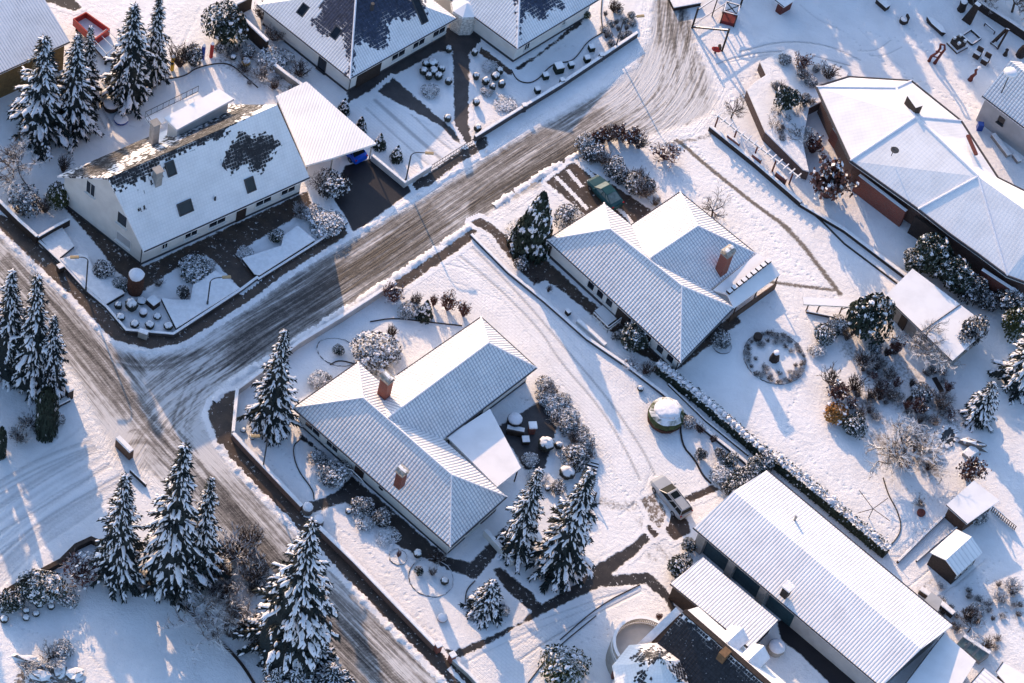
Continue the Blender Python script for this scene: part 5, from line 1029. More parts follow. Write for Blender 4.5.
MB().lathe(c, [(1.15, 1.7), (1.25, 1.8), (1.0, 1.92), (.5, 1.97), (.05, 1.98)], 22, jit=.16, sx=1.0, sy=.9).build('snow_cover', 'tree_snow', t, uv=False, smooth=True)
o = thing('clipped_column', 'brown clipped beech column with snow on top at the corner of the gabled house', 'topiary', V(135, 291)); c = V(135, 291)
MB().lathe(c, [(.72, 0), (.8, .5), (.78, 2.6), (.6, 2.75)], 18, jit=.03).build('foliage', 'rust_hedge', o, uv=False); MB().lathe(c, [(.75, 2.6), (.78, 2.75), (.5, 2.98), (.05, 3.0)], 14, jit=.06).build('snow_cover', 'tree_snow', o, uv=False, smooth=True)
# corner garden of the gabled house
GA1 = 'clipped bushes in the corner garden of the gabled house'
for px, w, h, lb in (((118, 308), 8, .9, 'small upright clipped bush left of the snow egg bush in the corner garden'), ((131, 309), 13, 1.4, 'egg shaped snowy bush, tallest in the corner garden'), ((120.5, 319), 9, .7, 'low round bush nearest the raised snow bed corner'), ((141.5, 302), 10, .45, 'flat snow topped bush between egg bush and planter box'), ((134.5, 326), 9, .7, 'round snowy bush by the corner wall, below the egg bush'), ((149.5, 327), 9.5, .75, 'round snowy bush just inside the corner wall box'), ((168, 328), 9.5, .7, 'round snowy bush at the right end of the corner wall'), ((157, 318), 8, .55, 'low snowy bush in the middle of the corner garden')): S('ball', px, w, h, lb, rnd.randrange(3), GA1)
for k, px, w, h, lb in (('snowy', (102, 276), 16, 1.4, 'snowy shrub with dark foot beside the raised corner bed'), ('dark', (121, 288), 13, .9, 'small dark shrub left of the clipped beech column'), ('twigsnow', (158, 286), 12, .8, 'frosted low shrub right of the clipped beech column'), ('dark', (193, 272), 26, 1.1, 'dark speckled shrub row on the path side of the slab bed'), ('snowy', (184, 297), 10, 1.6, 'snow topped small standard shrub inside the slab bed notch'), ('snowy', (207, 268), 12, .7, 'small frosted shrub close to the house entrance path'),
 ('dark', (276, 240), 12, 1.0, 'little green bush in the bed right of the entrance path'), ('snowy', (326, 225), 30, 1.1, 'snow covered ground shrub at the end of the third raised bed'), ('snowy', (312, 215), 18, .9, 'low frosted shrub below the carport corner'), ('snowy', (330, 194), 26, 2.2, 'big snowy shrub beside the dark carport driveway'), ('twigsnow', (300, 212), 18, .9, 'frosted twigs under the eave of the gabled house'), ('snowy', (245, 255), 14, .6, 'low snowy cushion plant beside the entrance path'), ('twigsnow', (300, 218), 16, .8, 'frosted ground cover clump on the carport side of the bed'),
 ('green', (60, 205), 20, 2.6, 'dark green bush at the gable corner of the white gabled house'), ('twig', (63, 172), 16, 2.0, 'thin twiggy shrub behind the gable corner'), ('snowy', (24, 208), 26, 2.0, 'round snow dusted shrub by the garden wall on the left'), ('twigsnow', (45, 212), 18, 1.6, 'frosted golden twigs right of the round shrub on the left')): S(k, px, w, h, lb, rnd.randrange(3))
baretree((316, 190), 34, 4.2, 'thin bare sapling in front of the carport roof', 1, 'twig_brown', .03, 3)
baretree((288, 108), 30, 2.5, 'bare bush between gabled house and carport roof', 2, 'twig_brown', .03, 3)
baretree((12, 178), 70, 5.0, 'spreading bare tree cut by the left edge above the street wall', 3, 'bark_frost', .06, 5)
# behind the gabled house: play garden
for k, px, w, h, lb in (('dark', (224, 38), 36, 3.4, 'large snow dusted dark bush in the corner of the walled play garden'), ('snowy', (192, 62), 20, 2.0, 'yellowish snowy shrub behind the blue garden post'), ('twig', (180, 66), 30, 2.4, 'brown frosted shrub beside the yellow garden post'), ('snowy', (219, 52), 10, 1.1, 'small snowy bush right of the red garden post'), ('snowy', (231, 52), 7, .6, 'small round plant between red post and yellow bucket'), ('ball', (233, 59), 7, .6, 'tiny snow capped bush next to the yellow bucket'), ('snowy', (247, 54), 14, 1.0, 'snow covered plant tub by the play garden wall'), ('twigsnow', (262, 18), 26, 1.8, 'frosted tall grass in the strip left of the top house'), ('twigsnow', (274, 40), 24, 1.5, 'frosted shrub in the strip below the tall grass'), ('snowy', (272, 62), 26, 1.0, 'snowy ground shrub in the strip by the terrace wall'), ('twigsnow', (262, 78), 24, 1.0, 'frosted heather patch above the gabled roof ridge'), ('twig', (300, 76), 22, 1.4, 'brown twigs beside the shaded wall of the top house'), ('snowy', (285, 58), 16, .8, 'snow sprinkled cushion at the foot of the shaded wall'), ('twig', (243, 72), 18, .8, 'brown ground twigs at the edge of the play lawn')): S(k, px, w, h, lb, rnd.randrange(3))
# top house forecourt
GF = 'small snow tipped conifers beside the forecourt'
for px, lb in (((343, 112), 'snow tipped dwarf conifer at the corner of the top house'), ((360, 130), 'second dwarf conifer along the forecourt edge, near the carport roof'), ((379, 147), 'dwarf conifer by the carport roof tip'), ((396, 159), 'broad dwarf conifer nearest the tall curved lamp')): S('cone', px, 13, 2.0, lb, rnd.randrange(2), GF)
GB = 'snow balls clipped along the entrance path'
for px, w, lb in (((448, 52), 8, 'round clipped bush at the upper left of the entrance path'), ((448, 84), 8, 'round clipped bush halfway down the left of the entrance path'), ((447, 121), 8, 'round clipped bush at the lower left of the entrance path'), ((474, 55), 8, 'round clipped bush at the upper right of the entrance path'), ((475.5, 79), 7.5, 'round clipped bush halfway down the right of the entrance path'), ((475.5, 105), 8, 'round clipped bush lower on the right of the entrance path'), ((477, 131), 8, 'round clipped bush at the street end of the entrance path')): S('ball', px, w, .95, lb, rnd.randrange(3), GB)
for cx, cy, nm in ((432, 74, 'left'), (494, 84, 'right')):
    for i, (dx, dy, w) in enumerate(((-9, 0, 9), (-4, 5, 8), (1, 0, 10), (6, 5, 9), (0, -8, 12), (9, -2, 8), (-7, -7, 8)) if nm == 'left' else ((-9, 0, 9), (1, -5, 10), (7, 3, 8), (-2, 6, 7), (5, -10, 8))):
        S('ball', (cx + dx, cy + dy), w, 1.0, 'snow capped ball of the cloud-pruned cluster on the %s forecourt lawn' % nm, i % 3, 'cloud-pruned cluster on the %s lawn' % nm)
for k, px, w, h, lb in (('snowy', (430, 92), 16, .6, 'low prostrate shrub under the left ball cluster'), ('snowy', (487, 92), 12, .5, 'low prostrate shrub under the right ball cluster'), ('snowy', (505, 105), 20, .35, 'flat snow lumps of ground cover near the street wall'), ('snowy', (488, 66), 14, .35, 'snowed over cushion plants near the wing wall')): S(k, px, w, h, lb, rnd.randrange(3))
GC = 'little box cubes along the curved edging'
def cube(px, s, lb):
    t = thing('box_topiary', lb, 'topiary', V(*px), GC); c = V(*px); MB().box(c + zz * s * .5, (s, s, s), R(35)).build('foliage', 'leaf_flat', t, uv=False); MB().box(c + zz * (s + .05), (s * .97, s * .97, .16), R(35)).build('snow_cover', 'snow_cap', t, uv=False, bevel=.04)
for px, s, lb in (((537, 92), .55, 'box cube lowest on the street side of the curved edging'), ((545, 78), .6, 'box cube second from the street wall'), ((558, 71), .9, 'largest box cube in the middle of the row'), ((570.5, 67), .55, 'box cube right of the largest one'), ((586.5, 61), .6, 'box cube just inside the sunlit lawn edge'), ((591, 50), .6, 'box cube nearest the sunlit flower bed')): cube(px, s, lb)
for i, (x, y) in enumerate(((605, 16), (611, 25), (609, 36), (618, 31), (625, 22), (631, 17), (626, 30), (622, 38), (611, 45), (616, 24), (604, 32), (632, 25), (606, 38), (618, 12), (628, 36))): S('snowy' if i % 3 else 'twigsnow', (x, y), 7.5, .6, 'snow tufted cushion plant in the sunlit bed at the bend', i % 3, 'cushion plants in the sunlit bed at the bend')
S('twig', (614, 12), 20, 1.5, 'brown shrub at the back of the sunlit bed at the bend'); S('green', (586, 18), 8, 1.0, 'small yellowish bush at the wall end of the wing')
# bungalow with teal car: garden
for k, px, w, h, lb in (('twigred', (665, 158), 32, 1.5, 'reddish brown bush alone on the snow above the teal car bungalow'), ('twigsnow', (643, 196), 26, 1.9, 'frosted round bush at the end of the curved hedge'), ('twigsnow', (655, 205), 14, .9, 'small frosted bush against the bungalow roof corner'), ('snowy', (633, 184), 14, 1.2, 'snowy bush behind the frosted round one'), ('snowy', (566, 218), 24, 1.5, 'snow covered rhododendron between conifer and bungalow'), ('snowy', (519, 268), 12, 1.2, 'small snowy shrub on the kerb of the long driveway'), ('snowy', (520, 238), 30, .7, 'snow sprinkled ground cover under the dark conifer'),
 ('twig', (536, 282), 7, .6, 'tiny brown plant on the strip left of the bungalow path'), ('twig', (548, 292), 7, .9, 'thin stalk plant on the strip beside the bungalow path'), ('dark', (635, 345), 26, 2.3, 'dark snowy shrub by the bungalow entrance'), ('snowy', (617, 338), 10, 1.0, 'small snowy shrub left of the entrance shrub'), ('twig', (645, 373), 18, 1.2, 'thin frosted twigs at the start of the lumpy hedge'), ('twigred', (632, 365), 20, .4, 'dry reddish perennials on the strip by the driveway kerb'),
 ('snowy', (722, 344), 16, 1.1, 'rounded bed of frosted twigs at the garden corner of the bungalow'), ('ball', (640, 390), 7, .6, 'snow topped small pot bush on the long driveway')): S(k, px, w, h, lb, rnd.randrange(3))
plant('conifer_tree', 'broad dark green conifer left of the bungalow with the teal car', 'tree', (530, 246), [lf(('bigc', 0), 1, 1, 91, 'leaf_dark', 3600, .085, shape='cone', snow=150, lump=.2, irregular=.55), ('trunk', cached('trunk2', lambda: trunk_mesh(.9, .05)))], (2.2, 2.2, 8.4))
plant('blue_conifer', 'conical conifer with snow laced twigs in the garden corner near the lower path', 'tree', (484, 612), [('crown', cached('sp7', lambda: spruce_mesh(5.0, 2.3, 77, .95, .3, 1.3))), ('trunk', cached('trunk3', lambda: trunk_mesh(5, .12)))], (.95, .95, 1.1))
plant('snowy_conifer', 'rounded conifer buried in thick snow pads near the frozen pond on the right', 'tree', (976, 418), [('crown', cached('sp8', lambda: spruce_mesh(5.0, 3.0, 78, 1.0, .35, 1.2))), ('trunk', cached('trunk3', lambda: trunk_mesh(5, .12)))], (.78, .78, 1.25))
# garden right of that bungalow: round bed, shrubs, trees
for i in range(34):
    a = 6.283 * i / 34 + rnd.uniform(-.08, .08); c = V(774.5, 358); p = c + Vector((math.cos(a), math.sin(a), 0)) * 3.0 * rnd.uniform(.9, 1.0); q_ = PX([p])[0]
    S('twig' if i % 2 else 'twigsnow', (q_[0], q_[1]), rnd.uniform(5, 9), .3, 'low frosted edging plant of the round bed', i % 3, 'edging plants of the round bed')
for i in range(26):
    a = rnd.uniform(0, 6.283); p = V(774.5, 358) + Vector((math.cos(a), math.sin(a), 0)) * rnd.uniform(1.7, 2.9); q_ = PX([p])[0]
    S('twig' if i % 2 else 'twigsnow', (q_[0], q_[1]), rnd.uniform(5, 10), .3, 'low frosted plant inside the round bed', i % 3, 'plants inside the round bed')
for k, px, w, h, lb in (('gold', (834, 418), 24, 1.6, 'golden orange clump of dry grass in the snowy garden'), ('dark', (850, 430), 20, 1.7, 'dark frosted bush right of the golden grass'), ('twigred', (836, 398), 28, 2.0, 'purplish red twiggy shrub above the golden grass'), ('twigsnow', (830, 384), 24, 1.8, 'frosted pinkish shrub above the purplish one'), ('twig', (853, 390), 22, 1.7, 'slim brown frosted shrub right of the pinkish one'), ('dark', (822, 336), 20, 1.3, 'greenish shrub near the small garden arbour'), ('snowy', (838, 330), 18, 1.2, 'snowy shrub under the arbour beam'), ('twigsnow', (846, 340), 14, 1.6, 'pale frosted twigs right of the arbour'), ('snowy', (816, 352), 14, .6, 'flat snowy plant near the round bed'), ('twigsnow', (862, 366), 24, 1.3, 'frosted reddish shrub in the middle of the wild garden'), ('snowy', (874, 350), 14, 1.1, 'small snowy shrub below the dark tufted conifer'),
 ('twigred', (893, 352), 20, 2.2, 'dark red twiggy shrub beside the garden house wall'), ('twigsnow', (888, 378), 24, 1.4, 'frosted shrub left of the garden steps'), ('twig', (878, 392), 16, 1.3, 'thin yellowish bush in the wild garden'), ('snowy', (920, 398), 18, 1.5, 'round frosted bush at the pond steps'), ('twigsnow', (940, 408), 24, 1.6, 'dense frosted bush left of the buried conifer'), ('twigred', (916, 412), 16, 1.4, 'brownish bush at the head of the pond'), ('leafred', (966, 478), 26, 2.2, 'red leaved shrub behind the lean-to shed'), ('snowy', (954, 350), 22, 2.6, 'snowy holly under the garden house corner'), ('snowy', (965, 342), 26, 3.4, 'tall snow laden laurel at the right of the garden house'), ('green', (1012, 330), 30, 3.2, 'yellow green evergreen bush near the right edge'), ('snowy', (1008, 308), 28, 2.6, 'snow covered laurel below the hall corner at the right edge'),
 ('dark', (930, 268), 36, 4.2, 'big green laurel with snow spots between hall and garden house'), ('dark', (952, 285), 34, 3.6, 'second laurel, right of the big green one'), ('snowy', (968, 296), 26, 2.8, 'snow laden laurel at the back of the garden house'), ('snowy', (985, 306), 20, 1.8, 'low snowy bush between laurel and hall corner'), ('dark', (914, 268), 24, 2.0, 'dark laurel at the garden house roof tip'), ('leafred', (826, 196), 52, 4.0, 'large brown leaved shrub at the end of the pergola'), ('twigred', (812, 152), 26, 2.0, 'brown twiggy shrub on the mound by the hall wall'), ('snowy', (978, 519), 16, 1.0, 'snowy shrub in front of the lean-to shed'), ('twig', (920, 505), 14, .5, 'trampled plant stems on the vegetable plot'), ('twigsnow', (1000, 600), 22, .7, 'frosted stalk row of the vegetable plot near the right edge'), ('twigsnow', (1012, 590), 26, .9, 'frosted bush at the right edge below the dark shed'), ('twig', (985, 648), 14, 1.2, 'bare currant bush behind the cold frame'), ('twig', (966, 618), 20, 1.6, 'bare bush next to the end of the long building'), ('snowy', (975, 612), 12, .8, 'small snowy bush in the plot below the dark shed')): S(k, px, w, h, lb, rnd.randrange(3))
o = plant('tufted_conifer', 'dark green tufted conifer in front of the garden house', 'tree', (862, 330), [lf(('tuft', 0), 1, 1, 92, 'leaf_dark', 1500, .09, snow=30, lump=.9, irregular=.3)], (1.9, 1.9, 4.6))
baretree((905, 460), 110, 6.0, 'large spreading bare fruit tree in the garden, its branches frosted', 4, 'bark_frost', .06, 5)
baretree((925, 356), 84, 4.6, 'frosted bare tree leaning over the garden house roof', 5, 'bark_frost', .055, 5)
baretree((712, 216), 40, 3.6, 'small bare tree alone on the snow above the bungalow wing', 6, 'twig_brown', .055, 4)
baretree((731, 118), 34, 4.4, 'bare shrubby tree at the head of the pergola', 7, 'twig_brown', .05, 4); baretree((772, 136), 26, 4.6, 'thin bare sapling on the planted mound', 8, 'twig_brown', .03, 3)
baretree((968, 632), 50, 3.0, 'bare spindly fruit bush by the cold frame', 9, 'twig_brown', .03, 4)
baretree((548, 395), 26, 2.6, 'small bare tree at the wing corner of the middle bungalow', 3, 'twig_brown', .04, 4)
# planted mound
for k, px, w, h, lb in (('twigred', (802, 68), 22, 1.3, 'brown shrub on top of the planted mound'), ('snowy', (784, 62), 12, .8, 'small frosted plant at the upper left of the mound'), ('dark', (785, 106), 22, 2.6, 'dark evergreen shrub on the planted mound'), ('twigsnow', (802, 78), 22, 1.0, 'frosted low shrub in the middle of the mound'), ('twig', (828, 78), 24, 1.3, 'frosted brown shrub near the hall roof tip'), ('snowy', (812, 84), 12, .7, 'snowed cushion beside the frosted brown shrub'), ('snowy', (803, 104), 10, 1.2, 'little dark plant at the hall side of the mound'), ('twigsnow', (776, 90), 16, .8, 'frosted twigs at the wall edge of the mound'), ('twigsnow', (800, 138), 30, 1.2, 'frosted thicket on the lower mound'), ('snowy', (816, 70), 8, .6, 'small snowy tuft near the mound rim')): S(k, px, w, h, lb, rnd.randrange(3), z=1.4 if px[1] < 112 else 0.7)
# middle bungalow garden
for k, px, w, h, lb in (('snowy', (375, 358), 40, 1.9, 'large snowy rhododendron beside the upper chimney'), ('twig', (391, 338), 14, 1.8, 'tall yellowed grass behind the snowy rhododendron'), ('twigred', (393, 300), 22, 1.6, 'brown frosted bush at the end of the street wall'), ('twig', (414, 306), 16, 1.7, 'slim brown bush second along the shrub row'), ('snowy', (408, 312), 18, .9, 'snowy low shrub at the foot of the shrub row'), ('twigred', (433, 306), 10, 1.4, 'narrow brown bush behind the dark dwarf pine'), ('twigred', (447, 310), 18, 1.9, 'brown round bush in the shrub row by the driveway'), ('twigred', (463, 316), 16, 1.6, 'last brown bush of the shrub row by the driveway'), ('dark', (338, 353), 9, .8, 'little snowy shrub inside the oval edging'), ('snowy', (320, 383), 18, .7, 'frosted twigs at the roof corner'), ('twig', (328, 380), 8, .6, 'small brown tuft beside the roof edge'), ('snowy', (333, 480), 25, 1.4, 'round snowy boxwood in the dark bed by the entrance'), ('snowy', (317, 458), 14, .8, 'snow covered shrub at the bend of the edging'),
 ('snowy', (362, 509), 18, 1.3, 'round snowy bush left of the entrance path pair'), ('snowy', (381, 521), 16, 1.3, 'round snowy bush right of the entrance path pair'), ('ball', (348, 513), 6, .6, 'small ball bush beside the round snowy pair'), ('snowy', (366, 524), 16, .6, 'low snow pillow below the round snowy pair'), ('snowy', (386, 535), 18, .35, 'snowy ground shrub by the dark path'), ('ball', (417, 556), 9, .9, 'snow capped ball bush between the two ring beds'), ('twig', (437, 560), 18, 1.0, 'brown frosted shrub under the roof corner'), ('dark', (419, 573), 7, .9, 'dark little bush in the large ring bed'), ('twigsnow', (432, 575), 9, .8, 'frosted bush in the middle of the large ring bed'), ('ball', (444, 583), 8, .8, 'ball bush at the right of the large ring bed'), ('twigred', (398, 557), 6, .9, 'reddish plant in the small ring bed'), ('snowy', (474, 617), 9, .5, 'snow cushion at the foot of the laced conifer'), ('snowy', (505, 612), 9, .5, 'snow cushion right of the laced conifer'), ('snowy', (257, 424), 14, 1.3, 'snow laden dwarf shrub beside the lone spruce'), ('snowy', (305, 425), 10, .7, 'frosted dwarf shrub under the roof edge near the lone spruce'),
 ('ball', (243, 431), 6, .35, 'snowed over stone plant in the wall corner'), ('ball', (252, 438), 6, .4, 'second snowed over stone plant in the wall corner')): S(k, px, w, h, lb, rnd.randrange(3))
S('cone', (424, 317), 16, 2.6, 'dark dwarf pine with snow cap in the shrub row', 1, name='dwarf_pine')
for i, (x, y) in enumerate(((545, 388), (555, 396), (562, 405), (568, 415), (574, 425), (580, 436), (584, 446), (588, 456), (560, 418), (566, 430), (572, 442), (576, 454), (552, 408), (557, 424), (545, 400))): S(('snowy', 'twigsnow', 'snowy')[i % 3], (x, y), rnd.uniform(13, 19), rnd.uniform(.7, 1.2), 'snowy bedding shrub in the curved border beside the long driveway', i % 3, 'bedding shrubs of the curved border')
for k, px, w, h, lb in (('ball', (545, 448), 17, 1.4, 'large round snow ball bush on the terrace border'), ('snowy', (576, 462), 22, 1.8, 'large frosted round bush at the top of the garden steps'), ('ball', (566, 476), 16, 1.3, 'snow domed bush left of the garden steps'), ('snowy', (530, 462), 14, .7, 'low snowy shrub below the snow ball bush'), ('ball', (558, 448), 8, .9, 'dark small ball bush between the two snow domes'), ('snowy', (536, 482), 16, .6, 'frosted ground shrub above the terrace spruce'), ('ball', (547, 490), 6, .6, 'tiny ball bush between the two dark spruces'), ('snowy', (556, 492), 12, 1.2, 'frosted bush left of the steps spruce'), ('snowy', (584, 510), 10, .8, 'snowy mound plant below the garden steps'), ('ball', (583, 527), 6, .5, 'round pot bush on the snow below the garden steps'), ('ball', (531, 556), 7, .5, 'snow capped ball at the foot of the spruces'), ('snowy', (540, 575), 10, .4, 'small frosted plant near the stone block'), ('dark', (676, 572), 20, 1.9, 'dark speckled bush in front of the annex'), ('dark', (688, 548), 12, 1.0, 'dark bush at the corner of the long building'), ('green', (561, 677), 36, 2.4, 'round green bush with snow top at the bottom edge'), ('twigred', (676, 640), 10, .8, 'brown withered plants beside the annex path'), ('leafred', (658, 620), 6, .9, 'tiny orange plant at the balcony parapet'),
 ('snowy', (700, 458), 10, 1.3, 'two-tier snowy plant in the kerbed bed'), ('snowy', (719, 456), 9, 1.1, 'snow topped dwarf shrub in the kerbed bed'), ('dark', (728, 464), 14, 1.2, 'dark tiered shrub beside the lumpy hedge'), ('twig', (699, 432), 12, 1.0, 'brown dried flower heads at the bend of the kerbed bed'), ('twig', (712, 442), 10, 1.0, 'second clump of dried flower heads in the kerbed bed'), ('snowy', (688, 424), 12, .7, 'small snowy shrub at the head of the kerbed bed'), ('snowy', (722, 476), 22, .8, 'snow swamped shrubs between kerbed bed and snowy hedge')): S(k, px, w, h, lb, rnd.randrange(3))
# gardens at the lower left
for k, px, w, h, lb in (('dark', (41, 592), 34, 2.2, 'snow sprinkled spreading shrub beside the side street hedge'), ('dark', (11, 606), 20, 1.7, 'dark round shrub at the left edge of the lower garden'), ('twigred', (82, 578), 36, 2.0, 'reddish bare shrub left of the spruce row'), ('snowy', (64, 600), 18, 1.0, 'low snowy conifer at the lawn edge'), ('ball', (26, 612), 7, .6, 'ball plant left in the line on the lower lawn'), ('ball', (39, 606), 8, .6, 'ball plant under the spreading shrub'), ('ball', (51, 608), 7, .6, 'ball plant nearest the low snowy conifer'), ('ball', (26, 619), 7, .55, 'ball plant in front of the line on the lower lawn'), ('ball', (36, 615), 7, .55, 'second ball plant in front on the lower lawn'), ('ball', (4, 621), 8, .7, 'ball plant at the left edge of the lower lawn'), ('ball', (75, 601), 6, .5, 'small ball plant right of the low snowy conifer'), ('twigsnow', (38, 590), 22, 1.4, 'pale frosted twigs around the spreading shrub'), ('twigsnow', (52, 660), 30, 1.0, 'frosted reeds on the pond bank'), ('snowy', (62, 652), 16, .9, 'snowy shrub at the head of the lower left pond'), ('twigsnow', (28, 668), 18, .7, 'frosted grasses on the pond rim at the left'), ('twigsnow', (18, 440), 24, 1.2, 'frosted bush by the side street entrance'), ('snowy', (56, 422), 14, .8, 'snowy branches beside the dark column conifer'), ('twig', (30, 425), 26, .9, 'brown hedge remnant left of the column conifer'), ('twigsnow', (235, 558), 44, 2.6, 'big frosted thicket between the spruce row and the street'), ('twigsnow', (252, 578), 40, 2.4, 'frosted thicket right of the bare crooked tree'), ('twigsnow', (250, 545), 26, 2.0, 'light frosted bush at the street edge beside the spruce row'), ('twigsnow', (262, 650), 34, 1.6, 'frosted scrub at the foot of the large spreading spruce')): S(k, px, w, h, lb, rnd.randrange(3))
baretree((214, 622), 90, 5.5, 'crooked bare tree with snowy limbs beside the lower lawn', 10, 'bark_frost', .065, 5)
S('column', (46, 434), 19, 7.5, 'dark column conifer at the mouth of the side street', 0); S('column', (1, 456), 9, 4.8, 'slim dark column conifer cut by the left edge', 0)
GP = 'snow laden pines at the lower main street'
for px, w, h, lb in (((312, 660), 46, 3.6, 'bushy snow laden pine right of the large spreading spruce'), ((330, 684), 40, 3.0, 'bushy pine touching the street at the bottom edge'), ((292, 690), 44, 3.2, 'bushy pine below the large spreading spruce at the bottom edge'), ((272, 690), 26, 3.4, 'smaller pine leaning at the bottom edge left of the bushy ones')): plant('bushy_pine', lb, 'tree', px, [('crown', cached('sp9', lambda: spruce_mesh(5.0, 2.6, 79, .95, .15, 1.2)))], (w / 51, w / 51, h / 5.0 * 1.1), GP)
# dark wood beyond the fence, top right, and the trees whose long shadows cross the play area
for i, (x, y, w, h, lb) in enumerate(((985, 2, 60, 6, 'frosted bare thicket behind the fence, left part'), (1012, 12, 60, 6, 'frosted bare thicket behind the fence in the top right corner'), (1030, 30, 50, 6, 'frosted bare thicket behind the fence at the right edge'))): baretree((x, y), w, h, lb, 20 + i, 'bark_frost', .05, 5)
for i, (x, y, w, h) in enumerate([(668 + 19 * k, -112 + (k * 37 % 23), 60 + (k * 29 % 30), 10.5 + (k * 17 % 9) * .4) for k in range(18)]): spruce((x, y), (x + 18, y - h * 6.1), w, 'spruce of the belt north of the play area', i % 4, 'spruces north of the play area')
for i, (x, y, w, h) in enumerate(((-60, 350, 66, 15), (-100, 395, 66, 14), (-35, 300, 60, 14))): spruce((x, y), (x, y - h * 6.1), w, 'spruce beyond the left edge by the side street', i % 4, 'spruces beyond the left edge')

# ---------------------------------------------------------------- walls, kerbs and beds
def wallrun(name, label, px, h, w, mat='wall_snowtop', cat='wall', snow=.07, z=0.0):
    """low masonry along a pixel line (foot of the wall), snow lying on its top"""
    P = [Vector((*G(*p)[:2], z)) for p in px]; t = thing(name, label, cat, P[0].lerp(P[-1], .5)); n = len(P); l, r = [], []
    for i in range(n):
        d = (P[min(i + 1, n - 1)] - P[max(i - 1, 0)]).normalized(); s = Vector((-d.y, d.x, 0)) * w / 2; l.append(P[i] + s); r.append(P[i] - s)
    m = MB(); sn = MB()
    for i in range(n - 1):
        q = [l[i], r[i], r[i + 1], l[i + 1]]; m.prism(q, [p + zz * h for p in q]); c = sum(q, Vector()) / 4; q2 = [c + (p - c) * 1.0 + (p - P[i if k < 2 else i + 1]) * .12 for k, p in enumerate(q)]
        if snow: sn.prism([p + zz * (h + .003) for p in q2], [p + zz * (h + snow) + (P[i if k < 2 else i + 1] - p) * .2 for k, p in enumerate(q2)])
    m.build('wall', mat, t)
    if snow: sn.build('snow_cover', 'snow_cap', t)
    return t
wallrun('garden_wall', 'low garden wall round the street corner below the gabled house', [(37, 241), (61, 264), (87, 292.5), (106.5, 309), (126, 332), (173, 336), (240, 292), (257.5, 279)], .4, .25, 'dark_plinth')
wallrun('garden_wall', 'dark retaining wall by the main street at the left edge', [(-12, 198), (0, 208), (18, 226), (37, 243)], 1.1, .3, 'dark_wood')
wallrun('garden_wall', 'short dark wall across the bed at the gable end', [(37, 243), (54, 233), (69, 225)], 1.0, .25, 'dark_wood')
wallrun('garden_wall', 'low wall along the pavement below the carport beds', [(257.5, 281), (318, 243), (347, 223)], .3, .2, 'dark_plinth')
wallrun('street_wall', 'brown garden wall beside the main street, upper part with the lamp', [(232.4, 438), (247, 454), (301, 511)], .9, .35, 'brick_brown')
wallrun('street_wall', 'brown garden wall beside the main street, lower part ending in a brick pier', [(318, 532), (354, 567), (434, 650)], .95, .38, 'brick_brown')
wallrun('street_wall', 'snow capped wall along the cross street ending at the driveway', [(237, 394), (268, 371), (297, 348), (340, 322), (394, 287)], .95, .32, 'grey_render')
wallrun('street_wall', 'short snow capped wall cutting the street corner', [(236.5, 394), (232.5, 437)], .95, .3, 'grey_render')
wallrun('low_wall', 'lowest pale kerb wall beside the path at the bottom edge', [(452, 662), (468, 676), (490, 700)], .6, .3, 'concrete')
for px, lb in (((437, 651), 'red brick pier at the lower end of the brown street wall'), ((451, 661), 'red brick pier on the far side of the path opening')):
    t = thing('gate_pier', lb, 'pier', V(*px)); c = V(*px); MB().box(c + zz * .6, (.5, .5, 1.2), R(-45)).build('pier', 'brick_red', t); MB().box(c + zz * 1.25, (.6, .6, .13), R(-45)).build('snow_cover', 'snow_cap', t, bevel=.04)
for px, lb in (((307, 512), 'rounded snowy pier at the end of the upper street wall'), ((318, 524), 'rounded snowy pier at the start of the lower street wall')):
    t = thing('gate_pier', lb, 'pier', V(*px)); c = V(*px); MB().lathe(c, [(.5, 0), (.5, .85), (.35, 1.0)], 12).build('pier', 'rock_snow', t); MB().blob(c + zz * 1.0, (.5, .5, .16)).build('snow_cover', 'tree_snow', t, uv=False, smooth=True)
wallrun('street_wall', 'long dark wall with snow cap in front of the top house wing', [(474, 141), (519, 113), (560, 88), (636, 37)], .8, .3, 'dark_plinth')
for px, lb in (((523, 111), 'small pier of the long dark wall, nearest the path'), ((561, 85.5), 'small pier in the middle of the long dark wall'), ((600, 60.5), 'small pier of the long dark wall near the bend')):
    t = thing('wall_pier', lb, 'pier', V(*px)); MB().box(V(*px) + zz * .5, (.42, .42, 1.0), R(35)).build('pier', 'dark_plinth', t); MB().box(V(*px) + zz * 1.06, (.48, .48, .11), R(35)).build('snow_cover', 'snow_cap', t, bevel=.03)
wallrun('forecourt_wall', 'white capped wall at the corner of the forecourt, foot of the tall lamp', [(371.6, 160), (404, 187), (430, 170)], .8, .3, 'grey_render')
wallrun('garden_wall', 'tall dark wall of the play garden with thick snow cap', [(250, 8), (229, 19), (248, 36), (266, 53)], 1.9, .35, 'dark_wood', snow=.16)
wallrun('terrace_wall', 'grey sloping terrace wall left of the top house', [(274, 70), (287, 80), (301, 90)], .9, .35, 'concrete')
wallrun('driveway_kerb', 'low dark kerb wall dividing the long driveway from the bungalow strip', [(471, 236), (509, 274), (545, 303), (587, 340), (625, 366), (663, 395), (700, 427), (741, 460), (757, 474)], .35, .3, 'dark_plinth', 'kerb', .05)
wallrun('planting_edge', 'dark timber edging under the lumpy hedge', [(668, 385), (705, 421), (748, 456)], .25, .15, 'dark_wood', 'edging', .03)
wallrun('side_street_wall', 'low dark wall between side street and lower garden', [(-12, 606), (0, 599), (25, 583), (61, 564), (76, 549), (91, 542), (104, 548)], .7, .45, 'dark_wood', snow=.0)
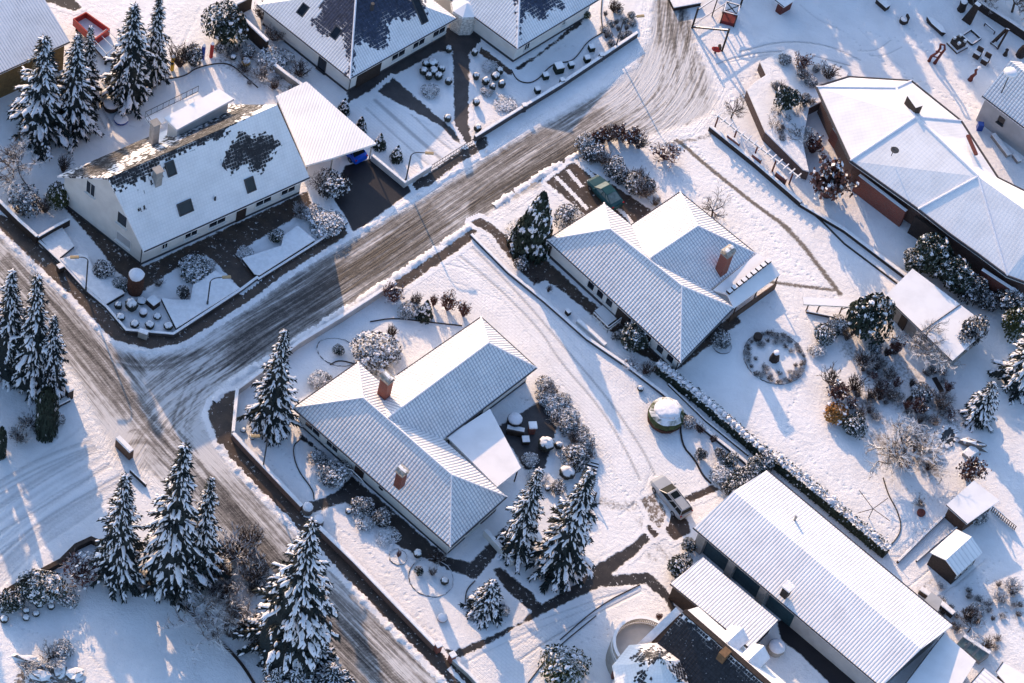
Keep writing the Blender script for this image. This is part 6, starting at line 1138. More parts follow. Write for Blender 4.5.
wallrun('wall_stub', 'brown wall stub with snow cap where the side street meets the main street', [(117, 445), (131, 459)], 1.3, .5, 'brown_wood', snow=.2)
wallrun('wall_stub', 'thin dark barrier beside the mouth of the side street', [(130, 472), (146, 487)], .5, .14, 'dark_wood', snow=.02)
wallrun('wall_stub', 'low snowy wall behind the gate pillar of the street trio', [(53, 408), (69, 400)], .4, .5, 'dark_plinth', snow=.12)
t = thing('gate_pillar', 'dark square gate pillar with snow cap beside the spruce trio', 'pillar', V(69, 398)); MB().box(V(69, 398) + zz * .75, (.5, .6, 1.5), R(-40)).build('pillar', 'dark_wood', t); MB().box(V(69, 398) + zz * 1.6, (.62, .7, .2), R(-40)).build('snow_cover', 'snow_cap', t, bevel=.05)
wallrun('terrace_wall', 'sloping white wall beside the lower path under the bungalow corner', [(484, 535), (512, 566)], 1.0, .35, 'white_render', snow=.05)
wallrun('pergola_wall', 'dark brick wall along the foot of the pergola', [(709, 130), (755, 167), (800, 206)], .7, .35, 'dark_wood')
wallrun('path_wall', 'dark snow topped wall continuing from the pergola to the garden house', [(800, 206), (844, 232), (906, 279)], .45, .35, 'dark_wood', snow=.09)
wallrun('path_edging', 'thin dark path edging running beside the pergola wall', [(779, 185), (822, 222), (844, 244), (897, 284)], .15, .12, 'dark_wood', 'edging', 0)
wallrun('plot_edging', 'dark plank edging of the sloping track at the vegetable plot', [(897, 563), (925, 535), (949, 512)], .35, .2, 'brown_wood', 'edging', .03)
wallrun('plot_edging', 'second plank edging nearer the small dark shed', [(916, 562), (940, 541), (958, 527)], .25, .15, 'dark_wood', 'edging', .03)
wallrun('boundary_wall', 'snow topped wall behind the play area sculptures at the upper right', [(962, -3), (985, 14), (1010, 30), (1040, 50)], 1.2, .3, 'dark_wood', snow=.15)
wallrun('retaining_edge', 'dark timber stack at the end of the long building', [(919, 592), (935, 603), (952, 617)], .7, .5, 'dark_wood', 'edging', .06)
# raised snow covered beds of the gabled house
def bed(px, h, label):
    P = [V(*p) for p in px]; t = thing('raised_bed', label, 'raised bed', sum(P, Vector()) / len(P)); MB().ext(P, 0, h).build('edge', 'dark_wood', t); MB().ext(inset(P, -.02), h + .003, h + .11).build('snow_cover', 'snow_cap', t)
bed([(60, 262), (86, 256), (95, 276), (113, 282), (124, 296), (105.5, 307), (86, 290)], .45, 'raised bed with smooth snow beside the left lamp, corner garden')
bed([(161, 301), (172, 303), (190, 303), (193, 288), (215, 274), (239, 291), (176, 331)], .45, 'raised bed with smooth snow beside the second lamp')
bed([(242, 261.5), (281, 249), (283, 239), (297, 229), (314, 243), (259, 278), (254, 277)], .45, 'raised bed with smooth snow right of the entrance path')
bed([(40, 240), (62, 230), (74, 248), (58, 261)], .3, 'small raised snow bed at the gable end by the street')
# planted mound with brick retaining walls, pergola
P = [V(*p) for p in ((744, 98), (752, 90), (763, 83), (757, 70), (785, 57), (806, 62), (846, 80), (838, 98), (818, 92), (822, 108), (806, 116), (800, 150), (806, 180), (800, 178), (762, 140))]
t = thing('planted_mound', 'snow covered planted mound held by brown brick walls between pergola and hall', 'mound', sum(P, Vector()) / len(P))
MB().ext(P, 0, 1.3).build('retaining_wall', 'brick_dark', t); MB().ext(inset(P, .02), 1.303, 1.42).build('snow_cover', 'ground_snow', t, bevel=.05)
t = thing('pergola', 'long pergola with snowy cross bars beside the trodden path', 'pergola', V(757, 150)); a, b = V(716, 114.5, 1.9), V(800, 178, 1.9); d = (b - a).normalized(); n = Vector((-d.y, d.x, 0)); m = MB().beam(a, b, .14, .18)
for i in range(14): c = a.lerp(b, (i + .3) / 13.6); m.beam(c - n * .5 + zz * .1, c + n * .5 + zz * .1, .12, .1)
m.build('beams', 'white_wood_snow', t)
for f_ in (.03, .25, .5, .72, .92): p = a.lerp(b, f_); MB().beam(up(p, 0), up(p, 1.85), .16, .16).build('post', 'rust_brown', t)
for f0_, f1_ in ((.2, .34), (.5, .6), (.78, .9)): MB().beam(up(a.lerp(b, f0_), .55) - n * .5, up(a.lerp(b, f1_), .55) - n * .5, .3, 1.1).build('brick_panel', 'brick_red', t)
t = thing('arbour', 'small wooden arbour with a snow covered top board near the tufted conifer', 'arbour', V(828, 316)); a, b = V(803, 301, 2.0), V(856, 304, 2.0); MB().beam(a, b, .9, .16).build('top_board', 'white_wood_snow', t)
for px in ((816, 314), (838, 317), (806, 311)):
    p = V(*px); MB().tube([p, p + zz * 1.9], .07, 6).build('post', 'brown_wood', t, uv=False); MB().tube([p + zz * 1.3, p + zz * 1.9 + Vector((.6, .1, 0))], .05, 6).build('brace', 'brown_wood', t, uv=False)
wallrun('log_edging', 'dark log edging under the arbour', [(806, 312), (840, 319), (852, 320)], .3, .3, 'brown_wood', 'edging', .05)

# thin edgings of lawns and beds
def edging(px, label, closed=False, r=.05, mat='dark_wood'):
    l = [tuple(p) for p in smooth(GA(px + ([px[0]] if closed else []))[:, :2], 2)]; t = thing('lawn_edging', label, 'edging', (l[0][0], l[0][1], 0)); m = MB()
    for a, b in zip(l[:-1], l[1:]): m.beam((a[0], a[1], .05), (b[0], b[1], .05), r * 1.6, .12)
    m.build('edging_stones', mat, t, uv=False)
def ring(cx, cy, rm, label, n=40, sx=1.0):
    c = V(cx, cy); t = thing('bed_ring', label, 'edging', c); m = MB(); P = []
    for i in range(n): a = 6.28319 * i / n; P.append(c + Vector((math.cos(a) * sx, math.sin(a), 0)) * (rm + rnd.uniform(-.04, .04)) + zz * rnd.uniform(.0, .07))
    for i in range(n): m.tube([P[i], P[(i + 1) % n]], .05, 5)
    m.build('edging_stones', 'kerb_stone', t, uv=False)
edging([(170, 79), (186, 76), (196, 68), (219, 63), (232, 65), (244, 76), (258, 88)], 'dark curved edging round the lawn of the play garden')
edging([(511, 70), (517, 81), (529, 84), (539, 79), (548, 68), (557, 63), (571, 62), (579, 54), (587, 42), (602, 33)], 'winding dark edging across the lawn of the wing'); edging([(602, -2), (600.5, 16), (603, 32)], 'straight edging at the sunlit flower bed of the wing')
edging([(129, 103), (145, 92), (160, 80), (172, 78)], 'dark edging at the foot of the spruces by the red tipper')
edging([(17, 160), (19, 175), (30, 190)], 'dark lawn edging near the left bare tree')
edging([(166, 590), (190, 612), (216, 638), (240, 661), (258, 690)], 'broad dark lawn edging below the crooked bare tree', r=.16)
edging([(680, 412), (681, 445), (695, 460), (702, 475), (711, 484)], 'dark kerb curving round the bed by the lumpy hedge', r=.1)
edging([(335, 521), (300, 440), (292, 447), (297, 470), (313, 490), (314, 500)][1:], 'dark edging of the bed in front of the middle bungalow'); edging([(440, 660), (500, 632), (560, 603)][:0] or [(262, 440), (266, 425), (258, 412), (246, 410)], 'thin edging at the lone spruce')
edging([(596, 680), (560, 640), (600, 605), (640, 585)][1:], 'dark edging along the sloping lawn at the bottom'); edging([(528, 683), (552, 652), (596, 616)], 'lower dark edging along the sloping lawn')
edging([(370, 322), (394, 318), (425, 322), (462, 326)], 'edging in front of the shrub row by the driveway'); edging([(883, 478), (888, 495), (898, 512), (902, 530), (892, 545), (884, 547)], 'curved stone edging on the lawn by the clothes dryer')
edging([(465, 603), (466, 590), (475, 581)], 'curved edging left of the laced conifer'); edging([(330, 365), (339, 360), (358, 365)], 'short edging at the foot of the large rhododendron')
ring(398, 557, .85, 'small stone ring bed on the lawn beside the street wall', 26); ring(431, 578, 2.0, 'large stone ring bed on the lawn below the bungalow corner', 44, 1.05)
ring(338, 352, 1.6, 'oval stone edging round the little shrub by the street wall', 36, 1.3); ring(774.5, 358, 3.15, 'dark edging of the large round bed in the right garden', 80); ring(722, 346, .95, 'round edging at the garden corner of the teal car bungalow', 24)

# ---------------------------------------------------------------- street lamps
def lamp(base, top, head, label, disc=False):
    b = V(*base); hs_ = np.arange(1, 12, .05); P = PX(np.stack([np.full(len(hs_), b.x), np.full(len(hs_), b.y), hs_], 1)); h = float(hs_[np.argmin(np.abs(P[:, 1] - top[1]))])
    t = thing('street_lamp', label, 'street lamp', b, 'street lamps')
    MB().tube([b, b + zz * .9], .11, 8).build('base', 'lamp_post', t, uv=False)
    if disc:
        MB().tube([b, b + zz * h], .06, 8).build('post', 'lamp_post', t, uv=False); o = MB().lathe(b + zz * h, [(.12, -.1), (.75, .05), (.7, .12)], 18).build('head', 'frame_white', t, uv=False); MB().lathe(b + zz * h, [(.72, .125), (.6, .3), (.2, .38)], 18, jit=.02).build('snow_cover', 'tree_snow', o, uv=False, smooth=True); return
    e_ = V(head[0], head[1], h + .05); d = e_ - (b + zz * h); d.z = 0; L = d.length; d.normalize(); pts = [b + zz * .9, b + zz * (h - .7)]
    for k in range(1, 7): a = k / 6 * math.pi / 2; pts.append(b + zz * (h - .7) + zz * .7 * math.sin(a) + d * .7 * (1 - math.cos(a)))
    pts.append(b + zz * (h + .02) + d * max(.75, L - .35)); MB().tube(pts, [.075] * 2 + [.05] * 7, 8).build('post', 'lamp_post', t, uv=False)
    hd = b + zz * (h + .03) + d * (L + .05); MB().box(hd, (.85, .3, .16), math.atan2(d.y, d.x)).build('head', 'lamp_head', t, uv=False, bevel=.04)
lamp((85.6, 293), (88, 257), (75, 257), 'curved street lamp leftmost, by the raised bed of the corner garden'); lamp((207, 307), (212, 278), (226, 277), 'curved street lamp on the slab bed by the entrance path')
lamp((405, 184), (413, 152), (429, 153), 'curved street lamp at the corner of the forecourt wall'); lamp((262.5, 470), (269, 436), (256, 436), 'street lamp behind the brown street wall by the lone spruce')
lamp((615, 50), (622, 18), (640, 16), 'curved street lamp at the sunlit bed beside the bend'); lamp((988, 122), (1010, 73), None, 'lamp mast with round snowy head at the right edge', True)

# ---------------------------------------------------------------- vehicles
def car(c, nose, label, paint, glass='car_glass', L=4.5, estate=True, cat='car'):
    """body lofted from sections along its length; x forward, y left"""
    c = Vector((*G(*c)[:2], 0)); n_ = Vector((*G(*nose)[:2], 0)); f = (n_ - c).normalized(); s = Vector((-f.y, f.x, 0)); t = thing('estate_car' if estate else 'car', label, cat, c); k = L / 4.5
    W = lambda x, y, z: c + f * x * k + s * y + zz * z
    sec = [(2.25, .55, .38, .60), (2.18, .72, .28, .74), (1.9, .84, .24, .84), (1.3, .88, .24, .93), (.9, .88, .24, .98), (0, .89, .24, .98), (-1.4, .88, .24, .99), (-2.05, .82, .26, .98), (-2.22, .74, .34, .9)]
    m = MB(); vs = []; fs = []
    for x, w, z0, z1 in sec: vs += [W(x, y * w, z) for y, z in ((-.88, z0), (-1, z0 + .14), (-1, z1 - .14), (-.86, z1), (.86, z1), (1, z1 - .14), (1, z0 + .14), (.88, z0))]
    for i in range(len(sec) - 1): fs += [(i * 8 + j, i * 8 + (j + 1) % 8, (i + 1) * 8 + (j + 1) % 8, (i + 1) * 8 + j) for j in range(8)]
    fs += [tuple(range(8)), tuple(reversed(range(len(sec) * 8 - 8, len(sec) * 8)))]; m.add(vs, fs); m.build('body', paint, t, uv=False)
    xr = -1.95 if estate else -.85; xb = -2.1 if estate else -1.75
    lo = [W(.95, -.76, .97), W(.95, .76, .97), W(xb, .74, .98), W(xb, -.74, .98)]; hi = [W(.15, -.60, 1.43), W(.15, .60, 1.43), W(xr, .58, 1.43), W(xr, -.58, 1.43)]
    MB().prism(lo, hi).build('windows', glass, t, uv=False)
    r_ = MB().prism([p + zz * .002 + (p - W(-.9, 0, 1.43)) * .03 for p in hi], [p + zz * .06 - (p - W(-.9, 0, 1.43)) * .04 for p in hi]); r_.build('roof', paint, t, uv=False)
    pl = MB()
    for a, b in zip(lo, hi): pl.beam(a + (a - b) * 0, b, .06, .06)
    for y in (-1, 1):
        for u_ in (.42, .72): pl.beam(W(.95 + (xb - .95) * u_, y * .765, .97), W(.15 + (xr - .15) * u_, y * .60, 1.44), .07, .05)
    pl.build('pillars', paint, t, uv=False)
    if estate:
        rr = MB()
        for y in (-1, 1): rr.tube([W(0, y * .5, 1.52), W(-1.85, y * .5, 1.52)], .025, 6)
        rr.build('roof_rails', 'frame_dark', t, uv=False); MB().box(W(-.35, 0, 1.495), (.7, .8, .02), math.atan2(f.y, f.x)).build('sunroof', 'car_glass', t, uv=False)
    for x in (1.38, -1.35):
        for y in (-1, 1):
            w_ = MB().tube([W(x, y * .70, .32), W(x, y * .90, .32)], .32, 16).build('wheel', 'tyre', t, uv=False); MB().tube([W(x, y * .89, .32), W(x, y * .915, .32)], .19, 12).build('rim', 'metal_grey', w_, uv=False)
    for y in (-1, 1):
        MB().box(W(2.1, y * .55, .64), (.22, .36, .15), math.atan2(f.y, f.x)).build('headlight', 'head_lamp', t, uv=False, bevel=.03); MB().box(W(-2.13, y * .66, .8), (.16, .2, .3), math.atan2(f.y, f.x)).build('tail_light', 'red_lamp', t, uv=False, bevel=.03)
        MB().box(W(.72, y * .98, 1.02), (.14, .2, .13), math.atan2(f.y, f.x)).build('mirror', paint, t, uv=False, bevel=.03)
    return t
car((670, 500), (658, 485), 'silver estate car with frosted bonnet parked at the end of the long driveway', 'car_silver', L=4.95)
car((604, 196), (588, 178), 'dark teal car parked on the driveway behind the curved hedge', 'car_teal', 'glass_frost', L=4.4, estate=False)
car((349, 150), (335, 134), 'bright blue car under the carport roof, only its tail showing', 'car_blue', L=4.2, estate=False)
t = thing('tipper_trailer', 'red open tipper container with snow inside, between barn and spruces', 'trailer', V(93, 38)); P = [V(73, 19, 1.7), V(86, 12, 1.7), V(110, 29, 1.7), V(95, 40, 1.7)]; Q = inset(P, .12); P2 = inset(P, 0)
m = MB()
for i in range(4): m.prism([up(P2[i], .7), up(P2[(i + 1) % 4], .7), up(Q[(i + 1) % 4], .7), up(Q[i], .7)], [up(P2[i], 1.75), up(P2[(i + 1) % 4], 1.75), up(Q[(i + 1) % 4], 1.75), up(Q[i], 1.75)])
m.build('sides', 'red_paint', t); MB().ext(Q, .7, .95).build('snow_load', 'snow_cap', t); MB().ext(inset(P, .3), .45, .7).build('chassis', 'dark_wood', t)
for i in range(4): p = Vector(inset(P, .35)[i]).to_3d(); MB().tube([up(p, .35) - Vector((.12, 0, 0)), up(p, .35) + Vector((.12, 0, 0))], .35, 12).build('wheel', 'tyre', t, uv=False)
t = thing('flatbed_trailer', 'dark green flatbed trailer with a frame, behind the red tipper', 'trailer', V(104, 50)); P = [V(92, 44, .8), V(106, 33, .8), V(122, 48, .8), V(106, 60, .8)]; MB().ext(P, .5, .8).build('bed', 'dark_wood_snow', t); m = MB(); Q = inset(P, .1)
for i in range(4): m.tube([up(Q[i], .8), up(Q[i], 1.6)], .05, 6); m.tube([up(Q[i], 1.58), up(Q[(i + 1) % 4], 1.58)], .04, 6)
m.tube([up(Q[0].lerp(Q[1], .5), 1.58), up(Q[3].lerp(Q[2], .5), 1.58)], .04, 6); m.build('frame', 'wall_snowtop', t, uv=False)
for i in range(4): MB().tube([up(Q[i], .3) - Vector((.1, 0, 0)), up(Q[i], .3) + Vector((.1, 0, 0))], .3, 12).build('wheel', 'tyre', t, uv=False)

# ---------------------------------------------------------------- small things
def boxy(name, label, cat, px, dims, rz, mat, cap=True, body='body', z=0.0):
    c = V(px[0], px[1], z); t = thing(name, label, cat, c); MB().box(c + zz * dims[2] / 2, dims, rz).build(body, mat, t)
    if cap: MB().box(c + zz * (dims[2] + .055), (dims[0] * 1.03, dims[1] * 1.03, .11), rz).build('snow_cover', 'snow_cap', t, bevel=.035)
    return t
boxy('utility_cabinet', 'grey utility cabinet on the pavement outside the corner garden', 'cabinet', (143, 337), (.9, .5, .9), R(-5), 'concrete')
boxy('litter_bin', 'dark bin on the pavement at the gable bed', 'bin', (60, 271), (.55, .55, .8), R(-40), 'dark_wood')
boxy('planter_box', 'square dark planter box with snow top in the corner garden', 'planter', (153, 305), (1.0, .9, .75), R(-30), 'dark_wood')
boxy('stone_block', 'square snow topped block on the lawn below the dark spruces', 'block', (560, 577), (.75, .65, .6), R(-10), 'concrete')
boxy('plant_pot', 'dark pot with snow inside on the edge of the terrace', 'pot', (525, 442), (.7, .7, .5), R(20), 'dark_wood')
boxy('letter_box', 'small dark box standing on the strip left of the bungalow path', 'box', (567.5, 314), (.5, .4, .5), R(-40), 'dark_wood')
boxy('bench', 'long snow covered bench along the pale house at the right edge', 'bench', (1000, 147), (3.0, .5, .45), R(-48), 'concrete'); boxy('bench', 'short snow covered bench below the long one by the pale house', 'bench', (1016, 160), (1.0, .5, .4), R(-48), 'concrete')
boxy('water_butt', 'blue water butt between hall roof and pale house', 'barrel', (979, 129), (.6, .6, .9), R(10), 'blue_paint', False)
boxy('compost_bin', 'dark square compost bin beside the pond steps', 'bin', (908.7, 401), (.35, .6, .5), R(-30), 'dark_wood', False)
boxy('raised_planter', 'raised planter with dark rim at the top edge by the road', 'planter', (684, 3), (3.2, 1.6, .5), R(33), 'dark_wood')
def rounded(name, label, cat, px, r, h, mat, cap=True, z=0):
    c = V(px[0], px[1], z); t = thing(name, label, cat, c); MB().lathe(c, [(r * .85, 0), (r, h * .5), (r, h)], 14).build('body', mat, t, uv=False)
    if cap: MB().lathe(c, [(r * .98, h), (r * .9, h + .12), (r * .3, h + .2)], 14, jit=.03).build('snow_cover', 'tree_snow', t, uv=False, smooth=True)
rounded('bird_bath', 'small pedestal bird bath with snow in the corner garden', 'bird bath', (143, 315), .4, .6, 'dark_wood'); rounded('paddling_tub', 'round blue tub on the lawn behind the gabled house', 'tub', (121, 121), .75, .4, 'blue_paint')
rounded('garden_table', 'round snow covered table near the foot of the spruces', 'table', (111, 108), .85, .75, 'dark_wood'); rounded('flower_pot', 'yellow pot under the play garden wall', 'pot', (246, 64), .45, .55, 'yellow_paint')
rounded('garden_well', 'round stone well ring with snow between annex and yard', 'well', (775, 651), .85, .9, 'concrete'); rounded('flower_pot', 'dark pot on the rim of the large round bed', 'pot', (757, 339), .45, .6, 'dark_wood', False)
rounded('rain_barrel', 'round tub on the lawn by the clothes dryer', 'tub', (920.5, 514), .42, .35, 'rust_brown', False); rounded('fountain_stone', 'small round fountain stone with snow on the front lawn', 'stone', (442, 619), .5, .3, 'concrete'); rounded('patio_table', 'round snow topped table on the shaded terrace', 'table', (514, 423), .75, .75, 'dark_wood')
t = thing('patio_sofa', 'dark garden sofa with snow on its seat on the shaded terrace', 'sofa', V(515, 432)); c = V(515, 432); MB().box(c + zz * .22, (1.7, .8, .42), R(5)).build('seat', 'dark_wood_snow', t); MB().box(c + zz * .4 + Vector((.03, -.42, 0)), (1.7, .16, .8), R(5)).build('backrest', 'dark_wood', t)
t = thing('garden_grill', 'little brick garden grill with snowy cap at the terrace border', 'grill', V(531, 432)); c = V(531, 432); MB().box(c + zz * .55, (.6, .6, 1.1), R(20)).build('stack', 'brick_red', t); MB().box(c + zz * 1.2, (.8, .8, .2), R(20)).build('snow_cover', 'snow_cap', t, bevel=.05)
t = thing('monolith', 'dark standing stone with snow on top in the middle of the round bed', 'stone', V(774, 360)); c = V(774, 360); MB().lathe(c, [(.5, 0), (.42, .8), (.3, 1.25)], 7, jit=.12).build('stone', 'dark_wood', t); MB().blob(c + zz * 1.28, (.36, .36, .14)).build('snow_cover', 'tree_snow', t, uv=False, smooth=True)
for px, top, mat, lb in (((172, 70), (174, 56), 'yellow_paint', 'yellow wooden pencil post at the play garden'), ((202.5, 59), (205, 42), 'blue_paint', 'blue wooden pencil post at the play garden'), ((211, 57), (214, 44), 'red_paint', 'red wooden pencil post at the play garden')):
    b = V(*px); t = thing('garden_post', lb, 'post', b); MB().tube([b, b + zz * 2.1], .2, 10).build('post', mat, t, uv=False); MB().lathe(b + zz * 2.1, [(.2, 0), (.1, .22), (.03, .32)], 10).build('tip', 'tree_snow', t, uv=False)
# terrace steps and gate
t = thing('garden_steps', 'curved flight of snowy wooden garden steps beside the steps spruce', 'steps', V(588, 475)); l = smooth(GA([(593, 461), (591, 470), (588, 479), (582, 490)])[:, :2], 1); acc = [Vector((*l[0], 0))]
for i in range(10):
    u_ = i / 9 * (len(l) - 1); k = min(int(u_), len(l) - 2); p = Vector((*(l[k] + (l[k + 1] - l[k]) * (u_ - k)), 0)); d = Vector((*(l[k + 1] - l[k]), 0)).normalized(); n = Vector((-d.y, d.x, 0)); o = MB().beam(p - n * .6 + zz * .12, p + n * .6 + zz * .12, .2, .22).build('step', 'dark_wood_snow', t)
t = thing('garden_gate', 'small dark garden gate casting long shadows at the foot of the steps', 'gate', V(590, 494)); a, b = V(585.5, 491), V(594, 500); m = MB()
for f_ in (0, 1): MB().tube([a.lerp(b, f_), a.lerp(b, f_) + zz * 1.3], .08, 6).build('post', 'dark_wood', t, uv=False)
for z_ in (.35, .75, 1.1): m.beam(a + zz * z_, b + zz * z_, .05, .12)
m.build('rails', 'dark_wood_snow', t)
t = thing('porch_railing', 'white wooden railing at the entrance of the teal car bungalow', 'railing', V(607, 330)); pts = [V(592, 318), V(607, 333), V(624, 320)]; m = MB()
for a, b in zip(pts[:-1], pts[1:]):
    for z_ in (.4, .95): m.beam(a + zz * z_, b + zz * z_, .08, .12)
    for i in range(5): p = a.lerp(b, i / 4); m.beam(p, p + zz * .98, .07, .07)
m.build('railing', 'white_wood_snow', t); MB().ext([V(594, 312), V(607, 327), V(622, 316), V(609, 302)], 0, .25).build('landing', 'wall_snowtop', t)
wallrun('strip_wall', 'short snow covered wall on the strip before the bungalow entrance', [(577, 322), (592, 335), (605, 347)], .4, .4, 'white_render', 'low wall', .1)
t = thing('clothes_dryer', 'rotary clothes dryer standing open on the sunlit lawn', 'clothes dryer', V(868.6, 518)); b = V(868.6, 518); MB().tube([b, b + zz * 1.75], .05, 6).build('pole', 'metal_grey', t, uv=False)
for px in ((859, 490), (890, 521), (888, 498), (858, 513)): q_ = V(px[0], px[1], 2.1); d = (q_ - (b + zz * 1.7)); MB().tube([b + zz * 1.7, b + zz * 1.7 + d], .035, 6).build('arm', 'brown_wood', t, uv=False)
t = thing('cold_frame', 'glazed cold frame with snow strips beside the long building end', 'cold frame', V(973, 650)); P = [V(956.5, 644, .5), V(963.5, 636, .9), V(990, 653.5, .9), V(980, 662, .5)]; m = MB(); MB().prism([up(p, 0) for p in P], P).build('box', 'concrete', t)
for i in range(3): a, b, c_, d_ = [P[0].lerp(P[3], (i + .08) / 3), P[0].lerp(P[3], (i + .8) / 3), P[1].lerp(P[2], (i + .8) / 3), P[1].lerp(P[2], (i + .08) / 3)]; MB().slab([(a + zz * .05, b + zz * .05, c_ + zz * .05, d_ + zz * .05)], .04).build('glass', 'glass_frost', t)
MB().beam(P[1] + zz * .1, P[2] + zz * .1, .35, .12).build('snow_cover', 'snow_cap', t)
t = thing('trellis', 'dark slatted trellis fence behind the lean-to shed', 'trellis', V(1002, 520)); a, b = V(991, 511), V(1014, 530); m = MB()
for i in range(13): p = a.lerp(b, i / 12); m.beam(p, p + zz * .8, .08, .06)
for z_ in (.2, .8): m.beam(a + zz * z_, b + zz * z_, .1, .08)
m.build('slats', 'dark_wood_snow', t)
t = thing('metal_fence', 'low dark metal gate across the forecourt entrance', 'gate', V(450, 155)); a, b = V(431, 170), V(472, 144); m = MB()
for z_ in (.15, .8): m.tube([a + zz * z_, b + zz * z_], .035, 6)
for i in range(16): p = a.lerp(b, i / 15); m.tube([p + zz * .1, p + zz * .85], .02, 5)
m.build('bars', 'frame_dark', t, uv=False)
def pool(px, label):
    P = [Vector((*p, 0)) for p in smooth(GA(px + [px[0]])[:, :2], 2)[:-1]]; t = thing('garden_pond', label, 'pond', P[0]); MB().ext(P, .01, .03).build('ice', 'pond_ice', t)
    m = MB()
    for i in range(0, len(P), 2): m.blob(P[i] + zz * .08, (rnd.uniform(.2, .4), rnd.uniform(.2, .4), .16), .3, 7, 4)
    m.build('rim_stones', 'rock_snow', t, uv=False)
pool([(940, 432), (948, 425), (956, 430), (957, 440), (948, 448), (938, 445)], 'dark garden pond beside the buried conifer'); pool([(906, 447), (916, 436), (928, 440), (930, 452), (918, 458)], 'smaller dark pond under the large fruit tree')
for px, s_, lb in (((40, 676), (1.0, .6, .35), 'grey rock in the middle of the frozen pond'), ((61, 672), (.5, .8, .3), 'pointed rock at the right of the frozen pond'), ((76, 676), (.9, .7, .3), 'flat snowy slab beside the frozen pond'), ((30, 661), (1.6, .4, .4), 'long rock on the rim of the frozen pond'), ((935, 455), (1.2, .5, .4), 'rock ledge between the two right hand ponds'), ((974, 446), (1.4, .6, .6), 'snow covered rock wall right of the garden pond')):
    t = thing('garden_rock', lb, 'rock', V(*px)); MB().blob(V(*px) + zz * s_[2] * .4, s_, .3, 8, 5).build('stone', 'rock_snow', t, uv=False)
wallrun('plank_bridge', 'snowy plank lying beside the pond under the fruit tree', [(928, 448), (938, 462)], .15, .5, 'dark_wood', 'plank', .08); wallrun('stone_step', 'snow covered stone step right of the garden pond', [(965, 458), (974, 450)], .4, .9, 'concrete', 'step', .12)
wallrun('garden_path_plank', 'dark sunken step beside the garden house', [(934, 378), (942, 392)], .12, .5, 'dark_wood', 'step', 0)

# ---------------------------------------------------------------- play area at the top right
t = thing('ball_game_frame', 'dark wooden ball game frame with rails beside the bend', 'play frame', V(712, 30)); A_, B_, C_ = V(692, 28), V(722, 51), V(740, 7)
for p, h in ((A_, 3.2), (B_, 3.6), (C_, 2.6)): MB().beam(p, p + zz * h, .2, .2).build('post', 'dark_wood', t)
m = MB(); m.beam(A_ + zz * 3.0, A_ + (V(732, 2) - A_) + zz * 3.0, .12, .14); m.beam(A_ + zz * .6, V(732, 2) + zz * .6, .1, .12); m.beam(A_ + zz * .2, B_ + zz * 3.4 + (A_ - A_), .18, .18); m.beam(V(712, 16), V(712, 16) + zz * 3.0, .12, .12)
m.build('rails', 'dark_wood_snow', t)
t = thing('climbing_cube', 'dark climbing cube with a red base in the play area', 'climbing frame', V(729, 20)); c = V(728, 20); m = MB(); s_ = .75; hh = 1.9; Q = [c + Vector((x, y, 0)) for x, y in ((-s_, -s_), (s_, -s_), (s_, s_), (-s_, s_))]
for i in range(4): m.beam(Q[i], Q[i] + zz * hh, .12, .12); m.beam(Q[i] + zz * hh, Q[(i + 1) % 4] + zz * hh, .12, .12); m.beam(Q[i] + zz * hh, Q[(i + 2) % 4] + zz * hh, .08, .08)
m.build('frame', 'dark_wood_snow', t); MB().ext(Q, 0, .5).build('base', 'red_dark', t)
t = thing('spring_rocker', 'red spring rocker on the snow beside the play frame', 'play rocker', V(715, 53)); c = V(715, 53); MB().tube([c, c + zz * .35], .12, 8).build('spring', 'frame_dark', t, uv=False); MB().blob(c + zz * .6, (.55, .28, .32), .1).build('seat', 'red_paint', t, uv=False); MB().box(c + zz * .95 + Vector((.3, .15, 0)), (.25, .5, .35), .4).build('backrest', 'dark_wood', t)
def play(name, label, px, parts, mat='dark_wood', cap=()):
    c = V(*px); t = thing(name, label, 'play sculpture', c)
    for nm, mt, fn in parts: m = MB(); fn(m, c); m.build(nm, mt, t)
B3 = lambda dx, dy, dz, sx, sy, sz, rz=0: (lambda m, c: m.box(c + Vector((dx, dy, dz)), (sx, sy, sz), rz))
play('picnic_bench', 'dark bench with a snowy seat at the top edge of the play area', (882, 6), [('base', 'dark_wood', B3(0, 0, .3, 1.5, .7, .6, R(-35))), ('snow_cover', 'snow_cap', B3(0, 0, .66, 1.5, .7, .12, R(-35)))])
play('round_stool', 'small round dark seat with a snow cap left of the long boat bench', (903, 22), [('seat', 'dark_wood', lambda m, c: m.lathe(c, [(.45, 0), (.45, .5)], 12)), ('backrest', 'dark_wood', B3(.3, .15, .5, .2, .6, 1.0, .5)), ('snow_cover', 'snow_cap', lambda m, c: m.lathe(c, [(.4, .5), (.32, .66)], 12))])
play('boat_bench', 'long dark boat shaped bench in the play area', (935, 28), [('hull', 'dark_wood_snow', lambda m, c: m.prism([c + Vector(p) for p in ((-1.1, .75, 0), (-.5, .05, 0), (.7, -.75, 0), (1.1, -.7, 0), (.7, .0, 0), (-.5, .75, 0))], [c + Vector(p) + zz * .55 for p in ((-1.2, .85, 0), (-.55, .0, 0), (.7, -.85, 0), (1.2, -.8, 0), (.75, .05, 0), (-.5, .85, 0))])), ('keel', 'frame_dark', B3(0, -.2, .1, 2.4, .2, .15, R(-36)))])
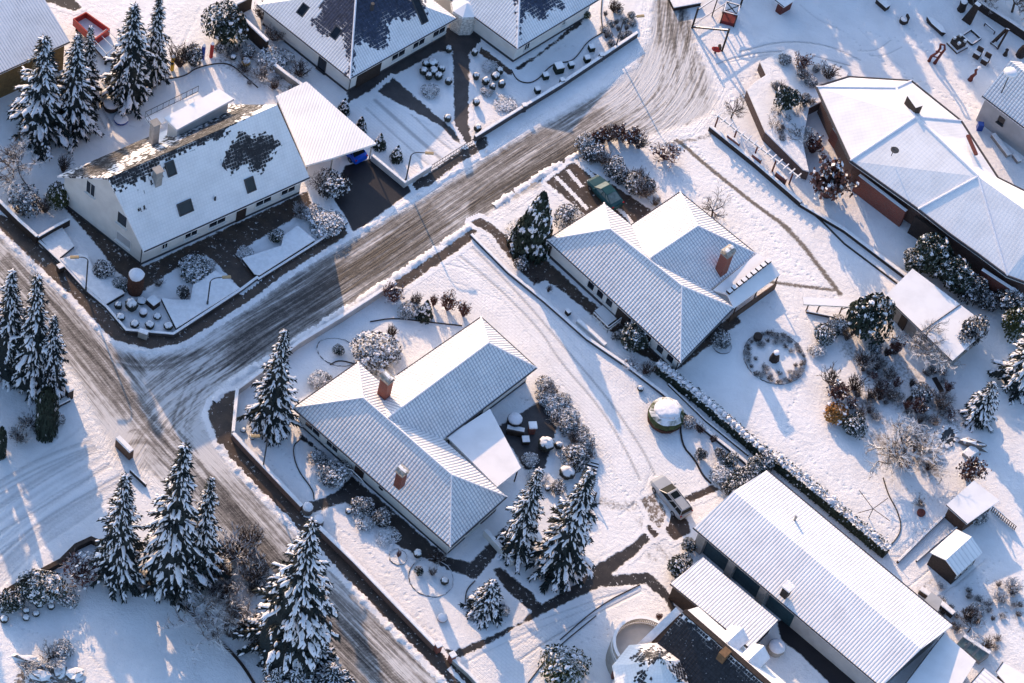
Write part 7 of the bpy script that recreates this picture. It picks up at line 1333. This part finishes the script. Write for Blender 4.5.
play('curved_sculpture', 'tall red brown curved wooden sculpture standing in front of the cube seat', (932, 62), [('left_curve', 'rust_brown', lambda m, c: m.tube([c + Vector(p) for p in ((-.35, 0, 0), (-.3, 0, .8), (.15, 0, 1.7), (.25, 0, 2.4), (.1, 0, 3.0))], [.2, .16, .14, .14, .12], 6)), ('right_curve', 'rust_brown', lambda m, c: m.tube([c + Vector(p) for p in ((.3, -.1, 0), (.45, 0, .8), (.6, 0, 1.7), (.75, 0, 2.4), (.55, 0, 3.05), (.1, 0, 3.0))], [.22, .16, .14, .14, .12, .1], 6)), ('rungs', 'rust_brown', lambda m, c: [m.beam(c + Vector((-.1, 0, z)), c + Vector((.6, 0, z)), .12, .1) for z in (.9, 1.8)])])
play('cube_seat', 'dark block seat with four snowy corner posts on a plinth', (957, 46), [('plinth', 'dark_wood_snow', B3(0, 0, .12, 1.7, 1.7, .24, R(-40))), ('block', 'dark_wood', B3(0, 0, .6, 1.2, 1.2, .75, R(-40))), ('corner_posts', 'white_wood_snow', lambda m, c: [m.box(c + Vector((x, y, 1.1)), (.3, .3, .3), R(-40)) for x, y in ((.6, 0), (-.6, 0), (0, .6), (0, -.6))])])
play('sand_box', 'low snow filled sand box frame beside the cube seat', (971, 38), [('frame', 'dark_wood_snow', lambda m, c: [m.box(c + Vector((x, y, .15)), s, R(-35)) for x, y, s in ((.45, .6, (1.5, .15, .3)), (-.45, -.6, (1.5, .15, .3)), (.62, -.45, (.15, 1.5, .3)), (-.62, .45, (.15, 1.5, .3)))])])
play('slide_tower', 'tall dark tapering slab at the fence of the play area', (967, 22), [('slab', 'dark_wood', lambda m, c: m.prism([c + Vector(p) for p in ((-.65, .1, 0), (.35, -.4, 0), (.5, -.1, 0), (-.5, .4, 0))], [c + Vector(p) + zz * 2.9 for p in ((.05, .2, 0), (.6, -.1, 0), (.65, .1, 0), (.1, .4, 0))])), ('snow_cover', 'snow_cap', B3(.36, .15, 2.98, .6, .4, .15, R(-28)))])
play('carved_figure', 'carved dark post with a snowy head left of the tapering slab', (961, 10), [('post', 'dark_wood', lambda m, c: m.lathe(c, [(.45, 0), (.38, .8), (.42, 1.3)], 8, jit=.1)), ('snow_cover', 'snow_cap', lambda m, c: m.blob(c + zz * 1.4, (.4, .4, .18)))])
play('low_table', 'small dark frame table near the fence', (989, 30), [('frame', 'dark_wood_snow', lambda m, c: [m.beam(c + Vector((-.6, .4, .5)), c + Vector((.6, -.4, .5)), .15, .12), m.beam(c + Vector((-.6, .4, 0)), c + Vector((-.6, .4, .5)), .12, .12), m.beam(c + Vector((.6, -.4, 0)), c + Vector((.6, -.4, .5)), .12, .12)])])
play('beam_tripod', 'dark leaning beam frame against the fence wall', (996, 46), [('beams', 'dark_wood_snow', lambda m, c: [m.beam(c + Vector((-.6, .1, 0)), c + Vector((.4, .6, 2.4)), .2, .2), m.beam(c + Vector((.2, -.4, 0)), c + Vector((.6, .5, 2.5)), .2, .2), m.beam(c + Vector((-.1, .7, 0)), c + Vector((.5, .6, 2.4)), .18, .18), m.beam(c + Vector((-.6, .1, .2)), c + Vector((.2, -.4, .2)), .14, .14)])])
play('log_stool', 'left one of two dark chair shaped logs in front of the leaning beams', (976, 57), [('seat', 'dark_wood_snow', B3(0, 0, .35, .7, .6, .7, R(-20))), ('backrest', 'dark_wood', B3(.15, .3, .7, .7, .15, 1.3, R(-20)))])
play('log_stool', 'right one of two dark chair shaped logs in front of the leaning beams', (984, 63), [('seat', 'dark_wood_snow', B3(0, 0, .35, .7, .6, .7, R(-20))), ('backrest', 'dark_wood', B3(.15, .3, .7, .7, .15, 1.3, R(-20)))])
play('twisted_post', 'slim red brown twisted post closest to the pale house', (970, 80), [('post', 'rust_brown', lambda m, c: m.tube([c + Vector(p) for p in ((0, 0, 0), (.05, 0, .6), (.3, 0, 1.2), (.15, 0, 1.7), (.4, 0, 2.2))], [.3, .2, .15, .15, .1], 7)), ('snow_cover', 'snow_cap', lambda m, c: m.blob(c + Vector((.4, 0, 2.2)), (.25, .25, .15)))])
play('carved_figure', 'short dark carved post between the leaning beams and the right edge', (1005, 55), [('post', 'dark_wood', lambda m, c: m.lathe(c, [(.3, 0), (.15, .6), (.2, .9)], 8, jit=.1))])
play('carved_figure', 'dark carved figure standing at the right edge by the fence', (1020, 56), [('post', 'dark_wood', lambda m, c: m.lathe(c, [(.5, 0), (.45, 1.0), (.25, 1.6)], 8, jit=.1))])
